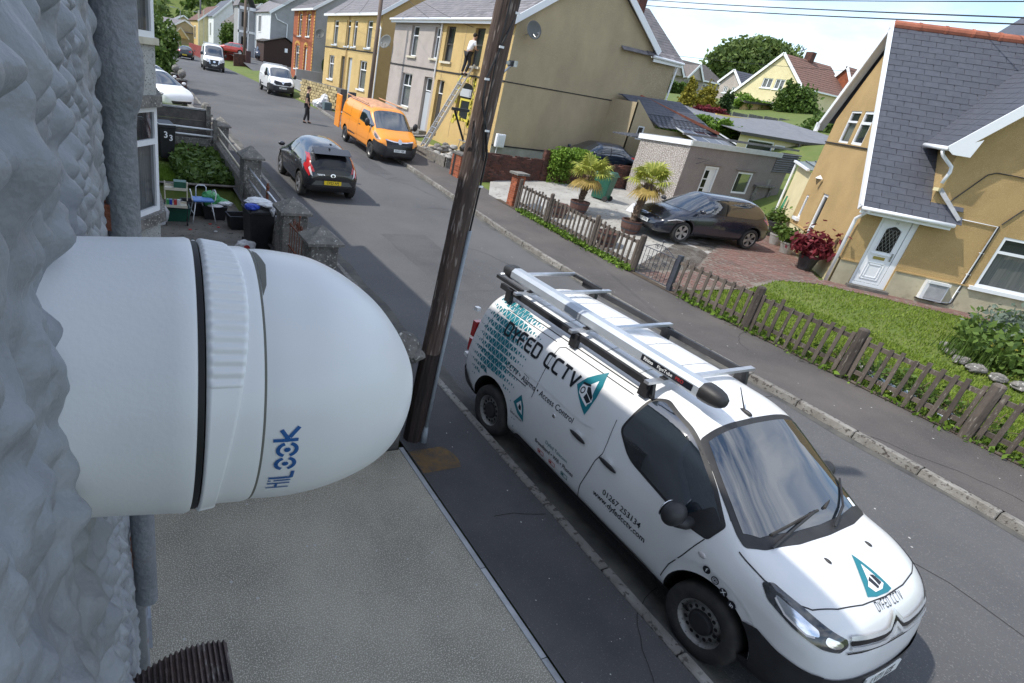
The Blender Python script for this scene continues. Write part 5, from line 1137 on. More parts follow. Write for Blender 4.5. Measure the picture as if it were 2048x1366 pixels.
obj('barge_foot',MB().box(-.02,.02,-.2,.2,-.15,.15),'white_upvc',rh).matrix_world=Matrix.Translation(a2+s_*.0)@Matrix(((f_.x,s_.x,0,0),(f_.y,s_.y,0,0),(0,0,1,0),(0,0,0,1)))
obj('gutter',MB().tube([P(u0-.02,-.36,ez-.30),P(1.92,-.36,ez-.31)],.055,8),'white_upvc',rh,smooth=True); beam(rh,'fascia',P(u0,-.29,ez-.36),P(1.9,-.29,ez-.37),.03,.14,'white_upvc')
obj('downpipe',MB().tube([P(-.05,-.36,ez-.33),P(-.07,-.30,ez-.40),P(-.14,-.05,ez-.62),P(-.13,-.02,ez-.75),P(-.12,-.04,.42)],.045,10),'white_upvc',rh,smooth=True)
for z in (.6,): obj('pipe_collar',MB().tube([P(-.12,-.04,.44),P(-.12,-.04,.52)],.058,10),'white_upvc',rh)
obj('lead_flashing',MB().add([P(1.30,-.02,3.45),P(1.93,-.33,2.80),P(1.99,-.33,2.86),P(1.38,-.02,3.52)],[(0,1,2,3)]),'edging',rh,fix=False); obj('flashing_end',MB().cbox(P(1.27,-.05,3.46),(.12,.12,.08)),'render_cream',rh)
# cross gable
k=1.13; ug,zg=1.02,4.46; ap=6.2
V2=Vector((0,0,0))+f_*(ap-ug)+Vector((0,0,(ap-ug)*k))
slope(rh,P(ug,-.32,zg),s_*9.0,V2,0,0,'slate',th=.04)
tiles(rh,P(ug,1.1,zg+.045),-s_*1.42,V2,.30,.20,'slate',limit=0,name='slate',stuffname='slate_courses'); tiles(rh,P(ug,4.5,zg+.045),-s_*3.4,V2,.30,.20,'slate',limit=0,stuffname='slate_courses')
beam(rh,'bargeboard',P(ug-.05,-.34,zg-.06),P(ap,-.34,zg+(ap-ug)*k),.04,.24,'white_upvc'); obj('barge_foot',MB().add([P(ug+.05,-.365,zg-.14),P(ug+.42,-.365,zg-.14),P(ug+.50,-.365,zg+.30),P(ug-.1,-.365,zg-.05)],[(0,1,2,3)]),'white_upvc',rh,fix=False)
obj('gutter',MB().tube([P(ug-.07,-.30,zg-.02),P(ug-.07,1.0,zg)],.055,8),'white_upvc',rh,smooth=True)
obj('side_cheek',MB().add([P(1.32,0,3.0),P(1.32,1.6,4.4),P(1.32,1.6,4.7),P(1.32,0,4.6)],[(0,1,2,3)]),'render_ochre',rh,fix=False)
obj('downpipe',MB().tube([P(ug-.07,-.05,zg-.08),P(ug-.02,-.05,zg-.18),P(1.30,-.08,zg-.42),P(1.33,-.08,zg-.55),P(1.28,-.10,3.62)],.042,8),'white_upvc',rh,smooth=True)
# front door, window, pipes, meter box, cable
dr=MB(); 
for q in ((.47,.54,.60,2.60),(1.22,1.36,.60,2.60),(.54,1.22,2.52,2.60),(.54,1.22,.60,.68)): wbox(dr,WF,*q,-.10,-.03)
dr=obj('door_frame',dr,'white_upvc',rh); lf=MB(); wbox(lf,WF,.555,1.205,.695,2.505,-.09,-.045); lf=obj('front_door',lf,'white_upvc',rh)
g=rpoly([(.70,1.62),(1.06,1.62),(1.06,2.24),(.88,2.34),(.70,2.24)],.04); obj('door_glass',MB().add([WF.p(a,z,-.035) for a,z in g],[tuple(range(len(g)))]),'black_gloss',lf,fix=False)
for i in range(-3,6):
    for sg in (1,-1):
        a0=.70+i*.09 if sg>0 else 1.06-i*.09; pts=[(a0+sg*t*.30,1.62+t*.62) for t in (0,1)]
        cl=[(max(.70,min(1.06,a)),z) for a,z in pts]; 
        if abs(cl[0][0]-cl[1][0])>.03:
            z0_=1.62+((cl[0][0]-pts[0][0])/(sg*.30))*.62; z1_=1.62+((cl[1][0]-pts[0][0])/(sg*.30))*.62; q=MB(); q.tube([WF.p(cl[0][0],z0_,-.032),WF.p(cl[1][0],z1_,-.032)],.004,4); obj('lattice_lead',q,'steel',lf)
for q in ((.68,.695,1.60,2.26),(1.065,1.08,1.60,2.26),(.64,1.12,1.52,1.56)): t=MB(); wbox(t,WF,*q,-.045,-.02); obj('moulding',t,'white_upvc',lf)
for i_,(m_) in enumerate((0,.06)):
    for q in ((.66+m_,1.10-m_,1.28-m_,1.30-m_),(.66+m_,1.10-m_,.80+m_,.82+m_),(.66+m_,.68+m_,.80+m_,1.30-m_),(1.08-m_,1.10-m_,.80+m_,1.30-m_)): t=MB(); wbox(t,WF,*q,-.045,-.03); obj('moulding',t,'white_upvc',lf)
t=MB(); wbox(t,WF,.74,1.02,1.39,1.47,-.045,-.03); obj('letterbox',t,mk('brass',(.45,.36,.12),.35,.8),lf); t=MB(); wbox(t,WF,1.13,1.16,1.40,1.62,-.045,-.01); obj('handle',t,'steel',lf)
n6=text_tris('38',.085,.0,0,'CENTER'); obj('door_number',MB().add([WF.p(.88+a,2.40+z,-.043) for a,z in n6[0]],n6[1]),'steel',lf,fix=False)
t=MB(); wbox(t,WF,.40,1.42,.50,.60,-.05,.22); obj('doorstep',t,'dark_concrete',rh); t=MB(); wbox(t,WF,.30,1.60,2.62,2.86,0,.015); obj('lintel_band',t,'render_gable',rh)
window(rh,WF,3.24,6.0,1.25,2.62,-.07,.07,2.22,mull=(4.9,),topm=(4.9,),cur='curtain',sill='white_upvc')
obj('condensate_pipe',MB().tube([P(1.45,-.02,2.86),P(2.96,-.03,2.83),P(2.94,-.03,.68),P(2.6,-.06,.60)],.016,6),'white_upvc',rh,smooth=True); obj('black_cable',MB().tube([P(3.00,-.02,2.85),P(2.99,-.02,.68),P(2.9,-.05,.60),P(2.1,-.05,.62)],.016,6),'black_plastic',rh)
obj('black_cable',MB().tube([P(3.02,-.02,2.9),P(3.65,-.02,4.0),P(4.3,-.02,5.1)],.014,6),'black_plastic',rh); obj('black_cable',MB().tube([P(1.6,-.02,2.95),P(1.75,-.02,3.3),P(1.98,-.02,3.7),P(2.15,-.02,4.0),P(2.3,-.02,4.08),P(2.7,-.02,4.08),P(4.2,-.02,4.0),P(6,-.02,3.98)],.014,6),'black_plastic',rh)
for z in (1.0,1.5,2.1): t=MB(); wbox(t,WF,2.92,3.02,z,z+.02,0,.03); obj('pipe_clip',t,'white_upvc',rh)
t=MB(); wbox(t,WF,2.14,2.68,.64,1.16,0,.16); m=obj('gas_meter_box',t,'white_paint',rh); t=MB(); wbox(t,WF,2.22,2.64,.69,1.08,.16,.175); obj('meter_door',t,'edging',m); t=MB(); wbox(t,WF,2.18,2.68,1.10,1.17,.16,.20); obj('meter_hood',t,'white_paint',m)
obj('wall_lantern',MB().add([tuple(Vector(WS.p(Sx(4.1)+a,2.98+z,d))) for a,z,d in ((0,.12,.14),(-.09,0,.05),(.09,0,.05),(.09,0,.23),(-.09,0,.23))],[(0,2,1),(0,3,2),(0,4,3),(0,1,4),(1,2,3,4)]),'white_upvc',rh)
obj('lantern_glass',MB().add([tuple(Vector(WS.p(Sx(4.1)+a,2.98+z,d))) for a,z,d in ((0,-.22,.14),(-.07,0,.07),(.07,0,.07),(.07,0,.21),(-.07,0,.21))],[(0,2,1),(0,3,2),(0,4,3),(0,1,4)]),'window_glass',rh)
# cream side lean-to with clear roof
facade(rh,Wall(c0+s_*7.3+(-f_)*0.0,-s_,-f_),[(0,.4),(1.8,.4),(1.8,3.05),(0,3.2)],[],'render_cream',name='side_extension_wall')
slope(rh,P(-.1,5.5,3.10),s_*1.9+Vector((0,0,.15)),f_*1.4+Vector((0,0,.25)),0,0,'window_glass',name='clear_roof'); 
for q in range(5): beam(rh,'glazing_bar',P(-.1+.3*q,5.5,3.14+.055*q),P(-.1+.3*q,7.4,3.29+.055*q),.03,.04,'steel')
beam(rh,'gutter',P(-.14,5.5,3.12),P(-.14,7.45,3.27),.08,.07,'white_upvc'); obj('downpipe',MB().tube([P(-.10,7.32,3.2),P(-.10,7.32,.55)],.04,8),'white_upvc',rh)
hs=thing('garden_hose','green garden hose hanging in loops on the cream side wall','hose',tuple(c0+s_*6.6-f_*.05+Vector((0,0,0))))
for i in range(9):
    dx=random.uniform(-.12,.12); L=random.uniform(.7,1.25); pts=[(-s_*(.02*i-.08)+Vector((0,0,2.1))+(-f_)*.06)]; pts=[Vector((0,0,2.05))-s_*(dx*.3)-f_*.07, Vector((0,0,2.05-L*.5))-s_*dx-f_*.09, Vector((0,0,2.05-L))-s_*(dx*1.6+.25)-f_*.07]; obj('hose_loop',MB().tube(pts,.022,6),mk('hose_green',(.01,.16,.07),.4),hs,smooth=True)
# ---------------- right side: verge, drives, fence, gate, garage, plants
def sheet(name,poly,mat,dz=.01,step=.5,zf=None,kind='structure'):
    """flat-lying sheet following the ground"""
    bm=bmesh.new(); bv=[bm.verts.new((p[0],p[1],0)) for p in poly]; bm.faces.new(bv); bmesh.ops.triangulate(bm,faces=bm.faces)
    for it in range(7):
        es=[e for e in bm.edges if e.calc_length()>step]
        if not es: break
        bmesh.ops.subdivide_edges(bm,edges=es,cuts=1); bmesh.ops.triangulate(bm,faces=bm.faces)
    for v in bm.verts: v.co.z=(zf or zq)(v.co.x,v.co.y)+dz
    bmesh.ops.recalc_face_normals(bm,faces=bm.faces); me=bpy.data.meshes.new(name); bm.to_mesh(me); bm.free()
    if me.polygons[0].normal.z<0: me.flip_normals()
    return obj(name,me,mat,kind=kind)
mk('drive_pale',(.40,.39,.36),.95,c2=(.27,.26,.24),sc=1.2,det=9,c3=(.16,.15,.13),sc3=9,r3=(.58,.7),bump=.5,bsc=30)
mk('paver',(.20,.105,.085),.9,c2=(.15,.10,.085),sc=2.5,det=6,c3=(.24,.22,.19),sc3=7,r3=(.56,.72),bump=.3,bsc=50); mk('paver_bed',(.12,.09,.075),.95,c2=(.2,.18,.15),sc=2)
HF=lambda u,S:(c0.x+f_.x*u+s_.x*S,c0.y+f_.y*u+s_.y*S)
sheet('driveway',[(12.25,17.6),(12.25,10.35),(14.2,9.9),(16.8,11.3),(23.5,15.2),(20.0,18.7),(17.5,20.5),(13.3,19.2)],'drive_pale',.012)
sheet('driveway',[(12.2,10.35),(12.2,9.0),(14.6,8.5),(16.2,8.7),HF(-.35,-.5),HF(-.0,5.5),HF(-.2,8.6),(23.4,15.2),(16.8,11.3),(14.2,9.9)],'paver_bed',.012)
sheet('path',[(16.0,8.75),HF(-.45,-.75),HF(12,-.75),HF(12,0),HF(0,0),HF(-.3,-.2)],'paver_bed',.014)
# pavers near the camera side, laid in bond
pm=MB(); dirv=Vector((.719,-.695,0)); nv=Vector((.695,.719,0))
def inpoly(x,y,poly):
    c=False;j=len(poly)-1
    for i in range(len(poly)):
        if (poly[i][1]>y)!=(poly[j][1]>y) and x<(poly[j][0]-poly[i][0])*(y-poly[i][1])/(poly[j][1]-poly[i][1])+poly[i][0]: c=not c
        j=i
    return c
PV=[(12.35,10.2),(12.35,9.1),(14.6,8.6),(16.2,8.8),HF(-.35,-.4),HF(-.05,5.4),HF(-.2,8.2),(22.6,14.5),(16.8,11.2),(14.2,9.8)]; PP=[(16.2,8.7),HF(-.4,-.72),HF(8,-.72),HF(8,-.03),HF(0,-.03),HF(-.3,-.2)]
for r in range(-60,90):
    for c in range(-50,70):
        x=17+c*.225+(.11 if r%2 else 0); y=10+r*.115; 
        X_=17+(c*.225+(.11 if r%2 else 0))*dirv.x+r*.115*nv.x; Y_=10+(c*.225+(.11 if r%2 else 0))*dirv.y+r*.115*nv.y
        if not (inpoly(X_,Y_,PV) or inpoly(X_,Y_,PP)): continue
        z=zq(X_,Y_)+.012+random.uniform(.002,.010); a=dirv*.105; b=nv*.050; q=Vector((X_,Y_,z)); t=random.uniform(-.004,.004)
        P4=[q-a-b,q+a-b+Vector((0,0,t)),q+a+b+Vector((0,0,t)),q-a+b]; pm.add([tuple(p) for p in P4]+[tuple(p-Vector((0,0,.02))) for p in P4],[(0,1,2,3),(0,4,5,1),(1,5,6,2),(2,6,7,3),(3,7,4,0)])
obj('paving_bricks',pm,'paver',kind='stuff',fix=False)
# lawn with blades
LW=[(12.30,8.9),(14.4,8.45),(16.0,8.68),HF(-.45,-.8),HF(3,-.8),HF(12,-.8),(26,-4),(12.25,-4)]
sheet('lawn',LW,'grass_base',.010)
sheet('verge',[(12.17,-4),(12.40,-4),(12.40,17.0),(12.17,17.0)],'soil',.006,zf=lambda x,y:zr(y)+.125)
rg=np.random.default_rng(3); pts=[]
while len(pts)<60000:
    x=rg.uniform(12.3,22); y=rg.uniform(-2,8.9)
    if rg.random()<.35: x=rg.uniform(12.3,15)
    if inpoly(x,y,LW): pts.append((x,y,zq(x,y)+.02))
def blades(name,pts,h,mat,seed=1,w=.012,parent=None,kind='stuff',lean=.5):
    rg=np.random.default_rng(seed); P=np.asarray(pts,float); n=len(P); a=rg.uniform(0,6.283,n); H=h*rg.uniform(.5,1.3,n); L=np.stack([np.cos(a),np.sin(a),np.zeros(n)],1); T=np.stack([-np.sin(a),np.cos(a),np.zeros(n)],1)
    tip=P+T*(H*rg.uniform(0,lean,n))[:,None]+np.array([0,0,1])*H[:,None]; V=np.stack([P-L*w,P+L*w,tip],1).reshape(-1,3)
    me=bpy.data.meshes.new(name); me.vertices.add(n*3); me.vertices.foreach_set('co',V.reshape(-1).astype(np.float32)); me.loops.add(n*3); me.loops.foreach_set('vertex_index',np.arange(n*3,dtype=np.int32)); me.polygons.add(n)
    me.polygons.foreach_set('loop_start',np.arange(n,dtype=np.int32)*3); me.polygons.foreach_set('loop_total',np.full(n,3,dtype=np.int32)); me.update()
    return obj(name,me,mat,parent,kind=kind)
blades('grass',pts,.055,'blade',1,.016)
# weeds at the fence foot
wp=[(12.26+rg.normal()*.09,y,zr(y)+.13) for y in np.concatenate([rg.uniform(7.0,8.6,260),rg.uniform(10.3,15.6,2600),rg.uniform(-1,7,700)])]
clump('roadside_weeds',np.array(wp)+rg.normal(size=(len(wp),3))*np.array([.05,.05,.03])+np.array([0,0,.05]),.06,'leaf_bright',kind='stuff',seed=4); blades('roadside_weeds',wp,.14,'leaf_mid',5,.01)
# picket fences
def post(root,y,x,h=1.02,w=.12): 
    z=zr(y)+.11; mb=MB(); mb.tube([(x,y,z-.1),(x+.005,y,z+h*.6),(x,y,z+h-.03),(x,y,z+h)],[w/2*1.15,w/2*1.1,w/2*1.1,w/2*.8],7); return obj('post',mb,'wood_old',root)
def picket_run(root,ys,x,n_each,rail_h=(.22,.78)):
    for i in range(len(ys)-1):
        y0,y1=ys[i],ys[i+1]; n=n_each[i]
        for h in rail_h: beam(root,'rail',(x+.045,y0,zr(y0)+.11+h+random.uniform(-.02,.02)),(x+.045,y1,zr(y1)+.11+h+random.uniform(-.02,.02)),.045,.075,'wood_old')
        for k in range(n):
            y=y0+(y1-y0)*(k+.75)/(n+.5); z=zr(y)+.13+random.uniform(0,.04); h=.86+random.uniform(-.05,.04); w=.030+random.uniform(0,.006); t=random.uniform(-.025,.025)
            mb=MB().add([(x-.012,y-w,z),(x-.012,y+w,z),(x+.012,y+w,z),(x+.012,y-w,z),(x-.012,y-w+t,z+h),(x-.012,y+w+t,z+h-.01),(x+.012,y+w+t,z+h-.01),(x+.012,y-w+t,z+h)],[(3,2,1,0),(4,5,6,7),(0,1,5,4),(1,2,6,5),(2,3,7,6),(3,0,4,7)])
            obj('picket',mb,'wood_old',root)
fa=thing('picket_fence','weathered grey picket fence from the brick pier down to the iron gate','fence',(0,0,0)); fb=thing('picket_fence','weathered brown picket fence in front of the green lawn, right of the gate','fence',(0,0,0))
ya=[15.92,14.2,11.75+.3,10.30]; yb=[8.95,6.85,4.78,2.78,.75,-1.3]
for y in ya: post(fa,y,12.30,w=.15 if y<10.5 else .12)
for y in yb[1:]: post(fb,y,12.22,w=.17)
picket_run(fa,ya,12.30,[9,11,9]); picket_run(fb,yb,12.22,[9,10,10,10,10])
obj('gravel_board',MB().box(12.20,12.26,-2,8.9,.08,.17),'wood_old',fb)
gt=thing('garden_gate','dark blue iron garden gate with scrolls and a blue post between picket fences','gate',(12.26,9.02,zr(9.5)+.11))
obj('gate_post',MB().box(-.05,.05,-.06,.05,-.1,.92),'iron_dark',gt); obj('frame',MB().tube([(0,.10,.08),(0,1.15,.08),(0,1.15,.80),(0,.10,.80),(0,.10,.08)],.014,6),'iron_dark',gt)
for i in range(8): obj('upright',MB().tube([(0,.22+i*.12,.08),(0,.22+i*.12,.80)],.008,5),'iron_dark',gt)
for cy,cz,r in ((.50,.90,.08),(.75,.90,.08),(.38,.55,.07),(.62,.42,.07),(.86,.55,.07),(.62,.62,.06)):
    for sg in (-1,1): obj('scroll',MB().tube([(0,cy+sg*r*.7*(1-t/12)*math.cos(t)+sg*.03,cz+r*(1-t/12)*math.sin(t)) for t in [i*.5 for i in range(20)]],.006,5),'iron_dark',gt)
obj('finial',MB().tube([(0,.62,.80),(0,.62,1.08)],.010,6).ball((0,.62,1.08),.03,6),'iron_dark',gt); obj('top_curl',MB().tube([(0,.15,.80),(0,.4,.92),(0,.62,.98),(0,.85,.92),(0,1.1,.80)],.009,5),'iron_dark',gt)
# brick pier with slab cap, second pier beyond, dark brick garden wall
bp=thing('brick_pier','red brick gate pier with grey stone slab cap at the head of the picket fence','pier',(12.42,16.28,zr(16)+.10)); bricks(bp,-.17,.17,-.17,.17,0,1.10); obj('cap_slab',MB().cbox((0,0,1.14),(.52,.50,.07)),'cap_concrete',bp)
bp2=thing('brick_pier','short red brick pier with dark band beside the rubble front garden','pier',(12.35,20.3,zr(20)+.10)); bricks(bp2,-.2,.2,-.45,.25,0,.86); obj('cap_slab',MB().cbox((.02,-.1,.90),(.5,.85,.07)),'dark_concrete',bp2); obj('dark_band',MB().box(-.215,-.20,-.05,.08,0,.86),'seam',bp2)
gw=thing('garden_wall','rough dark brick garden wall below the ochre gable, partly ivy covered','wall',(0,0,0))
def wallrun(root,p0,p1,zb,h,th=.22):
    d=Vector((p1[0]-p0[0],p1[1]-p0[1],0)); L=d.length; e=thing_e=bpy.data.objects.new('wall_length',None); COL.objects.link(e); e.parent=root; e.location=(p0[0],p0[1],zb); e.rotation_euler=(0,0,math.atan2(d.y,d.x)); bricks(e,0,L,-th/2,th/2,-.05,h,mat='brick_dark',limit=170,top_irreg=.10,jit=.018,coremat='brick_dark')
wallrun(gw,(12.9,19.5),(15.6,19.2),zq(14,19.3),1.0); wallrun(gw,(15.6,19.15),(17.9,18.9),zq(16,19),1.22); wallrun(gw,(17.9,18.9),(20.2,18.85),zq(19,19),.98)
iv=thing('climbing_plant','bright green climber spilling over the dark brick wall behind the palms','climber',(0,0,0)); q=np.random.default_rng(9); n=5200; P=np.stack([q.uniform(15.75,17.9,n),19.0+q.normal(size=n)*.20,0*q.uniform(size=n)],1); P[:,2]=zq(17,19)+1.32-np.abs(q.normal(size=n))*.50*np.where(P[:,0]<16.9,1.15,.38)+.10*np.sin(P[:,0]*7); P[:,1]-=.12; P[:,2]=np.maximum(P[:,2],zq(17,19)+.0); clump('foliage',P,.075,'leaf_bright',iv,9)
# garage
ga=thing('flat_roof_garage','flat roofed pebbledash garage with white fascia behind the dark parked hatchback','garage',(0,0,0)); gx,gy,gz=20.0,16.07,.55
facade(ga,Wall((gx,18.6,0),(0,-1,0),(-1,0,0)),[(0,.4),(2.53,.4),(2.53,3.2),(0,3.1)],[],'pebbledash',name='front_wall')
WG=Wall((gx,gy,0),(1,0,0),(0,-1,0)); mk('render_mauve',(.25,.215,.20),.93,c2=(.20,.17,.16),sc=1.2,det=8,c3=(.36,.32,.30),sc3=60,r3=(.5,.68),bump=.8,bsc=55)
facade(ga,WG,[(0,.3),(6.6,.3),(6.6,3.2),(0,3.2)],[rect(1.28,2.08,.75,2.51),rect(3.38,4.40,1.55,2.44)],'render_mauve',.10)
beam(ga,'fascia_board',(gx-.06,18.7,3.14),(gx-.06,gy-.03,3.28),.04,.20,'white_upvc'); beam(ga,'fascia_board',(gx-.06,gy-.06,3.28),(25.7,gy-.06,3.30),.04,.19,mk('fascia_grey',(.58,.60,.58),.5,c2=(.5,.52,.5),sc=4))
slope(ga,(gx,gy,3.30),(6.6,0,0),(0,2.5,-.05),0,0,'felt'); obj('corrugated_sheet',MB().box(25.72,27.0,gy+.02,gy+.06,2.6,3.42),'slate_grey',ga)
for i in range(9): obj('corrugation',MB().tube([(25.5+.0*i,gy-.02,2.62+i*.09),(27.1,gy-.02,2.66+i*.09)],.03,5),'felt',ga)
for q_ in ((1.28,1.34,.75,2.51),(2.02,2.08,.75,2.51),(1.34,2.02,2.45,2.51)): t=MB(); wbox(t,WG,*q_,-.08,.01); obj('door_frame',t,'white_paint',ga)
dl=MB(); wbox(dl,WG,1.34,2.02,.75,2.45,-.10,-.06); dl=obj('glazed_door',dl,'white_paint',ga)
for i in range(4): t=MB(); wbox(t,WG,1.40,1.66,.95+i*.36,1.26+i*.36,-.062,-.05); obj('door_pane',t,'black_gloss',dl)
window(ga,WG,3.38,4.40,1.55,2.44,-.08,.07,None,cur=None,label='garage side window with cream frame')
for q_ in ((1.15,2.25,2.56,2.60),(3.2,4.55,2.50,2.54)): t=MB(); wbox(t,WG,*q_,0,.05); obj('drip_course',t,'render_mauve',ga)
obj('lamp_bracket',MB().tube([WG.p(.62,2.75,.02),WG.p(.95,2.78,.3),WG.p(.62,2.55,.02)],.012,5),'iron_dark',ga)
ra=thing('roof_railing','grey timber rail and sheet along the flat roofs behind the garage','railing',(0,0,0)); beam(ra,'rail',(21.8,18.1,3.50),(30.0,18.0,3.52),.06,.09,'wood_fence_grey')
for x in (24.2,27.0,29.9): beam(ra,'rail_post',(x,18.05,2.6),(x,18.05,3.5),.07,.07,'wood_fence_grey')
for i in range(7): beam(ra,'sheet_rib',(19.8,19.0+i*.18,3.05),(24.0,18.8+i*.2,3.12+.02*i),.06,.05,'felt')
so_=thing('solar_panels','three framed solar panels leaning on the low roof behind the garage','solar panel',(0,0,0)); mk('solar',(.015,.018,.03),.15,coat=.5)
for i in range(3):
    a=Vector((24.1+i*.95,20.6,3.62)); U=Vector((.88,0,.03)); V=Vector((.45,-1.1,-.42)); slope(so_,a,U,V,0,0,'solar',name='solar_panel',th=.02); beam(so_,'panel_frame',a-Vector((.03,0,-.02)),a+V-Vector((.03,0,-.02)),.05,.05,'white_paint')
beam(so_,'panel_frame',(24.05,20.6,3.66),(26.95,20.6,3.75),.05,.05,'white_paint'); beam(so_,'panel_frame',(26.95,20.6,3.75),(27.4,19.5,3.33),.05,.05,'white_paint')
fl=thing('flat_roof_building','low cream building with grey felt mono roof and long window behind the garage','outbuilding',(0,0,0)); WB=Wall((30.9,22,0),(1,0,0),(0,-1,0))
facade(fl,WB,[(0,1),(5.2,1),(5.2,3.75),(0,3.85)],[rect(.85,3.2,3.02,3.62),rect(3.35,4.3,3.02,3.52)],'render_cream',.1); window(fl,WB,.85,3.2,3.02,3.62,-.06,.07,cur=None); window(fl,WB,3.35,4.3,3.02,3.52,-.06,.07,cur=None)
facade(fl,Wall((36.1,22,0),(.93,-.37,0),(-.37,-.93,0)),[(0,1),(4.5,1),(4.5,3.9),(0,3.75)],[],'render_gable',name='side_wall')
slope(fl,(30.6,21.8,3.88),(5.7,-.0,0),(.5,6.5,.75),0,0,'felt',name='felt_roof'); slope(fl,(36.3,21.8,3.88),(4.2,-1.7,.25),(.5,6.5,.75),0,0,'felt',name='felt_roof'); beam(fl,'dark_fascia',(30.6,21.76,3.84),(36.35,21.76,3.84),.05,.16,'frame_dark'); beam(fl,'dark_fascia',(36.35,21.76,3.84),(40.5,20.1,4.08),.05,.14,'frame_dark'); beam(fl,'yellow_batten',(36.0,27.9,4.62),(41.8,26.4,4.75),.15,.10,mk('yellow_board',(.70,.56,.16),.7)); obj('downpipe',MB().tube([(36.0,21.7,3.75),(35.9,21.7,3.4),(35.9,21.7,2)],.06,6),'frame_dark',fl)
lwb=thing('long_white_roof','long low outbuilding with pale roof below the golden conifers','outbuilding',(0,0,0)); obj('wall',MB().box(31.3,38.2,28.0,28.2,2,4.25),'white_paint',lwb); slope(lwb,(31.0,27.8,4.25),(7.3,0,.0),(0,2.6,.62),0,0,'felt'); beam(lwb,'fascia',(31.0,30.4,4.93),(38.4,30.4,4.90),.1,.12,'render_cream'); beam(lwb,'fascia',(31.0,27.78,4.22),(38.3,27.78,4.22),.06,.12,'white_upvc')
pf=thing('panel_fence','long grey weathered timber panel fence crossing the gardens behind the garages','fence',(0,0,0))
for i in range(7):
    x=38.5+i*2.0; beam(pf,'fence_post',(x,33,3.2),(x,33,4.98+i*.07),.14,.14,'wood_fence_grey')
    for j in range(10): beam(pf,'fence_board',(x+.12+j*.19,33.05,3.3),(x+.12+j*.19,33.05,4.90+i*.07+random.uniform(-.02,.02)),.17,.03,'wood_fence_grey',up=(0,1,0))
    beam(pf,'rail',(x,32.97,4.6+i*.07),(x+2,32.97,4.66+i*.07),.05,.08,'wood_fence_grey')
os_=thing('ochre_outbuilding','ochre outbuilding with dark corrugated roof edge in front of the cream gable','outbuilding',(0,0,0)); obj('wall',MB().box(55,62.6,40,40.3,3.5,6.4).box(62.6,62.8,34,40.3,3.5,6.2),'render_ochre',os_); slope(os_,(54.6,39.8,6.35),(8.4,0,.35),(0,3,.3),0,0,'slate_grey'); beam(os_,'roof_edge',(54.6,39.75,6.36),(63.0,39.75,6.72),.15,.2,'frame_dark'); beam(os_,'roof_edge',(63.0,39.75,6.72),(67.4,38,6.25),.15,.2,'frame_dark')
# far houses on the rise
def gable_x(name,label,x,yl,yr,ya_,zb,zl,zr_,za,x1,wallm,roofm,wins,xr=None):
    """gable facing the street (plane x), ridge running away along +x; yl>yr"""
    t=thing(name,label,'house',(0,0,0)); W=Wall((x,yl,0),(0,-1,0),(-1,0,0)); A=lambda y:yl-y
    facade(t,W,[(0,zb),(A(yr),zb),(A(yr),zr_),(A(ya_),za),(0,zl)],[rect(A(a),A(b),c,d) for a,b,c,d in wins],wallm,.2,'gable_wall')
    for a,b,c,d in wins: window(t,W,A(a),A(b),c,d,-.12,.09,None,mull=((A(a)+A(b))/2,),cur='curtain',sill='white_upvc')
    obj('side_wall',MB().box(x,x1,yr,yr+.2,zb,zr_),wallm if not xr else xr,t)
    slope(t,(x-.2,yr-.3,zr_-.1),(x1-x+.4,0,0),(0,ya_-yr+.3,za-zr_+.1),0,0,roofm); tiles(t,(x-.2,yr-.33,zr_-.05),(x1-x+.4,0,0),(0,ya_-yr+.3,za-zr_+.1),.45,.36,roofm,limit=0,name='roof_tile',stuffname='tile_courses',thick=.03)
    slope(t,(x-.2,ya_,za),(x1-x+.4,0,0),(0,yl-ya_+.3,zl-za-.1),0,0,roofm)
    beam(t,'bargeboard',(x-.25,yl+.3,zl-.12),(x-.25,ya_,za+.1),.06,.28,'white_upvc'); beam(t,'bargeboard',(x-.25,ya_,za+.1),(x-.25,yr-.3,zr_-.1),.06,.28,'white_upvc'); beam(t,'fascia',(x-.2,yr-.35,zr_-.08),(x1,yr-.35,zr_-.08),.08,.16,'white_upvc'); return t
ch=gable_x('cream_house','cream rendered gable house with brown tiled roof on the rise behind the gardens',70,52.9,44.7,48.2,6.5,7.7,9.15,12.4,79,'render_cream','tile_brown',[(49.65,48.4,8.75,9.8),(48.05,46.9,8.72,9.8)])
obj('chimney_stack',MB().box(74.2,75,47.8,48.6,12,13.3),'brick_dark',ch); obj('tv_aerial',MB().tube([(72.6,48.2,12.2),(72.8,48.2,13.6)],.05,4).tube([(72.2,48.2,13.0),(73.4,48.2,13.5)],.05,4).tube([(72.5,48.2,13.5),(73.2,48.2,13.2)],.04,4),'black_plastic',ch)
bg_=gable_x('red_brick_house','red brick gable house with brown tiled roof to the right of the cream gable',79,47.9,44.4,46.0,6.5,9.75,9.9,12.45,88,'brick_red','tile_brown',[(47.5,46.3,8.95,10.05),(45.9,44.8,8.85,9.95)],xr='brick_red')
sg_=gable_x('white_gable_house','small grey gable with white bargeboards beside the cream house roof',76,60.0,56.7,58.4,6.5,9.3,9.0,10.8,84,'render_pink_grey','slate',[(59.2,58.6,8.0,8.8),(57.9,57.2,8.0,8.8)])
gh=thing('grey_terrace','grey rendered houses with twin white edged gables and brown roof beyond the conifers','house',(0,0,0)); WH=Wall((76.5,70,0),(1,0,0),(0,-1,0))
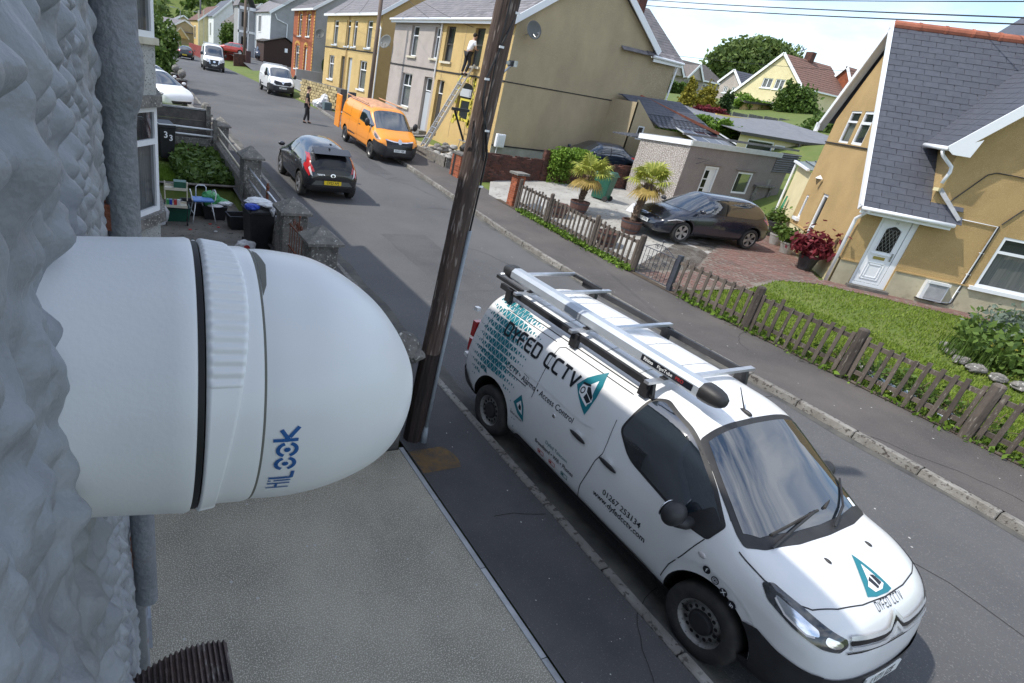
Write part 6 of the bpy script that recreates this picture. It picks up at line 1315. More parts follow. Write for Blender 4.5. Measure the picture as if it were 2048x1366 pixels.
facade(gh,WH,[(0,6),(12.9,6),(12.9,9.9),(0,9.9)],[rect(3.9,6.0,9.0-.75,9.0+.55),rect(8.3,9.8,8.3,9.4)],'render_pink_grey',.15); window(gh,WH,3.9,6.0,8.25,9.55,-.1,.1,mull=(4.95,),cur='curtain',sill='white_upvc'); window(gh,WH,8.3,9.8,8.3,9.4,-.1,.1,mull=(9.05,),cur='curtain',sill='white_upvc')
slope(gh,(76,69.6,9.75),(13.6,0,0),(-1.5,4,2.5),0,0,'tile_grey'); tiles(gh,(76,69.55,9.8),(13.6,0,0),(-1.5,4,2.5),.5,.38,'tile_grey',limit=0,name='roof_tile',stuffname='tile_courses',thick=.03); beam(gh,'fascia',(76,69.5,9.75),(89.7,69.5,9.75),.1,.2,'white_upvc')
for a in (77.2,81.75):
    obj('gable_front',MB().add([(a-1.7,69.3,9.7),(a+1.7,69.3,9.7),(a,69.3,11.6)],[(0,1,2)]).add([(a-1.7,69.3,9.7),(a,69.3,11.6),(a,72.5,11.6),(a-1.7,70,9.7)],[(0,1,2,3)]),'render_pink_grey',gh,fix=False)
    slope(gh,(a,69.1,11.65),(0,3.4,0),(1.85,0,-2.0),0,0,'tile_grey'); slope(gh,(a,69.1,11.65),(0,3.4,0),(-1.85,0,-2.0),0,0,'tile_grey')
    for sg in (-1,1): beam(gh,'bargeboard',(a+sg*1.9,69.05,9.6),(a,69.05,11.7),.06,.3,'white_upvc')
obj('side_wall',MB().box(89.2,89.4,70,76,6,9.9),'render_pink_grey',gh)
# ---------------- plants of the gardens
def palm(name,label,x,y,z0,h,seed,lean):
    t=thing(name,label,'palm',(x,y,z0),0,'small fan palms in barrels by the drive'); rg=random.Random(seed)
    mb=MB(); n=18; pts=[(lean*(i/n)**1.3,0,h*i/n) for i in range(n+1)]; mb.tube(pts,[.085+.022*(i%2)+.05*(i/n) for i in range(n+1)],9); obj('trunk',mb,'palm_bark',t)
    fz=MB()
    for i in range(140): a=rg.uniform(0,6.28); z=rg.uniform(.1,h); r=.10+.04*z/h; px_=lean*(z/h)**1.3; fz.add([(px_+r*math.cos(a),r*math.sin(a),z),(px_+r*math.cos(a+.35),r*math.sin(a+.35),z+.02),(px_+r*1.5*math.cos(a+.2),r*1.5*math.sin(a+.2),z+.12)],[(0,1,2)])
    obj('trunk_fibre',fz,'palm_bark',t,kind='stuff')
    for k in range(26):
        a=k*2.4+rg.uniform(-.3,.3); old=k%4==0; elv=rg.uniform(-.75,-.2) if old else rg.uniform(.0,1.15); L=rg.uniform(.34,.5); top=Vector((lean,0,h-.02))
        d=Vector((math.cos(a)*math.cos(elv),math.sin(a)*math.cos(elv),math.sin(elv))); c=top+d*L; mb=MB(); side=d.cross(Vector((0,0,1))).normalized(); up=side.cross(d)
        mb.tube([tuple(top),tuple(top+d*L*.5+Vector((0,0,.02))),tuple(c)],.010,4)
        for j in range(19):
            b=R(-115+j*12.8); ll=rg.uniform(.40,.52)*(1-.18*abs(b)/2); q=(d*math.cos(b)+side*math.sin(b)); tip=c+q*ll+Vector((0,0,-.09*abs(math.sin(b))-.07)); w=(-d*math.sin(b)+side*math.cos(b))*.026; m=c+q*ll*.55+up*.03
            mb.add([tuple(c),tuple(m-w),tuple(tip),tuple(m+w)],[(0,1,2,3)])
        obj('fan_leaf',mb,'palm_old' if old else 'palm_leaf',t,fix=False)
    return t
mk('palm_bark',(.09,.06,.042),.95,c2=(.17,.12,.085),sc=18,bump=.6,bsc=60); mk('barrel_wood',(.14,.075,.06),.85,c2=(.10,.05,.04),sc=6)
p1=(14.35,15.1); p2=(14.75,13.0)
palm('fan_palm','left fan palm with green and yellowed leaves, in front of the green bin',p1[0],p1[1],zq(*p1)+.38,.92,11,.12); palm('fan_palm','right fan palm with brown lower leaves, overlapping the nose of the dark hatchback',p2[0],p2[1],zq(*p2)+.36,1.22,22,.22)
for i,(x,y,lb) in enumerate(((p1[0],p1[1],'half barrel planter holding the left fan palm'),(p2[0],p2[1],'half barrel planter holding the right fan palm'),(13.05,12.2,'empty half barrel planter behind the fence between the palms'),(13.3,14.9,'dark barrel planter near the brick pier'))):
    b=thing('barrel_planter',lb,'planter',(x,y,zq(x,y)),0,'barrel planters behind the fence'); obj('staves',MB().lathe([(.24,0),(.31,.2),(.34,.42),(.31,.42),(.29,.3),(1e-4,.3)],18),'barrel_wood',b,smooth=False); obj('hoop',MB().lathe([(.285,.10),(.30,.14)],18).lathe([(.335,.34),(.342,.38)],18),'iron_dark',b)
for i,(y) in enumerate((15.35,15.1,14.85,14.6)): 
    b=thing('white_bottle',['white plastic bottle nearest the brick pier','second white bottle along behind the pickets','third white bottle along behind the pickets','white bottle farthest from the brick pier'][i],'bottle',(12.75,y,zq(12.75,y)),0,'white bottles behind the pickets'); obj('bottle_body',MB().lathe([(1e-4,0),(.06,0),(.06,.38),(.03,.46),(.03,.52),(1e-4,.52)],10),'white_paint',b,smooth=True)
def wheelie(name,label,x,y,z,rz,mat,w=.58,d=.70,h=1.05,lid='same'):
    t=thing(name,label,'wheelie bin',(x,y,z),rz); a=.80
    b=MB().add([(-w/2*a,-d/2*a,.05),(w/2*a,-d/2*a,.05),(w/2*a,d/2*a,.05),(-w/2*a,d/2*a,.05),(-w/2,-d/2,h*.92),(w/2,-d/2,h*.92),(w/2,d/2,h*.92),(-w/2,d/2,h*.92)],[(3,2,1,0),(4,5,6,7),(0,1,5,4),(1,2,6,5),(2,3,7,6),(3,0,4,7)])
    o=obj('bin_body',b,mat,t); bevel(o,.03,2); o=obj('rim',MB().box(-w/2-.02,w/2+.02,-d/2-.02,d/2+.02,h*.89,h*.94),mat,t); bevel(o,.01,1)
    l=MB().add([(-w/2-.01,-d/2-.03,h*.945),(w/2+.01,-d/2-.03,h*.945),(w/2+.01,d/2,h*.945),(-w/2-.01,d/2,h*.945),(-w/2+.05,-d/2+.04,h*1.0),(w/2-.05,-d/2+.04,h*1.0),(w/2-.05,d/2-.05,h*1.03),(-w/2+.05,d/2-.05,h*1.03)],[(3,2,1,0),(4,5,6,7),(0,1,5,4),(1,2,6,5),(2,3,7,6),(3,0,4,7)]); o=obj('lid',l,mat if lid=='same' else lid,t); bevel(o,.015,2)
    obj('handle',MB().tube([(-w/2+.04,d/2+.06,h*.9),(w/2-.04,d/2+.06,h*.9)],.018,6),mat,t)
    for s in (-1,1): wm=MB(); wm.T=Matrix.Translation((s*(w/2-.06),d/2*.85,.1)); wm.lathe([(1e-4,-.03),(.1,-.03),(.1,.03),(1e-4,.03)],14,'x'); obj('wheel',wm,'rubber',t)
    return t
mk('bin_green',(.012,.085,.055),.45,c2=(.02,.11,.07),sc=6); mk('bin_black',(.014,.014,.016),.5,c2=(.022,.022,.024),sc=6)
wheelie('wheelie_bin','dark green wheelie bin standing between the two fan palms',16.7,16.6,zq(16.7,16.6),R(200),'bin_green')
mk('tray_white',(.62,.63,.66),.4)
tr=thing('plastic_tray','pale upturned plastic tray lying beside the green bin','tray',(17.3,15.2,zq(17.3,15.2)),R(30)); o=obj('tray_shell',MB().add([(-.5,-.3,0),(.5,-.3,0),(.5,.3,0),(-.5,.3,0),(-.32,-.16,.22),(.32,-.16,.22),(.32,.16,.30),(-.32,.16,.30)],[(4,5,6,7),(0,1,5,4),(1,2,6,5),(2,3,7,6),(3,0,4,7)]),'tray_white',tr); bevel(o,.03,2)
mk('pot_grey',(.36,.35,.33),.9,c2=(.27,.26,.24),sc=8,bump=.3,bsc=50); mk('pot_black',(.03,.03,.032),.5)
def pot(name,label,u,S,r,h,mat,plant,leafs,size,n,spread,seed,up=.3):
    x,y=HF(u,S); z=zq(x,y)+.02; t=thing(name,label,'plant pot',(x,y,z)); obj('pot',MB().lathe([(1e-4,0),(r*.7,0),(r,h*.85),(r*1.06,h*.88),(r*1.06,h),(r*.9,h),(r*.9,h*.9),(1e-4,h*.9)],18),mat,t,smooth=False)
    q=np.random.default_rng(seed); P=np.abs(q.normal(size=(n,3)))*np.array([0,0,spread*.6])+q.normal(size=(n,3))*np.array([spread,spread,spread*.3])*.6+np.array([0,0,h+spread*.3]); clump('foliage',P,size,leafs,t,seed,up=up)
    st=MB(); 
    for k in range(7): st.tube([(0,0,h*.9),tuple(P[k])],.008,4)
    obj('stems',st,'bark',t)
pot('plant_pot','large black pot with dark red leaved shrub beside the corner downpipe',-.50,.75,.26,.42,'pot_black','x','leaf_red',.11,900,.42,31)
pot('plant_pot','pale stone pot with glossy green plant, nearest the side door step',-.55,2.75,.24,.36,'pot_grey','x','leaf_mid',.14,160,.26,32); pot('plant_pot','pale stone pot with trailing green plant, second from the side door',-.62,3.95,.24,.36,'pot_grey','x','leaf_mid',.09,220,.22,33)
pot('plant_pot','tall dark planter with bushy green plant below the hanging hose',-.45,5.5,.26,.55,'pot_black','x','leaf_mid',.10,420,.26,34); pot('plant_pot','small white flower pot against the cream plinth',-.25,1.75,.12,.18,'white_paint','x','leaf_dark',.06,60,.10,35)
fs_=thing('flower_stand','stone bench with white flowers in a pot against the dark gap beside the garage','flower stand',(25.6,16.2,1.3)); obj('slab',MB().box(-.9,.5,-.25,.25,.62,.70),'old_concrete',fs_); obj('leg',MB().box(-.8,-.6,-.2,.2,-.3,.62),'old_concrete',fs_); obj('leg',MB().box(.25,.4,-.2,.2,-.3,.62),'old_concrete',fs_); obj('pot',MB().lathe([(1e-4,.7),(.16,.7),(.2,.98),(1e-4,.98)],12),'pot_grey',fs_); obj('white_flowers',MB().ball((.05,0,1.22),.12,6).ball((-.1,.02,1.32),.09,6).ball((.15,0,1.1),.07,6),'ink_white',fs_)
# hedges and trees behind
def hedge(name,label,x0,x1,y0,y1,z0,z1,n,mat,size,seed,lump=.15):
    t=thing(name,label,'hedge',(0,0,0)); q=np.random.default_rng(seed); P=q.uniform(0,1,(n,3)); e=q.integers(0,3,n); P[e==0,2]=1-np.abs(q.normal(size=(e==0).sum()))*.12; P[e==1,1]=np.abs(q.normal(size=(e==1).sum()))*.12
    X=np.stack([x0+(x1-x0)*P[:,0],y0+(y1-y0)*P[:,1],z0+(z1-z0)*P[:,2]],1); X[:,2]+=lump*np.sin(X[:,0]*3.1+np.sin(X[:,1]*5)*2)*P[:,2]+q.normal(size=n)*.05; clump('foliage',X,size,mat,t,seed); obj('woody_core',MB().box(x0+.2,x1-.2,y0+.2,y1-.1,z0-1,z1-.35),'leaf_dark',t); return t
hedge('hedge','bright green clipped hedge behind the solar panels',27.0,32.5,23.2,25.5,2.2,4.15,16000,'leaf_bright',.13,41,.22)
hedge('hedge','dark hedge in front of the far grey terrace',66,74,62,64,6.0,8.2,3500,'leaf_mid',.3,42)
tree('golden_conifer','slim golden conifer standing left of the wider one behind the white roof',36.0,30.6,3.2,[(0,0,1.2,.62,.62,1.1),(0.05,0,2.2,.45,.45,1.0),(0,0,3.0,.22,.22,.55)],4200,'leaf_gold',.13,.6,.12,51,cat='conifer')
tree('golden_conifer','broad golden conifer standing right of the slim one',38.0,30.6,3.4,[(-.4,0,1.0,.75,.7,1.0),(.35,0,1.2,.7,.7,1.1),(0,0,2.1,.62,.6,.95)],5200,'leaf_gold',.13,.6,.12,52,cat='conifer')
tree('dark_conifer','dark green pointed conifer right of the golden ones',39.8,30.4,3.6,[(0,0,1.1,.55,.5,1.2),(.2,0,1.9,.38,.35,.8),(-.25,0,1.8,.3,.3,.8)],3600,'leaf_dark',.12,.6,.10,53,cat='conifer')
tree('red_maple','low dark red shrub under the golden conifers',37.6,29.6,3.9,[(-.7,0,.85,.8,.5,.35),(.6,0,.85,.9,.5,.32)],2200,'leaf_red',.10,.5,.05,54,cat='shrub')
tree('garden_tree','feathery light green tree in front of the red brick house',60.0,38.2,5.0,[(0,0,2.0,2.2,1.6,1.5),(1.4,0,1.2,1.8,1.4,1.2),(-1.6,0,2.0,.8,.8,1.5),(-1.9,0,3.2,.5,.5,.9),(2.8,0,.6,1.5,1.2,1.2)],9000,'leaf_mid',.20,1.2,.12,55)
tree('garden_tree','dense green tree beside the left edge of the slate roofed house',47.0,27.0,3.2,[(0,0,1.2,2.2,1.4,1.5),(1.6,-1,1.2,2.0,1.6,1.8),(2.6,-1.4,2.0,1.5,1.2,1.3)],9000,'leaf_mid',.18,.8,.12,56)
tree('spreading_tree','large tree behind the roofs between the grey terrace and cream house',104,79,8.5,[(-3,0,6.0,4.5,4,3.0),(3,0,7.5,5.5,4,3.2),(8,0,8.0,5,4,3.0),(0,0,5,5,4,3)],9000,'leaf_far',.55,4,.4,57)
tree('garden_shrub','light green shrubs in front of the cream gable wall',57.0,40.5,5.2,[(-1.5,0,1.2,1.4,.7,.7),(1,0,1.0,1.6,.7,.6),(3.4,-1,1.4,1.4,.7,.7)],3500,'leaf_bright',.16,.4,.05,58,cat='shrub')
# flower bed and junk inside the fence
fb_=thing('flower_bed','round stone edged flower bed of grey green shrubs in the lawn at the right edge','flower bed',(0,0,0)); q=np.random.default_rng(6)
P=q.normal(size=(5200,3))*np.array([1.05,.75,.18])+np.array([17.5,3.6,.85]); P=P[(((P[:,0]-17.6)/2.4)**2+((P[:,1]-3.6)/1.5)**2)<1]; clump('shrub_leaves',P,.10,'leaf_mid',fb_,61); clump('grey_leaves',q.normal(size=(1500,3))*np.array([.6,.35,.18])+np.array([18.2,4.3,1.05]),.08,'leaf_grey',fb_,62); clump('golden_leaves',q.normal(size=(900,3))*np.array([.5,.3,.12])+np.array([17.0,3.2,.95]),.09,'leaf_gold',fb_,63); blades('tall_grass',[(15.9+q.normal()*.25,4.2+q.normal()*.25,.5) for _ in range(600)],.45,'leaf_mid',7,.012,fb_,kind='stuff')
for i in range(14): a=2.2+i*.24; o=obj('edging_stone',rock((17.6+2.35*math.cos(a),3.6+1.5*math.sin(a),.52),.13+.05*random.random(),100+i,(1.5,1,.6)),'old_concrete',fb_)
jk=thing('garden_rubbish','blue plastic sheets and twigs heaped behind the picket fence by the lawn','rubbish heap',(0,0,0)); mk('blue_sheet',(.25,.34,.46),.5,c2=(.5,.55,.6),sc=7); mk('twig',(.10,.07,.045),.9,pvar=.2)
for i,(x,y,s) in enumerate(((12.75,4.35,.17),(12.8,3.95,.13),(12.7,3.25,.15),(12.65,4.1,.1),(12.72,3.55,.09))):
    me=rock((x,y,.22),s,200+i,(1.2,1.7,.30)); obj('plastic_sheet',me,'blue_sheet' if i!=3 else 'ink_white',jk)
for i,(x,y) in enumerate(((13.0,4.9),(13.1,5.2),(12.9,4.6))): obj('broken_stone',rock((x,y,.22),.13,300+i,(1.3,1.2,.6)),'old_concrete',jk)
tw=MB()
for i in range(170): x,y=12.9+random.uniform(-.35,.4),random.choice([4.7,3.5,3.2])+random.uniform(-.55,.55); a=random.uniform(0,6.28); L=random.uniform(.1,.35); tw.tube([(x,y,.22),(x+L*math.cos(a),y+L*math.sin(a),.22+random.uniform(0,.22))],.007,3)
obj('twigs',tw,'twig',jk,kind='stuff'); clump('weeds',q.normal(size=(900,3))*np.array([.25,.8,.08])+np.array([12.95,4.2,.30]),.07,'leaf_mid',jk,66)
# wires
def wire(root,a,b,sag,r=.012,n=14):
    a,b=Vector(a),Vector(b); pts=[a.lerp(b,i/n)-Vector((0,0,sag*4*(i/n)*(1-i/n))) for i in range(n+1)]; obj('wire',MB().tube(pts,r,4),'black_plastic',root)
wr=thing('overhead_wires','dark overhead wires crossing the sky above the slate roofed house','overhead wire',(0,0,0))
wire(wr,(38,46,12.4),(20.5,6.2,7.55),.15,.020); wire(wr,(36,45,11.7),(21.0,4.6,7.45),.2,.020); wire(wr,(44,41.8,13.2),(22.5,5.5,8.3),.1,.018); wire(wr,(41.5,43,8.7),(60,31,10.2),.2,.015)
# ---------------- next door bay window and yard
mk('pebble_white',(.50,.50,.48),.93,c2=(.40,.40,.38),sc=3,c3=(.10,.10,.09),sc3=40,r3=(.58,.66),bump=.8,bsc=45)
bw=thing('bay_window','next door two storey bay with white window frames and pebbled panels at the left','bay window',(0,0,0))
BX=.60; y0,y1,y2=9.85,10.5,12.6   # splayed near side, front
base=[(-.04,y0-.35),(BX-.42,y0-.20),(BX,y0+.45),(BX,y2),(-.04,y2+.4)]
def band(z0,z1,o,mat,name):
    P=[(x+(o if x>0 else 0),y+(-o if i<=2 else o)) for i,(x,y) in enumerate(base)]; return obj(name,MB().prism(P,z0,z1),mat,bw)
band(.0,1.18,0,'pebble_white','lower_wall'); band(1.18,1.34,.09,'old_concrete','lower_sill'); band(3.0,3.16,.08,'old_concrete','cornice'); band(3.16,3.86,.0,'pebble_white','middle_wall'); band(3.86,3.95,.06,'sill_stone','upper_sill')
for (z0,z1) in ((1.34,3.0),(3.95,5.4)):
    for i in range(4):
        a,b=Vector((*base[i],0)),Vector((*base[i+1],0)); d=(b-a); n=Vector((d.y,-d.x,0)).normalized(); W=Wall(a-n*.02,d,n); L=d.length
        window(bw,W,0.0,L,z0,z1,-.04,.085,z0+(z1-z0)*.68,mull=() if L<1.5 else (L/2,),cur='curtain')
obj('roof',MB().prism([(-.1,y0-.6),(BX+.2,y0-.1),(BX+.25,y2+.2),(-.1,y2+.5)],5.4,5.5),'slate_grey',bw)
obj('bay_body',MB().prism([(-.3,y0),(BX-.6,y0+.1),(BX-.5,y0+.6),(BX-.5,y2-.3),(-.3,y2)],1.2,5.4),'room_dark',bw)
wheelie('wheelie_bin','black wheelie bin painted 33 beside the bay window and white rails',1.36,19.75,.45,R(8),'bin_black',w=.50,h=1.08)
nb=[o for o in bpy.data.objects if o.get('label','').startswith('black wheelie bin painted')][0]
flat_text('painted_number','3',.26,'ink_white',nb,Matrix.Translation((-.05,-.368,.68))@Matrix.Rotation(R(82),4,'X'),bold=.004); flat_text('painted_number','3',.24,'ink_white',nb,Matrix.Translation((.10,-.364,.60))@Matrix.Rotation(R(82),4,'X'),bold=.004)
obj('white_lid_edge',MB().tube([(-.24,-.36,1.06),(.24,-.36,1.06)],.022,6).tube([(-.24,-.36,1.06),(-.25,.1,1.08)],.018,6),'white_paint',nb)  # white bars along the lid's front and side edge
b2=wheelie('wheelie_bin','black wheelie bin stuffed with bags behind the iron gate',2.70,12.30,.0,R(4),'bin_black',w=.55,h=.98)
bgt=thing('rubbish_bags','white and blue rubbish bags piled on the stuffed black bin','rubbish bag',(0,0,0)); mk('bag_blue',(.02,.06,.45),.35); mk('bag_white',(.72,.73,.74),.4,c2=(.5,.5,.52),sc=7); mk('bag_green',(.02,.24,.07),.35,c2=(.08,.35,.12),sc=6)
for i,(c,r,sq,m) in enumerate((((2.50,12.05,1.02),.13,(1.2,1,.6),'bag_blue'),((2.66,12.25,1.09),.22,(1.3,1.1,.30),'bag_white'),((2.86,12.1,1.06),.14,(1.2,1.2,.35),'bag_white'),((2.92,12.0,.96),.10,(.6,1,1.1),'bag_white'))): obj('bag',rock(c,r,400+i,sq),m,bgt)
cbg=thing('carrier_bag','white carrier bag with red logo lying at the foot of the stuffed black bin','carrier bag',(0,0,0)); obj('bag',rock((2.38,12.0,.14),.19,410,(1.2,.7,.9)),'bag_white',cbg); obj('red_mark',MB().lathe([(1e-4,0),(.07,0)],14,'y',(2.38,11.84,.17)),'ink_red',cbg)
def tub(name,label,x,y,z,rz,mat='bin_black'):
    t=thing(name,label,'recycling box',(x,y,z),rz); mb=MB(); a=[(-.24,-.18),(.24,-.18),(.24,.18),(-.24,.18)]; k=1.22
    vs=[(p[0],p[1],.0) for p in a]+[(p[0]*k,p[1]*k,.34) for p in a]+[(p[0]*k*.92,p[1]*k*.92,.34) for p in a]+[(p[0]*.93,p[1]*.93,.05) for p in a]; fs=[(3,2,1,0)]+[(i,(i+1)%4,4+(i+1)%4,4+i) for i in range(4)]+[(4+i,4+(i+1)%4,8+(i+1)%4,8+i) for i in range(4)]+[(8+i,8+(i+1)%4,12+(i+1)%4,12+i) for i in range(4)]+[(12,13,14,15)]
    obj('box',mb.add(vs,fs),mat,t); obj('rim',MB().tube([(p[0]*k,p[1]*k,.34) for p in a+[a[0]]],.016,5),'iron_dark',t); return t
tub('recycling_box','empty black recycling box left of the stuffed bin',2.60,13.9,.0,R(5)); tub('recycling_box','black recycling box under the green bags',2.12,14.7,.0,R(-4)); tub('recycling_box','black recycling box behind the blue seated stool',1.66,15.0,.0,R(3)); tub('recycling_box','dark green recycling box under the cream trolley',1.22,14.45,.0,0,'bin_green')
gb=thing('green_bags','green plastic bag and papers heaped on a recycling box behind the stool','rubbish bag',(0,0,0))
for i,(c,r,sq,m) in enumerate((((2.0,14.6,.52),.20,(1.1,1,.9),'bag_green'),((2.2,14.7,.45),.16,(1.4,1,.6),'bag_green'),((2.36,14.6,.42),.16,(1.2,1,.35),'bag_white'),((2.1,14.45,.38),.13,(1.4,1,.3),'bag_white'))): obj('bag',rock(c,r,420+i,sq),m,gb)
sc_=thing('shower_stool','white tube framed stool with blue seat and arm rests','stool',(1.79,14.35,.005),R(4))
W2,D2,hs_=.24,.20,.52
for sx in (-1,1):
    for sy in (-1,1): obj('leg',MB().tube([(sx*W2*.75,sy*D2*.7,hs_),(sx*W2*1.12,sy*D2*1.2,0.02)],.014,7),'white_paint',sc_,smooth=True); 
    obj('arm_rest',MB().tube([(sx*W2*.8,-D2*.8,hs_),(sx*W2*1.12,-D2*.8,hs_+.05),(sx*W2*1.2,-D2*.75,hs_+.22),(sx*W2*1.2,0,hs_+.26),(sx*W2*1.15,D2*.7,hs_+.22),(sx*W2*.8,D2*.7,hs_)],.014,7),'white_paint',sc_,smooth=True)
obj('stretcher',MB().tube([(-W2,-D2*.9,.25),(-W2,D2*.9,.25)],.011,6).tube([(W2,-D2*.9,.25),(W2,D2*.9,.25)],.011,6),'white_paint',sc_)
obj('backrest',MB().tube([(-.12,D2*.8,hs_),(-.12,D2*.95,hs_+.27),(-.08,D2,hs_+.32),(.08,D2,hs_+.32),(.12,D2*.95,hs_+.27),(.12,D2*.8,hs_)],.013,7),'white_paint',sc_,smooth=True)
o=obj('seat',MB().box(-.24,.24,-.20,.20,hs_,hs_+.05),mk('seat_blue',(.10,.22,.55),.5),sc_); bevel(o,.02,3)
tl=thing('tray_trolley','cream tray trolley with two shelves and black castors next to the stool','trolley',(1.18,14.15,.0),R(-5)); mk('trolley_cream',(.62,.58,.46),.5)
for sx in (-1,1):
    for sy in (-1,1): obj('leg',MB().tube([(sx*.24,sy*.17,.08),(sx*.24,sy*.17,.92 if sx<0 or sy<0 else .95)],.013,6),'black_plastic' if sy<0 else 'trolley_cream',tl); w_=MB(); w_.T=Matrix.Translation((sx*.24,sy*.17,.055)); w_.lathe([(1e-4,-.02),(.055,-.02),(.055,.02),(1e-4,.02)],12,'x'); obj('castor',w_,'rubber',tl)
    obj('upright_bar',MB().tube([(sx*.24,-.17,.6),(sx*.24,-.17,1.02)],.016,6),'trolley_cream',tl)
for z in (.42,.82): o=obj('shelf',MB().box(-.25,.25,-.19,.19,z,z+.02).box(-.25,.25,-.2,-.18,z,z+.06).box(-.25,.25,.18,.2,z,z+.06),'trolley_cream',tl)
for i,(x,m) in enumerate(((-.12,'bag_blue'),(-.02,'ink_red'),(.06,'bag_white'),(-.18,'bag_green'))): obj('packet',MB().cbox((x,0,.50),(.07,.10,.13)),m,tl)
obj('green_crate',MB().box(-.05,.22,-.1,.15,.84,1.0),'bin_green',tl)
wb=thing('white_sack','crumpled pale sack slumped against the wall left of the trolley','sack',(0,0,0)); obj('sack',rock((.78,14.0,.22),.24,430,(.9,.9,1.1)),'bag_white',wb)
for i in range(26):
    x,y=random.uniform(.9,2.6),random.uniform(12.6,14.2); 
    if i<5: o=obj('litter',rock((x,y,.015),.03,500+i,(1.4,1,.4)),'bag_white' if i%2 else 'ink_red'); tag(o,['scrap of pale litter on the dirty yard','small red scrap on the dirty yard','second pale scrap in the yard, near the boxes','reddish scrap near the stool legs','pale scrap nearest the trolley'][i],'litter')
dl_=MB(); 
for i in range(260): x,y=random.uniform(.7,2.9),random.uniform(11.5,16.2); a=random.uniform(0,6.3); L=random.uniform(.01,.035); dl_.add([(x,y,.008),(x+L*math.cos(a),y+L*math.sin(a),.012),(x-L*.5*math.sin(a),y+L*.5*math.cos(a),.016)],[(0,1,2)])
obj('dead_leaves',dl_,'twig',kind='stuff',fix=False)
yl=lambda x,y:zr(y)+.02
sheet('next_door_lawn',[(.3,16.7),(1.55,16.75),(1.45,19.0),(.3,19.2)],'grass_base',.03,zf=yl); q=np.random.default_rng(8)
blades('next_door_grass',[(q.uniform(.35,1.55),q.uniform(16.8,19.1),zr(18)+.03) for _ in range(9000)],.08,'leaf_bright',3,.012)
sheet('planting_bed',[(1.45,16.6),(2.95,16.6),(2.95,20.9),(1.5,20.9)],'soil',.03,zf=yl); sheet('bed_kerb',[(.3,16.45),(2.95,16.45),(2.95,16.62),(.3,16.62)],'dirty_concrete',.10,zf=yl)
fb2=thing('ivy_bed','low bed of toothed green leaves beside the small lawn next door','plant bed',(0,0,0)); n=5200; P=np.stack([q.uniform(1.45,2.95,n),q.uniform(16.7,20.6,n),np.zeros(n)],1); P=P[(P[:,0]>1.4+.12*np.sin(P[:,1]*3))]; P[:,2]=[zr(y)+.10 for y in P[:,1]]+np.abs(q.normal(size=len(P)))*.10
clump('leaves',P,.13,'leaf_mid',fb2,71,up=1.2); clump('red_leaves',np.stack([q.uniform(1.5,2.9,500),q.uniform(19.9,20.8,500),.62+q.normal(size=500)*.05],1),.09,'leaf_red',fb2,72)
# concrete panel fence, posts, white rails and ball topped post
cf=thing('panel_fence','dark concrete panel fence across the next yard with a pale coping','fence',(0,0,0)); mk('panel_dark',(.075,.07,.068),.9,c2=(.13,.12,.11),sc=5,det=8,bump=.5,bsc=30)
for i in range(4): obj('fence_panel',MB().box(.2,2.78,21.35,21.41,.50+i*.33,.50+i*.33+.32),'panel_dark',cf)
obj('coping',MB().box(.2,2.78,21.32,21.44,1.82,1.87),'edging',cf); obj('fence_post',MB().box(2.78,2.92,21.28,21.48,.3,1.98),'old_concrete',cf)
rw=thing('white_rails','two white painted rails over concrete boards across the next yard','railing',(0,0,0))
for h in (.90,.68): obj('rail_bar',MB().tube([(.2,20.55,.48+h),(2.95,20.55,.48+h-.05)],.028,8),'white_paint',rw,smooth=True)
for i in range(3): obj('concrete_board',MB().box(.2,2.95,20.6,20.66,.48+i*.18,.48+i*.18+.17),'old_concrete' if i else 'dirty_concrete',rw)
for x in (2.90,): obj('rail_post',MB().box(x,x+.12,20.45,20.7,.3,1.66),'cap_concrete',rw)
def ballpost(label,x,y,z0,h,mat,r=.17,w=.34):
    t=thing('ball_topped_post',label,'gate post',(x,y,z0),0,'gate posts with ball finials'); obj('post',MB().box(-w/2,w/2,-w/2,w/2,-.1,h),mat,t); obj('post_cap',MB().box(-w/2-.04,w/2+.04,-w/2-.04,w/2+.04,h,h+.06),'cap_concrete',t); obj('ball_finial',MB().lathe([(.06,h+.05),(.05,h+.12)],12).ball((0,0,h+.10+r),r,10),'old_concrete',t,smooth=True)
ballpost('grey post with stone ball finial rising behind the pyramid capped piers',2.98,22.9,.55,.95,'old_concrete'); mk('post_maroon',(.09,.035,.032),.8,c2=(.05,.03,.03),sc=6)
ballpost('nearer dark maroon gate post with stone ball finial beside the iron side gate',3.1,32.6,.75,1.15,'post_maroon',.20,.40); ballpost('farther dark maroon gate post with stone ball finial beyond the iron side gate',3.15,36.5,.8,1.1,'post_maroon',.20,.40)
sg=thing('side_gate','low iron gate hung between the two maroon posts','gate',(3.12,32.8,.8)); obj('gate_frame',MB().tube([(0,0,.1),(0,3.5,.1),(0,3.5,.8),(0,0,.8),(0,0,.1)],.02,5),'steel',sg)
for i in range(16): obj('upright',MB().tube([(0,.2+i*.21,.1),(0,.2+i*.21,.8)],.010,4),'steel',sg)
lw2=thing('low_wall','low grey wall running on beyond the ball topped post','wall',(0,0,0)); obj('masonry',MB().box(3.0,3.2,23.1,32.4,.4,1.15),'cap_concrete',lw2); lw3=thing('low_wall','low wall along the near pavement beyond the maroon posts','wall',(0,0,0)); obj('masonry',MB().box(3.2,3.4,36.8,60,.7,1.5),'dirty_concrete',lw3)
tree('flowering_shrub','tall green shrub with white blossoms leaning over the wall past the bay',2.2,40.0,.8,[(0,0,1.6,1.1,1.4,1.3),(.5,1,2.6,1.0,1.5,1.1),(.2,-.5,.9,1.2,1.3,.9),(-.6,1,3.0,.8,1.2,.9)],9000,'leaf_mid',.16,1.6,.08,73,cat='shrub')
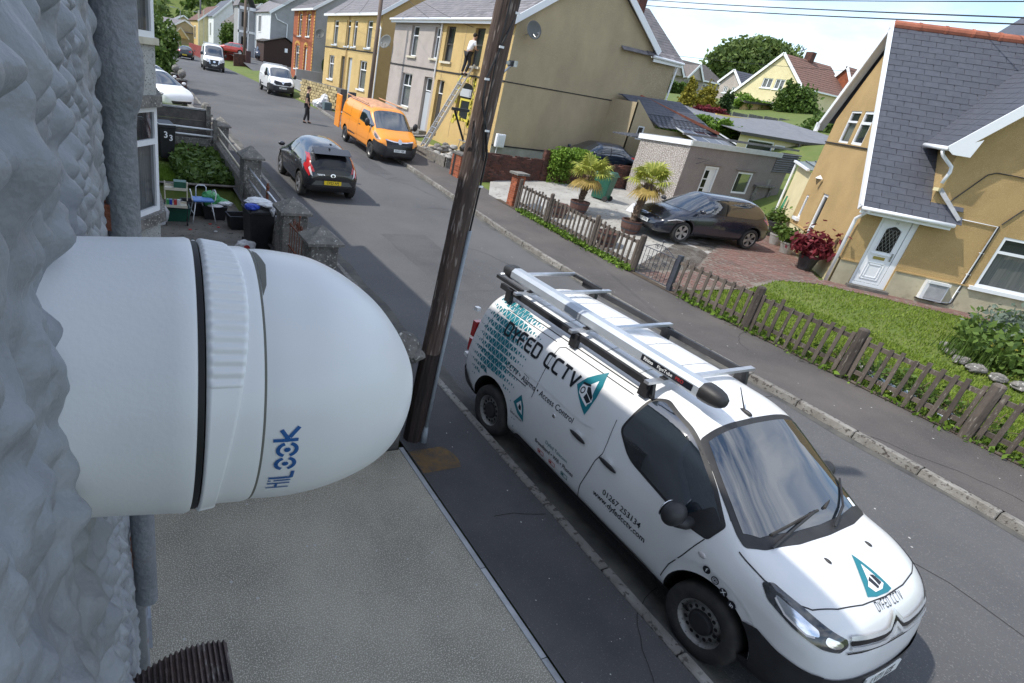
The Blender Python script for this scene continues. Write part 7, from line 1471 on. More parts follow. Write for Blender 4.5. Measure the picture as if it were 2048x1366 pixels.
tree('street_shrub','darker green bush at the foot of the blossoming shrub',3.0,46.5,.9,[(0,0,.9,.9,1.4,.9),(-.5,1.6,1.7,.9,1.2,1.1)],3500,'leaf_mid',.16,.8,.06,74,cat='shrub')
# ---------------- other vehicles
def hatch(name,label,loc,rz,mat,L=4.28,W=1.79,H=1.48,wb=2.63,fo=.86,wr=.32,style='double',cat='car',group=None,detail=True,plate_txt='',rear_txt='',boot='hatch',screen=.0,pitch=0,st=60):
    ro=L-wb-fo; x0=-ro; x1=wb+fo; hb=H*.64; 
    if boot=='coupe': top=[(x0,.70),(x0+.05,.86),(x0+.35,.98),(x0+.8,1.12),(x0+1.4,H*.985),(x0+1.9,H),(wb*.62,H*.985),(wb*.62+.2,H*.93)]
    elif boot=='suv': top=[(x0,.75),(x0+.03,1.0),(x0+.15,H*.90),(x0+.30,H*.965),(x0+.8,H),(wb*.62,H*.985),(wb*.62+.2,H*.93)]
    else: top=[(x0,.72),(x0+.03,.90),(x0+.12,H*.70),(x0+.36,H*.86),(x0+.62,H*.945),(x0+1.0,H*.985),(wb*.40,H),(wb*.62,H*.985),(wb*.62+.2,H*.93)]
    bx=wb+.02; top+=[(bx-.18,hb+.10),(bx-.02,hb+.02),(bx+.3,hb-.05),(x1-.30,hb-.19),(x1-.12,hb-.30),(x1-.04,hb-.42),(x1,.42)]
    prof=dict(top=top,bot=[(x0,.42),(x0+.15,.26),(x0+.5,.2),(x1-.5,.19),(x1-.1,.22),(x1,.32)],
      w=[(x0,W*.36),(x0+.04,W*.42),(x0+.16,W*.465),(x0+.45,W*.49),(wb*.5,W*.5),(wb,W*.5),(wb+.3,W*.485),(x1-.25,W*.44),(x1-.1,W*.37),(x1-.03,W*.27),(x1,W*.18)],
      belt=[(x0,.62),(0,.80),(wb*.5,.80),(wb,.72),(x1-.2,.58),(x1,.38)],
      n=[(x0,3.4),(0,3.3),(wb*.62,3.2),(wb,2.9),(x1,2.6)],tum=[(x0,.22),(0,.27),(wb*.6,.27),(wb,.10),(x1,.05)])
    c=Car(name,label,cat,loc,rz,mat,prof,[(0,wr+.02),(wb,wr+.02)],wr+.055,group,stations=st,sect=18); T=c.root
    if pitch: T.rotation_euler=(0,pitch,rz)
    for x in (0,wb):
        for s in (-1,1): wheel(T,x,s*(W/2-.115),wr,.20,s,style,.68)
    zb=H*.645; zt=H*.93
    for sd in 'RL':
        g=[(bx-.30,zb+.02),(wb*.66,zt-.06),(wb*.5,zt),(.1,zt-.015),(x0+.55,zt-.10),(x0+.42,zb+.10),(.0,zb)]
        if boot=='coupe': g=[(bx-.30,zb+.02),(wb*.66,zt-.05),(wb*.5,zt-.01),(x0+1.7,zt-.03),(x0+1.1,zt-.22),(x0+.95,zb+.08),(.3,zb)]
        c.drape('side_window',[rpoly(g,.05)],sd,'car_glass',.005,maxe=.12)
        c.line('window_pillar',[(wb*.46,zb),(wb*.42,zt-.02)],sd,.05,'black_gloss',.008,maxe=.15)
        for a in ((wb*.47,wb*.50),(.28,.45)): c.line('door_gap',[(a[0],.32),(a[1],zb-.02)],sd,.010,maxe=.15)
        c.line('door_gap',[(wb-.42,.35),(wb-.36,.60),(wb-.40,zb)],sd,.010,maxe=.15); c.line('sill',[(wr+.12,.27),(wb-wr-.12,.27)],sd,.09,'black_plastic',.006,maxe=.2)
        s=-1 if sd=='R' else 1
        for x in (wb*.38,.25): h=obj('door_handle',MB().ball((0,0,0),.09,6,(1,.15,.16)),mat,T,smooth=True); h.location=(x+.25,c.proj((x+.25,zb-.09),sd,.008).y,zb-.09)
        m=obj('door_mirror',MB().ball((0,0,0),.11,8,(.7,1,.62)),mat,T,smooth=True); m.location=(bx-.42,s*(W/2+.06),zb+.07)
        for ax in (0,wb): c.line('wheel_arch_trim',arc2(ax,wr+.02,wr+.075,8,172),sd,.035,'black_plastic' if style=='star' else mat,.006,maxe=.1)
    hw_=W*.37
    c.drape('windscreen',[rpoly([(wb*.62+.14,-hw_*.88),(wb*.62+.09,0),(wb*.62+.14,hw_*.88),(bx-.16,hw_*1.08),(bx-.03,hw_*.6),(bx+.0,0),(bx-.03,-hw_*.6),(bx-.16,-hw_*1.08)],.06)],'T','car_glass',.006,maxe=.12)
    if boot!='coupe': c.drape('rear_window',[rpoly([(-hw_*.85,zt-.03),(hw_*.85,zt-.03),(hw_*1.0,zb+.07),(-hw_*1.0,zb+.07)],.05)],'B','car_glass',.006,maxe=.12)
    else: c.drape('rear_window',[rpoly([(x0+1.35,-hw_*.8),(x0+1.35,hw_*.8),(x0+.65,hw_*.9),(x0+.65,-hw_*.9)],.05)],'T','car_glass',.006,maxe=.12)
    for s in (-1,1):
        g=lambda pts:[(-a*s,b) for a,b in pts]; V=(R(38*s),wb-.1); hz=hb-.30
        c.drape('headlight',[rpoly(g([(-.62,hz+.06),(-.40,hz+.07),(-.16,hz),(-.20,hz-.08),(-.42,hz-.07),(-.60,hz-.01)]),.02)],V,'headlamp_dark',.006,maxe=.08)
        c.line('day_lamp',g([(-.58,hz+.035),(-.40,hz+.04),(-.20,hz-.03)]),V,.020,'tail_clear',.010,maxe=.1)
        c.drape('tail_light',[rpoly([(s*W*.44,zb+.02),(s*W*.40,zb+.05),(s*W*.26,zb-.03),(s*W*.28,zb-.14),(s*W*.45,zb-.15)] if s>0 else [(s*W*.45,zb-.15),(s*W*.28,zb-.14),(s*W*.26,zb-.03),(s*W*.40,zb+.05),(s*W*.44,zb+.02)],.02)],'B','tail_red',.006,maxe=.08)
    c.drape('lower_grille',[rpoly([(-W*.30,.40),(W*.30,.40),(W*.26,.27),(-W*.26,.27)],.03)],'F','black_plastic',.006,maxe=.1)
    if plate_txt: plate(c,plate_txt,x1+.012,0,.47,True,'plate_white',R(-4))
    if rear_txt: plate(c,rear_txt,x0-.012,0,.50 if boot!='suv' else .7,False,'plate_yellow',R(4))
    return c,dict(x0=x0,x1=x1,zb=zb,zt=zt,W=W,hb=hb)
# dark hatchback on the drive
c,k=hatch('parked_hatchback','dark navy hatchback parked nose out on the drive in front of the garage','x' and (18.30,12.05,zq(18,12)+.02),R(168.5),'paint_navy',plate_txt='CA20 WRK',style='double')
c.line('nose_chrome_line',[(-.62,.64),(-.3,.655),(0,.66),(.3,.655),(.62,.64)],'F',.016,'chrome',.010,maxe=.08); c.drape('round_badge',[[(.055*math.cos(t),.665+.055*math.sin(t)) for t in [2*math.pi*i/14 for i in range(14)]]],'F','chrome',.014,maxe=.05)
c.line('bonnet_crease',[(2.75,.45),(3.2,.38)],'T',.01,maxe=.1); c.line('bonnet_crease',[(2.75,-.45),(3.2,-.38)],'T',.01,maxe=.1)
c,k=hatch('parked_coupe','dark blue grey car parked beyond the brick wall below the ochre gable',(21.4,20.9,1.10),R(176),'paint_blueblack',L=4.45,W=1.8,H=1.44,boot='coupe',style='plain')
# black city car driving away
c,k=hatch('city_car','small black crossover driving away up the street with yellow rear plate CV23','x' and (5.60,16.55,zr(16.4)),R(89),'paint_black',L=3.70,W=1.74,H=1.51,wb=2.43,fo=.68,wr=.345,style='star',pitch=R(-2.4))
T=c.root; x0=k['x0']
for s in (-1,1):
    pts=[(s*.60,1.24),(s*.66,1.22),(s*.72,1.02),(s*.79,.93),(s*.76,.80),(s*.70,.70),(s*.655,.76),(s*.71,.90),(s*.63,.99)]
    c.drape('tail_light',[pts if s>0 else pts[::-1]],'B','tail_red',.012,maxe=.06); pp=[(s*.655,.95),(s*.70,.90),(s*.655,.74),(s*.60,.70)]; c.drape('light_strip',[pp if s>0 else pp[::-1]],'B','tail_clear',.016,maxe=.06)
c.drape('tailgate_glass',[rpoly([(-.58,1.26),(.58,1.26),(.62,1.02),(.52,.78),(-.52,.78),(-.62,1.02)],.04)],'B','black_gloss',.009,maxe=.08)
c.drape('bumper_insert',[[(-.50,.60),(.50,.60),(.62,.47),(-.62,.47)]],'B','grey_cladding',.012,maxe=.08); c.drape('lower_bumper',[[(-.72,.46),(.72,.46),(.80,.26),(-.80,.26)]],'B','black_plastic',.010,maxe=.08)
plate(c,'CV23 APJ',x0-.045,0,.555,False,'plate_yellow',R(3)); c.drape('badge',[[(.075*math.cos(t),.755+.05*math.sin(t)) for t in [2*math.pi*i/14 for i in range(14)]],[(.05*math.cos(t),.755+.03*math.sin(t)) for t in [2*math.pi*i/14 for i in range(14)]][::-1]],'B','chrome',.022,maxe=.04)
v=text_tris('TOYOTA',.055,.36,.745,'CENTER',bold=.001); v=([(2*.36-a,b) for a,b in v[0]],v[1]); c.drape('maker_name',v,'B','chrome',.020,maxe=.05); obj('spoiler',MB().prism([(x0+.22,1.29),(x0+.50,1.41),(x0+.50,1.43),(x0+.16,1.315)],-.56,.56,1),'paint_black',T); obj('roof_aerial',MB().cbox((x0+.55,0,1.53),(.10,.04,.05)),'black_gloss',T)
# vans
def van(name,label,loc,rz,mat,H=1.95,L=5.2,W=1.95,wb=3.3,fo=.95,wr=.335,group=None,ptxt='',style='steel',low='black_plastic',roofmat=None,tall=False,st=70):
    x0,x1=-(L-wb-fo),wb+fo; zc=H*.60 if not tall else 1.28; ws=wb-.72
    top=[(x0,1.2),(x0+.02,1.5),(x0+.06,H*.86),(x0+.18,H*.955),(x0+.5,H*.995),(ws-.8,H),(ws-.25,H*.985),(ws-.03,H*.945),(ws+.15,H*.90 if tall else H*.88),(wb+.15,zc+.10),(wb+.30,zc+.02),(x1-.40,zc-.08),(x1-.20,zc-.17),(x1-.08,zc-.30),(x1-.02,zc-.50),(x1,.5)]
    prof=dict(top=top,bot=[(x0,.45),(x0+.3,.28),(wb,.25),(x1-.1,.25),(x1,.34)],w=[(x0,W*.45),(x0+.03,W*.47),(x0+.2,W*.492),(0,W*.5),(wb,W*.5),(wb+.35,W*.485),(x1-.25,W*.44),(x1-.10,W*.38),(x1-.03,W*.30),(x1,W*.2)],
      belt=[(x0,.9),(wb,.92),(x1-.3,.8),(x1,.48)],n=[(x0,5.5),(ws,5.0),(wb+.2,3.6),(x1,3.0)],tum=[(x0,.10),(ws,.11),(wb+.1,.09),(x1,.04)])
    c=Car(name,label,'van',loc,rz,mat,prof,[(0,wr+.03),(wb,wr+.03)],wr+.06,group,stations=st,sect=20); T=c.root
    for x in (0,wb):
        for s in (-1,1): wheel(T,x,s*(W/2-.12),wr,.21,s,style,.64)
    hw_=W*.40; zw=zc+.06
    c.drape('windscreen',[rpoly([(ws+.02,-hw_*.93),(ws-.02,0),(ws+.02,hw_*.93),(wb+.10,hw_*1.04),(wb+.20,hw_*.5),(wb+.22,0),(wb+.20,-hw_*.5),(wb+.10,-hw_*1.04)],.07)],'T','car_glass',.007,maxe=.12)
    for sd in 'RL':
        s=-1 if sd=='R' else 1; g=[(ws-.95,zw+.04),(ws-.85,H*.88),(ws-.15,H*.885),(ws+.12,H*.80),(wb-.08,zw+.06),(wb-.12,zw-.04)]
        c.drape('side_window',[rpoly(g,.06)],sd,'car_glass',.006,maxe=.12); c.line('door_gap',[(ws-1.05,.35),(ws-1.05,H*.9)],sd,.011,maxe=.15); c.line('door_gap',[(wb-.38,.45),(wb-.30,.75),(wb-.25,zw-.1)],sd,.011,maxe=.15); c.line('door_gap',[(.55,.5),(.55,H*.88)],sd,.010,maxe=.15)
        c.line('slide_door_rail',[(x0+.3,zw-.02),(.65,zw-.03)],sd,.022,'seam',maxe=.15); c.line('body_side_rib',[(x0+.55,H*.66),(ws-1.25,H*.60)],sd,.03,mat,.012,maxe=.15)
        c.line('side_moulding',[(wr+.15,.36),(wb-wr-.15,.36)],sd,.14,low,.010,maxe=.2); h=obj('door_handle',MB().ball((0,0,0),.11,6,(1,.15,.2)),'black_plastic',T,smooth=True); h.location=(ws-.85,c.proj((ws-.85,zw-.14),sd,.01).y,zw-.14)
        m=obj('door_mirror',MB().ball((0,0,0),.16,8,(.55,.7,1)),'black_plastic',T,smooth=True); m.location=(wb-.28,s*(W/2+.12),zw+.14); obj('mirror_arm',MB().tube([(0,-s*.16,-.1),(0,0,-.08)],.04,6),'black_plastic',m)
    fz=zc-.42
    c.drape('lower_bumper',[rpoly([(-W*.49,fz),(-W*.30,fz-.05),(0,fz-.07),(W*.30,fz-.05),(W*.49,fz),(W*.5,.24),(-W*.5,.24)],.03)],'F',low,.010,maxe=.1)
    for sd in 'RL': c.drape('lower_bumper',[arc2(wb,wr+.03,wr+.07,58,-20,8)+[(x1-.10,.25),(x1-.04,fz),(x1-.25,fz+.04),(wb+.32,fz+.10)]],sd,low,.012,maxe=.1)
    if ptxt: plate(c,ptxt,x1+.02,0,.56,True,'plate_white',R(-3))
    return c,dict(x0=x0,x1=x1,zc=zc,fz=fz,ws=ws)
c,k=van('orange_van','orange panel van with rear door open parked half on the far pavement','x' and (10.47,26.15,.70),R(-91.5),'van_orange',L=5.25,wb=3.45,ptxt='CU17 YBK'); T=c.root; T.rotation_euler=(0,R(2.2),R(-91.5))
for s in (-1,1):
    g=lambda pts:[(-a*s,b) for a,b in pts]; V=(R(30*s),3.3); z=k['zc']-.20
    c.drape('headlight',[rpoly(g([(-.66,z+.17),(-.52,z+.12),(-.30,z-.03),(-.28,z-.10),(-.45,z-.11),(-.62,z+.02)]),.02)],V,'lamp_glass',.012,maxe=.08); c.drape('headlight_dark',[rpoly(g([(-.60,z+.10),(-.50,z+.06),(-.36,z-.04),(-.48,z-.07),(-.58,z+.0)]),.02)],V,'headlamp_dark',.014,maxe=.08)
c.line('grille_chrome_bar',[(-.62,.93),(-.3,.885),(0,.87),(.3,.885),(.62,.93)],'F',.035,'chrome',.016,maxe=.08); c.drape('grille',[[(-.60,.90),(0,.86),(.60,.90),(.55,.62),(-.55,.62)]],'F','black_gloss',.012,maxe=.1); c.drape('badge',[[(.09*math.cos(t),.885+.09*math.sin(t)) for t in [2*math.pi*i/14 for i in range(14)]]],'F','alu',.022,maxe=.05)
c.drape('roof_skin',[rpoly([(k['x0']+.15,-.72),(2.45,-.72),(2.45,.72),(k['x0']+.15,.72)],.05)],'T','paint_orange_roof',.004,maxe=.2)
x0=k['x0']; o=obj('rear_door',MB().box(x0-.78,x0-.04,-.99,-.93,.42,1.86),'van_orange',T); bevel(o,.02,2); obj('door_window_recess',MB().box(x0-.68,x0-.16,-1.0,-.99,1.15,1.70),'van_orange',o); 
for y in (-.78,.78): obj('roof_rail',MB().tube([(x0+.2,y,1.98),(2.2,y,1.98)],.025,6),'paint_orange_roof',T)
c,k=van('white_van','white compact panel van parked on the far side facing us, behind the walking man','x' and (11.45,49.2,.90),R(-93),'van_white',L=5.3,wb=3.45,ptxt='WM16 YNF',st=50)
c.drape('grille',[rpoly([(-.60,1.02),(-.2,.96),(0,.92),(.2,.96),(.60,1.02),(.66,.86),(.5,.74),(-.5,.74),(-.66,.86)],.03)],'F','black_gloss',.014,maxe=.1); c.drape('diamond_badge',[[(-.09,.90),(0,1.02),(.09,.90),(0,.78)]],'F','chrome',.022,maxe=.06)
for s in (-1,1):
    g=lambda pts:[(-a*s,b) for a,b in pts]; z=k['zc']-.22; c.drape('headlight',[rpoly(g([(-.66,z+.17),(-.52,z+.12),(-.30,z-.03),(-.28,z-.10),(-.45,z-.11),(-.62,z+.02)]),.02)],(R(30*s),3.3),'lamp_glass',.012,maxe=.1)
for x in (-.3,1.6): obj('roof_bar',MB().box(x-.03,x+.03,-.75,.75,1.98,2.02),'alu',c.root)
c,k=van('white_van','tall white van with dark grille coming down the middle of the street','x' and (9.45,68.7,.96),R(-94),'van_white',H=2.40,L=5.5,W=2.07,wb=3.6,fo=.85,ptxt='CE65 UKR',tall=True,st=50)
c.drape('grille',[rpoly([(-.42,1.02),(.42,1.02),(.34,.68),(-.34,.68)],.04)],'F','black_gloss',.014,maxe=.1)
for s in (-1,1): c.line('grille_chrome_bar',[(s*.50,1.04),(s*.40,.66)],'F',.06,'chrome',.018,maxe=.1); c.drape('headlight',[[(s*.52,1.08),(s*.92,1.16),(s*.94,1.0),(s*.60,.86)][::s]],'F','lamp_glass',.014,maxe=.1)
c.drape('badge',[[(.12*math.cos(t),.86+.09*math.sin(t)) for t in [2*math.pi*i/12 for i in range(12)]]],'F','chrome',.022,maxe=.06)
for x in (-.3,.9,2.0): obj('roof_bar',MB().box(x-.03,x+.03,-.8,.8,2.42,2.47),'alu',c.root)
# distant and half hidden cars
hatch('parked_hatchback','black hatchback parked on the left far up the street with yellow rear plate',(8.25,82.5,1.0),R(80),'paint_black',L=4.2,W=1.8,H=1.5,rear_txt='CN60 HFB',style='plain',st=30)
hatch('parked_car','pale green grey people carrier parked beyond the black hatchback',(8.6,103,1.1),R(85),'paint_silver',L=4.4,W=1.85,H=1.75,boot='suv',style='plain',st=30)
hatch('parked_car','red car parked behind the pole at the side turning',(16.4,89.5,2.25),R(150),'paint_red',L=4.0,W=1.75,H=1.48,style='plain',st=30)
hatch('parked_suv','dark blue pickup like car parked against the brown shed',(19.3,90.5,2.25),R(-100),'paint_blueblack',L=4.6,W=1.9,H=1.8,boot='suv',style='plain',st=30)
hatch('parked_car','white car with its nose showing just past the bay window',(1.15,32.4,.84),R(-62),'van_white',L=4.1,W=1.75,H=1.5,style='plain',st=40)
hatch('parked_car','second white car tucked behind the first beside the iron side gate',(.95,35.9,.86),R(-58),'van_white',L=4.1,W=1.75,H=1.5,style='plain',st=40)
# ---------------- people
mk('skin',(.48,.29,.21),.55); mk('cloth_black',(.014,.014,.017),.85,c2=(.03,.03,.034),sc=12); mk('cloth_white',(.72,.72,.73),.8,c2=(.58,.58,.6),sc=9); mk('hair_dark',(.02,.014,.010),.8,bump=.5,bsc=90); mk('hair_brown',(.05,.03,.02),.8,bump=.5,bsc=90); mk('shoe',(.015,.015,.015),.6)
def skin_mesh(name,pts,edges,rad,mat,parent,root=0,sub=2):
    me=bpy.data.meshes.new(name); me.from_pydata([tuple(p) for p in pts],edges,[]); o=bpy.data.objects.new(name,me); COL.objects.link(o)
    md=o.modifiers.new('s','SKIN'); 
    for i,r in enumerate(rad): 
        v=me.skin_vertices[0].data[i]; v.radius=(r,r) if not isinstance(r,tuple) else r; v.use_root=(i==root)
    sb=o.modifiers.new('u','SUBSURF'); sb.levels=sub; sb.render_levels=sub
    dg=bpy.context.evaluated_depsgraph_get(); nm=bpy.data.meshes.new_from_object(o.evaluated_get(dg)); bpy.data.objects.remove(o); nm.materials.clear(); nm.materials.append(MATS[mat]); nm.polygons.foreach_set('use_smooth',[True]*len(nm.polygons)); nm.name=name
    return obj(name,nm,None,parent)
def person(label,loc,rz,J,shirt,trous,hair,hs=1.0,sleeve='short',root_rot=None,look=(0,0)):
    """J: joint dict in metres, x forward, y left, z up"""
    t=thing('person',label,'person',loc,rz)
    names=list(J); idx={n:i for i,n in enumerate(names)}; P=[J[n] for n in names]
    E=[('pelvis','waist'),('waist','chest'),('chest','neck'),('neck','headbase'),('headbase','head'),('head','crown'),('chest','shL'),('chest','shR'),('shL','elL'),('elL','wrL'),('wrL','haL'),('shR','elR'),('elR','wrR'),('wrR','haR'),('pelvis','hiL'),('pelvis','hiR'),('hiL','knL'),('knL','anL'),('anL','toL'),('hiR','knR'),('knR','anR'),('anR','toR')]
    Rr=dict(pelvis=(.115,.155),waist=(.105,.14),chest=(.115,.165),neck=.055,headbase=.058,head=.088,crown=.070,shL=.062,shR=.062,elL=.040,elR=.040,wrL=.026,wrR=.026,haL=.034,haR=.034,hiL=.092,hiR=.092,knL=.060,knR=.060,anL=.040,anR=.040,toL=.036,toR=.036)
    body=skin_mesh('body',P,[(idx[a],idx[b]) for a,b in E],[Rr[n] if not isinstance(Rr[n],tuple) else sum(Rr[n])/2 for n in names],'skin',t,idx['pelvis'])
    def part(nm,ns,ed,grow,mat):
        ii={n:i for i,n in enumerate(ns)}; skin_mesh(nm,[J[n] if n in J else ns[n] for n in ns] if not isinstance(ns,dict) else list(ns.values()),[(list(ns).index(a),list(ns).index(b)) for a,b in ed],grow,mat,t)
    V=lambda a,b,f:tuple(Vector(J[a]).lerp(Vector(J[b]),f))
    S=dict(pelvis=J['pelvis'],waist=J['waist'],chest=J['chest'],nk=V('chest','neck',.75),shL=J['shL'],shR=J['shR'],mL=V('shL','elL',.75),mR=V('shR','elR',.75))
    part('shirt',S,[('pelvis','waist'),('waist','chest'),('chest','nk'),('chest','shL'),('chest','shR'),('shL','mL'),('shR','mR')],[.150,.142,.158,.062,.078,.078,.058,.058],shirt)
    K=dict(pelvis=J['pelvis'],hiL=J['hiL'],hiR=J['hiR'],knL=J['knL'],knR=J['knR'],anL=V('knL','anL',.95),anR=V('knR','anR',.95))
    part('trousers',K,[('pelvis','hiL'),('pelvis','hiR'),('hiL','knL'),('hiR','knR'),('knL','anL'),('knR','anR')],[.145,.108,.108,.078,.078,.062,.062],trous)
    for s in 'LR':
        a=Vector(J['an'+s]); b=Vector(J['to'+s]); part('shoe',{'a':tuple(a+Vector((-.04,0,-.03))),'b':tuple(a.lerp(b,.5)+Vector((0,0,-.02))),'c':tuple(b)},[('a','b'),('b','c')],[.048,.046,.040],'shoe')
    h=Vector(J['head']); f=Vector((math.cos(look[0])*math.cos(look[1]),math.sin(look[0])*math.cos(look[1]),math.sin(look[1]))); l=Vector((0,0,1)).cross(f).normalized(); u=f.cross(l)
    hm=MB(); hm.ball((0,0,0),.102,12,(1,.9,.95)); o=obj('hair',hm,hair,t,smooth=True); o.location=h-f*.022+Vector((0,0,.045))
    hd=MB(); hd.T=Matrix.Translation(h)@Matrix(((f.x,l.x,u.x,0),(f.y,l.y,u.y,0),(f.z,l.z,u.z,0),(0,0,0,1))); hd.ball((.010,0,.0),.090,12,(1,.82,1.22)); hd.ball((.098,0,-.012),.014,6,(1,.8,1.5)); hd.ball((.0,.078,0),.022,6,(.8,.35,1.3)).ball((.0,-.078,0),.022,6,(.8,.35,1.3)); obj('face',hd,'skin',t,smooth=True)
    ey=MB(); ey.T=hd.T; ey.ball((.083,.028,.018),.009,6).ball((.083,-.028,.018),.009,6).ball((.090,0,-.055),.016,6,(.4,1,.3)); obj('eyes_and_mouth',ey,'hair_dark',t,smooth=True)
    for s in 'LR':
        w=Vector(J['wr'+s]); hnd=Vector(J['ha'+s]); d=(hnd-w).normalized(); sd=d.cross(Vector((1,0,0))).normalized(); 
        for q in range(4):
            o0=hnd+sd*(q-1.5)*.018; pts={'a':tuple(o0),'b':tuple(o0+d*.045+Vector((.005,0,0))),'c':tuple(o0+d*.075+Vector((.02,0,.004)))}; part('finger',pts,[('a','b'),('b','c')],[.010,.009,.007],'skin')
        o0=w+d*.02+Vector((.02,0,0)); part('thumb',{'a':tuple(o0),'b':tuple(o0+d*.04+Vector((.03,0,0)))},[('a','b')],[.012,.009],'skin')
    return t
JW=dict(pelvis=(0,0,.93),waist=(.01,0,1.10),chest=(.01,0,1.34),neck=(.0,0,1.50),headbase=(.02,0,1.57),head=(.04,0,1.66),crown=(.03,0,1.72),shL=(-.01,.17,1.42),elL=(-.04,.22,1.14),wrL=(.04,.21,.90),haL=(.07,.21,.83),shR=(.0,-.17,1.42),elR=(-.02,-.22,1.14),wrR=(.08,-.22,.90),haR=(.12,-.21,.83),hiL=(0,.09,.88),hiR=(0,-.09,.88),knL=(.07,.10,.50),knR=(-.02,-.11,.50),anL=(.10,.10,.08),anR=(-.13,-.11,.09),toL=(.26,.10,.03),toR=(.04,-.12,.03))
person('man in black t-shirt and black trousers standing in the road looking right',(9.03,30.8,zr(30.8)),R(-20),JW,'cloth_black','cloth_black','hair_brown',look=(0,.05))
# man on the ladder: x forward is towards the wall
JL=dict(pelvis=(-.02,0,.98),waist=(.02,0,1.14),chest=(.10,0,1.36),neck=(.13,0,1.50),headbase=(.16,0,1.57),head=(.19,0,1.66),crown=(.18,0,1.72),shL=(.10,.17,1.42),elL=(.12,.26,1.18),wrL=(.30,.16,1.16),haL=(.36,.13,1.17),shR=(.12,-.17,1.42),elR=(.16,-.25,1.18),wrR=(.32,-.12,1.12),haR=(.38,-.10,1.13),hiL=(-.02,.09,.93),hiR=(-.02,-.09,.93),knL=(-.04,.10,.52),knR=(.06,-.10,.56),anL=(-.14,.09,.12),anR=(-.08,-.09,.14),toL=(.0,.09,.05),toR=(.08,-.09,.06))
lt=thing('leaning_ladder','long aluminium ladder leaning on the yellow house below the upper window','ladder',(0,0,0))
A=Vector((12.95,24.75,1.0)); B=Vector((14.85,24.85,4.78)); d=(B-A); sidev=Vector((.05,-1,0)).normalized()
for s in (-.2,.2): beam(lt,'stile',A+sidev*s,B+sidev*s,.03,.08,'alu',up=(1,0,0)); 
for s in (-.16,.16): beam(lt,'inner_stile',A.lerp(B,.02)+sidev*s+Vector((.07,0,-.03)),A.lerp(B,.80)+sidev*s+Vector((.07,0,-.03)),.03,.07,'alu',up=(1,0,0))
for i in range(15): p=A.lerp(B,(i+.6)/15.2); obj('rung',MB().tube([tuple(p-sidev*.2),tuple(p+sidev*.2)],.016,6),'alu',lt)
p=A.lerp(B,.875); person('man in white t-shirt and black trousers at the upper window, standing on the ladder',(p.x-.05,p.y,p.z-.06),R(5),JL,'cloth_white','cloth_black','hair_dark',look=(0,.1))
# rubble garden in front of the yellow house
rb=thing('rubble_garden','raised front garden edged with concrete and heaped with broken masonry below the ladder','rubble heap',(0,0,0))
obj('edging_wall',MB().box(12.50,12.62,21.6,28.2,.3,1.05),'cap_concrete',rb); obj('edging_wall',MB().box(12.50,14.95,21.55,21.70,.3,1.05),'old_concrete',rb); obj('garden_fill',MB().box(12.6,14.99,21.7,28.5,.3,.92),mk('sand',(.50,.38,.19),.95,c2=(.32,.25,.15),sc=3,det=8,bump=.5,bsc=20),rb)
q=random.Random(5)
for i in range(85):
    x=q.gauss(13.35,.38); y=q.gauss(23.3,.65); 
    if not (12.65<x<14.7 and 21.9<y<27): continue
    h=max(0,.42-.5*((x-13.4)**2+(y-23.3)**2)); obj('rubble_stone',rock((x,y,.95+q.random()*h),q.uniform(.06,.17),600+i,(1.2,1,.7)),'old_concrete' if i%3 else 'drive_pale',rb)
bk=thing('black_bucket','black builder bucket lying on the rubble below the refitted window','bucket',(14.05,23.1,1.25)); mb=MB(); mb.T=Matrix.Rotation(R(60),4,'Y'); mb.lathe([(1e-4,0),(.14,0),(.19,.32),(.17,.32),(.12,.03)],14); obj('bucket',mb,'black_plastic',bk)
tr_=thing('trestle','folding grey work trestle standing by the yellow wall','trestle',(14.5,23.6,.95)); obj('top',MB().cbox((0,0,.62),(.3,.75,.04)),'alu',tr_)
for sx in (-1,1):
    for sy in (-1,1): obj('leg',MB().tube([(sx*.08,sy*.33,.6),(sx*.18,sy*.36,0)],.015,5),'steel',tr_)
st_=thing('doorsteps','grey stone steps leading up to the pinkish grey house door','steps',(0,0,0))
for i in range(3): obj('step',MB().box(13.9+i*.33,15.0,28.55,29.9,.6,.98+i*.16),'cap_concrete',st_)
sheet('front_path',[(12.5,28.2),(15,28.2),(15,34.5),(12.5,34.5)],'drive_pale',.02,zf=lambda x,y:1.02); obj('front_wall_filler',MB().box(12.5,12.7,28.3,34.6,.5,1.3),'cap_concrete',st_)
# ---------------- poles, street furniture, walls farther up
def polex(name,label,x,y,z0,h,r=.14,mat='pole_wood',cat='telegraph pole'):
    t=thing(name,label,cat,(x,y,z0)); obj('shaft',MB().tube([(0,0,-.3),(0,0,h)],[r,r*.75],12),mat,t,smooth=True); return t
mk('pole_pale',(.17,.125,.095),.85,c2=(.11,.08,.065),sc=8,stretch=(1,1,.1))
pz=polex('telegraph_pole','dark telegraph pole rising behind the orange van',13.4,33.2,.8,8.2,.13,'pole_pale'); obj('insulator_arm',MB().box(-.4,.4,-.05,.05,7.4,7.5),'pole_pale',pz)
polex('telegraph_pole','brown telegraph pole at the side turning behind the white van',15.3,82,1.0,9.5,.20,'pole_pale'); polex('telegraph_pole','thin dark telegraph pole far up the street on the left',18.3,150,1.2,11,.2,'iron_dark')
for i,(x,y,lb) in enumerate(((16.0,170,'left street lamp over the far end of the road'),(21.5,172,'right street lamp over the far end of the road'))):
    t=thing('street_lamp',lb,'street lamp',(x,y,1.2),0,'street lamps at the far end'); obj('column',MB().tube([(0,0,0),(0,0,7.2),(-.4,0,7.6),(-1.4,0,7.7)],[.10,.07,.06,.05],6),'steel',t); obj('lantern',MB().cbox((-1.8,0,7.68),(1.0,.3,.18)),'edging',t)
wz=thing('overhead_wires','fan of thin phone wires running from the street pole to the house fronts','overhead wire',(0,0,0))
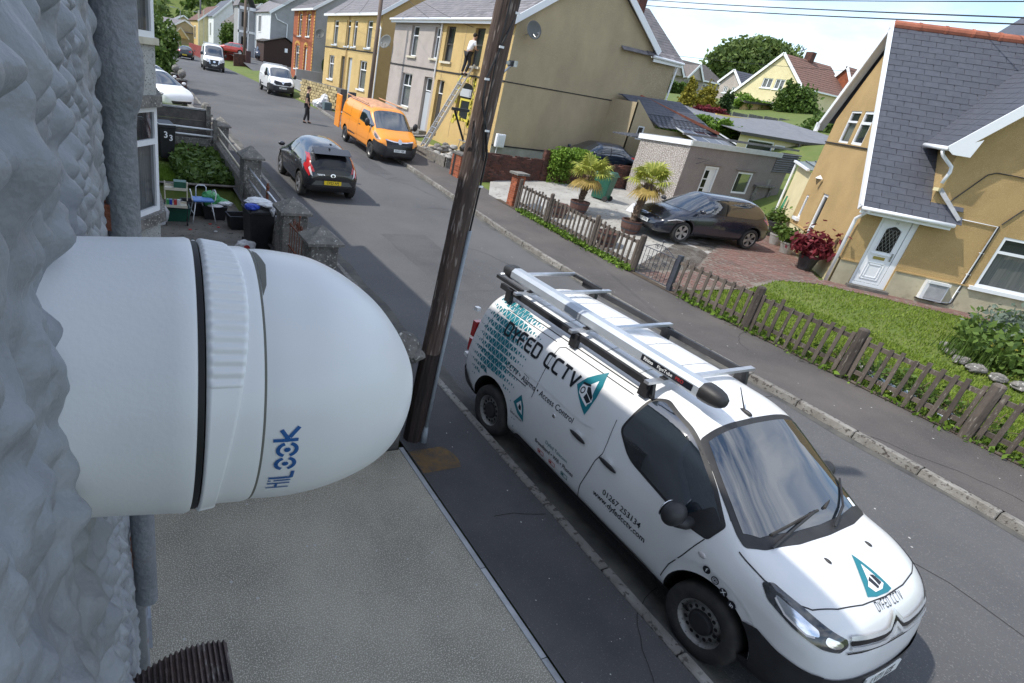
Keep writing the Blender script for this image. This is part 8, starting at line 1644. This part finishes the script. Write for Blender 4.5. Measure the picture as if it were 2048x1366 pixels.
for b in ((15.0,28.6,6.3),(15.0,25.6,6.3),(16.0,44,7.0),(16.0,50,7.0),(3.2,4.9,7.9)): wire(wz,(13.4,33.2,8.6),b,.25,.010)
for i in range(6): wire(wz,(13.4,33.2,8.7-.05*i),(15.3,82,9.6+.15*i),1.2+.12*i,.014)
sw=thing('stone_wall','cream stone block wall with dark coping and a pier beside the white bags','wall',(0,0,0)); mk('stone_cream',(.50,.40,.20),.9,c2=(.38,.30,.16),sc=4,bump=.5,bsc=30,pvar=.25)
a=Vector((12.35,44.2,0)); b_=Vector((13.15,38.0,0)); dv=(b_-a); L=dv.length; uu=dv.normalized(); me=MB().box(-.20,.20,-.07,.07,-.085,.085).mesh('stone_block'); me.materials.append(MATS['stone_cream'])
obj('wall_core',MB().add([tuple(a+Vector((.06,0,.6))),tuple(b_+Vector((.06,0,.6))),tuple(b_+Vector((.30,0,.6))),tuple(a+Vector((.30,0,.6))),tuple(a+Vector((.06,0,2.22))),tuple(b_+Vector((.06,0,2.22))),tuple(b_+Vector((.30,0,2.22))),tuple(a+Vector((.30,0,2.22)))],[(3,2,1,0),(4,5,6,7),(0,1,5,4),(1,2,6,5),(2,3,7,6),(3,0,4,7)]),'mortar',sw)
for r_ in range(8):
    n=14
    for c_ in range(n):
        p=a+uu*((c_+.5+(.5 if r_%2 else 0))*L/n); 
        if (p-a).length>L-.1: continue
        o=bpy.data.objects.new('stone_block',me); COL.objects.link(o); o.parent=sw; o.location=p+Vector((random.uniform(-.02,.02),0,.95+r_*.185)); o.rotation_euler=(0,0,math.atan2(uu.y,uu.x)); o.scale=(random.uniform(.88,1.02),1,random.uniform(.86,1))
beam(sw,'coping',a+Vector((.15,0,2.30)),b_+Vector((.15,0,2.30)),.32,.10,'dark_concrete'); obj('end_pier',MB().box(13.0,13.45,37.2,37.9,.7,2.35),'dark_concrete',sw); obj('end_pier',MB().box(13.3,13.7,36.2,36.6,.7,2.3),'iron_dark',sw)
wbg=thing('white_sacks','white rubble sacks and a grey box piled against the cream stone wall','rubbish bag',(0,0,0))
for i,(c_,r_,sq) in enumerate((((12.45,39.6,1.15),.33,(1,1,1)),((12.55,39.0,1.3),.35,(1,1,.9)),((12.4,40.2,1.1),.26,(1,1,1)),((12.7,39.4,1.6),.25,(1,1,.8)))): obj('sack',rock(c_,r_,700+i,sq),'bag_white',wbg)
obj('grey_box',MB().box(12.25,12.75,37.9,38.4,.9,1.4),mk('box_grey',(.10,.14,.15),.6),wbg)
bwl=thing('boundary_wall','grey rendered wall between the brick house and the stone wall','wall',(0,0,0)); obj('render',MB().box(14.2,16.4,52.5,52.8,.8,2.7).box(14.0,14.3,46,52.8,.8,1.9),'cement_grey',bwl)
pf_=obj('side_turning',MB().add([(14.5,70,1.05),(28,70,1.6),(30,100,2.25),(15.2,100,2.2),(14.8,84,2.1)],[(0,1,2,3,4)]),'asphalt',kind='structure')
shd=thing('wooden_shed','dark brown boarded shed with pitched roof between grey house and brick house','shed',(0,0,0)); mk('shed_brown',(.040,.020,.016),.8,c2=(.055,.03,.022),sc=3,stretch=(1,1,9))
obj('front_boards',MB().add([(18.4,85,2.2),(22.4,85,1.8),(22.4,85,4.6),(21.2,85,5.3),(18.4,85,4.5)],[(0,1,2,3,4)]),'shed_brown',shd,fix=False); obj('shed_side',MB().box(18.4,18.5,85,90,2.1,4.5),'shed_brown',shd); slope(shd,(18.2,84.7,4.5),(0,5.5,0),(3.0,0,.9),0,0,'frame_dark'); slope(shd,(21.2,84.7,5.4),(0,5.5,0),(1.4,0,-.7),0,0,'frame_dark'); obj('white_sign',MB().box(21.2,21.6,84.95,84.98,3.6,4.1),'ink_white',shd)
for i in range(13): obj('board',MB().box(18.42,22.38,84.96,85.0,2.2+i*.18,2.36+i*.18),'shed_brown',shd)
# grey house with tall bay, brick sided house, yellow and white gables farther up
def gable_front(name,label,x,y0,y1,z0,ze,rz,depth,matf,mats_,roofm,wins,trim='white_upvc',side_h=None):
    """gable facing -y towards the camera side with street front on the -x side"""
    t=thing(name,label,'house',(0,0,0)); cx=(x+x+depth)/2
    obj('wall',MB().prism([(x,z0),(x+depth,z0),(x+depth,ze),(cx,rz-.1),(x,ze)],y0,y1,1),mats_,t); obj('front_wall',MB().box(x-.05,x,y0,y1,z0,ze),matf,t)
    for sg in (-1,1): 
        xe=x-.3 if sg<0 else x+depth+.3; slope(t,(xe,y0-.3,ze-.15),(0,y1-y0+.6,0),(cx-xe,0,rz-ze+.15),0,0,roofm,th=.08); beam(t,'bargeboard',(xe,y0-.35,ze-.2),(cx,y0-.35,rz+.02),.06,.3,trim)
    for (a,b,c,d) in wins: 
        W=Wall((x-.05,y1,0),(0,-1,0),(-1,0,0)); window(t,W,y1-a,y1-b,c,d,.0,.12,None,cur=None)
    return t
g1=gable_front('grey_house','grey house with white bay windows and pale bargeboard left of the brown shed',19.4,86,100,2.0,8.2,11.4,9.5,'white_paint','cement_grey','slate_grey',[(99,97,5.6,7.8),(93.5,91.5,5.6,7.8),(99,97,2.4,4.6)])
obj('bay_tower',MB().prism([(17.0,96),(19.4,96),(19.4,100),(17.0,100)],2,8.6),'cement_grey',g1); slope(g1,(16.8,95.8,8.6),(0,4.4,0),(1.3,0,2.6),0,0,'slate_grey'); slope(g1,(19.4,95.8,8.6),(0,4.4,0),(-1.3,0,2.6),0,0,'slate_grey'); obj('bay_trim',MB().box(16.9,17.05,95.9,96.1,2,8.6).box(18.3,18.45,95.9,96.05,2,8.6).box(16.9,19.4,95.9,96.05,5.2,5.5).box(16.9,19.4,95.9,96.05,8.2,8.6),'white_paint',g1)
for x_,z_ in ((17.4,2.8),(17.4,6.0)): obj('bay_pane',MB().box(x_,x_+.8,95.93,95.96,z_,z_+1.9),'black_gloss',g1)
obj('downpipe',MB().tube([(19.9,85.9,8.0),(20.2,85.9,7.4),(21.6,85.9,7.0),(21.6,85.9,4.8)],.08,5).tube([(22.6,85.9,8.9),(22.6,85.9,4.8)],.08,5),'white_paint',g1); window(g1,Wall((23.4,85.97,0),(1,0,0),(0,-1,0)),0,1.2,6.0,7.6,.0,.12,None,cur=None)
g2=gable_front('brown_roof_house','house with brown tiled roof and red brick side wall past the round bush',19.5,112,126,2.2,6.6,10.2,8,'render_pink_grey','brick_red','tile_grey',[(125,123,5,6.2),(118,116,5,6.2)]); slope(g2,(19.2,111.6,6.4),(9,0,.2),(-.4,1.2,3.4),0,0,'tile_grey')
g3=gable_front('white_gable_house','grey roofed house with narrow white gables in the far row',18.6,132,146,2.2,7.6,11.0,7,'white_paint','white_paint','slate',[(145,142,4,6.5),(137,135,4,6.5)])
g4=gable_front('yellow_gable_house','yellow house with white trim at the far end of the row',16.8,140,158,1.4,6.6,9.8,8,'render_yellow','render_cream','tile_brown',[(156,153,3,5.5),(148,145,3,5.5)]); obj('corner_trim',MB().box(16.6,16.85,139.8,140.1,1.4,8.4).box(17.6,17.8,139.8,140.0,1.4,8.6),'sill_stone',g4)
g5=gable_front('bungalow','low tan bungalow with grey roof crossing the end of the street',11.0,150,162,1.2,3.9,6.2,8,'render_cream','render_gable','slate_grey',[(160,158,2,3.4)]); slope(g5,(10.6,149.6,3.8),(9,0,0),(0,6,2.4),0,0,'slate_grey'); obj('porch_gable',MB().add([(12.4,149.0,2.6),(15.6,149.0,2.6),(14.0,149.0,4.5)],[(0,1,2)]),'render_ochre',g5,fix=False); beam(g5,'bargeboard',(12.2,148.9,2.5),(14,148.9,4.65),.06,.25,'sill_stone'); beam(g5,'bargeboard',(14,148.9,4.65),(15.8,148.9,2.5),.06,.25,'sill_stone')
for i,(x,y,w_,h_,m_,lb) in enumerate(((13,178,9,5,'render_gable','brown roofed house low in the far valley, left one'),(24,184,10,6.5,'white_paint','pale house low in the far valley, right one'),(4,175,8,4.6,'cement_grey','grey roofed cottage at the very end of the street'))): gable_front('far_house',lb,x,y,y+9,.8,h_,h_+2.6,w_,m_,m_,'slate_grey',[])
rw_=thing('red_wall','red painted garden wall at the far left bend of the street','wall',(0,0,0)); obj('wall',MB().box(11.6,15.8,92,92.4,.9,2.7).box(11.6,11.9,92,110,.9,2.5),mk('wall_red',(.26,.04,.03),.8,c2=(.16,.03,.025),sc=2),rw_)
bwn=thing('brick_wall','short brown brick wall with dark pier beside the tall white van','wall',(0,0,0)); obj('brickwork',MB().box(13.6,15.2,79.5,79.8,1.0,2.6),'brick_dark',bwn); obj('pier',MB().box(15.0,15.6,79.2,79.9,1.0,3.1),'post_maroon',bwn)
tree('round_bush','round clipped green bush behind the tall white van',18.0,106,2.2,[(0,0,2.2,2.0,1.6,2.1),(.8,0,1.4,1.6,1.4,1.4)],5000,'leaf_mid',.28,1.2,.15,81,cat='bush')
# wooded hillside at the end of the street
wd=thing('hillside_wood','wooded green hillside closing the end of the street','wood',(0,0,0)); wd['kind']='stuff'; del wd['category']
q=np.random.default_rng(12); blobs=[]
for i in range(620):
    x=q.uniform(-70,190); y=q.uniform(205,400); z=1+max(0,(y-215))*.30*(.75+.25*math.sin(x*.02+1))*(1 if x<130 else max(.15,1-(x-130)/130)); r=q.uniform(4,7.5); blobs.append((x,y,z+r*.7,r,r,r*.85))
clump('tree_crowns',crown_pts(blobs[:310],46000,83,.7),1.5,'leaf_far',wd,83); clump('tree_crowns',crown_pts(blobs[310:],46000,84,.7),1.5,'leaf_mid',wd,84)
for i,(x,y,s_,m_) in enumerate(((2,120,1.6,'leaf_mid'),(6,150,1.8,'leaf_far'),(0,160,2.0,'leaf_mid'),(28,175,2,'leaf_far'),(10,195,2.2,'leaf_mid'),(20,200,2.2,'leaf_far'),(32,198,2.4,'leaf_mid'))):
    tree('street_tree','bushy tree number %s'%i if False else ['leafy tree on the left verge before the far bend','pale green tree beyond the left verge tree','green tree at the left end of the street','pale tree between the far roofs at the right','dark tree behind the end bungalow','pale tree behind the far right lamp','green tree behind the farthest pale house'][i],x,y,1.0,[(0,0,2.2*s_,1.6*s_,1.6*s_,1.5*s_),(.8*s_,0,1.5*s_,1.4*s_,1.2*s_,1.1*s_),(-.8*s_,0,1.7*s_,1.3*s_,1.3*s_,1.2*s_)],3200,m_,.40,2,.2,90+i)
sheet('front_yards',[(13.0,28.3),(16.2,28.3),(16.2,39),(16.6,51),(17,56),(17,70),(15.0,70),(13.9,51),(12.9,39)],'drive_pale',.025)
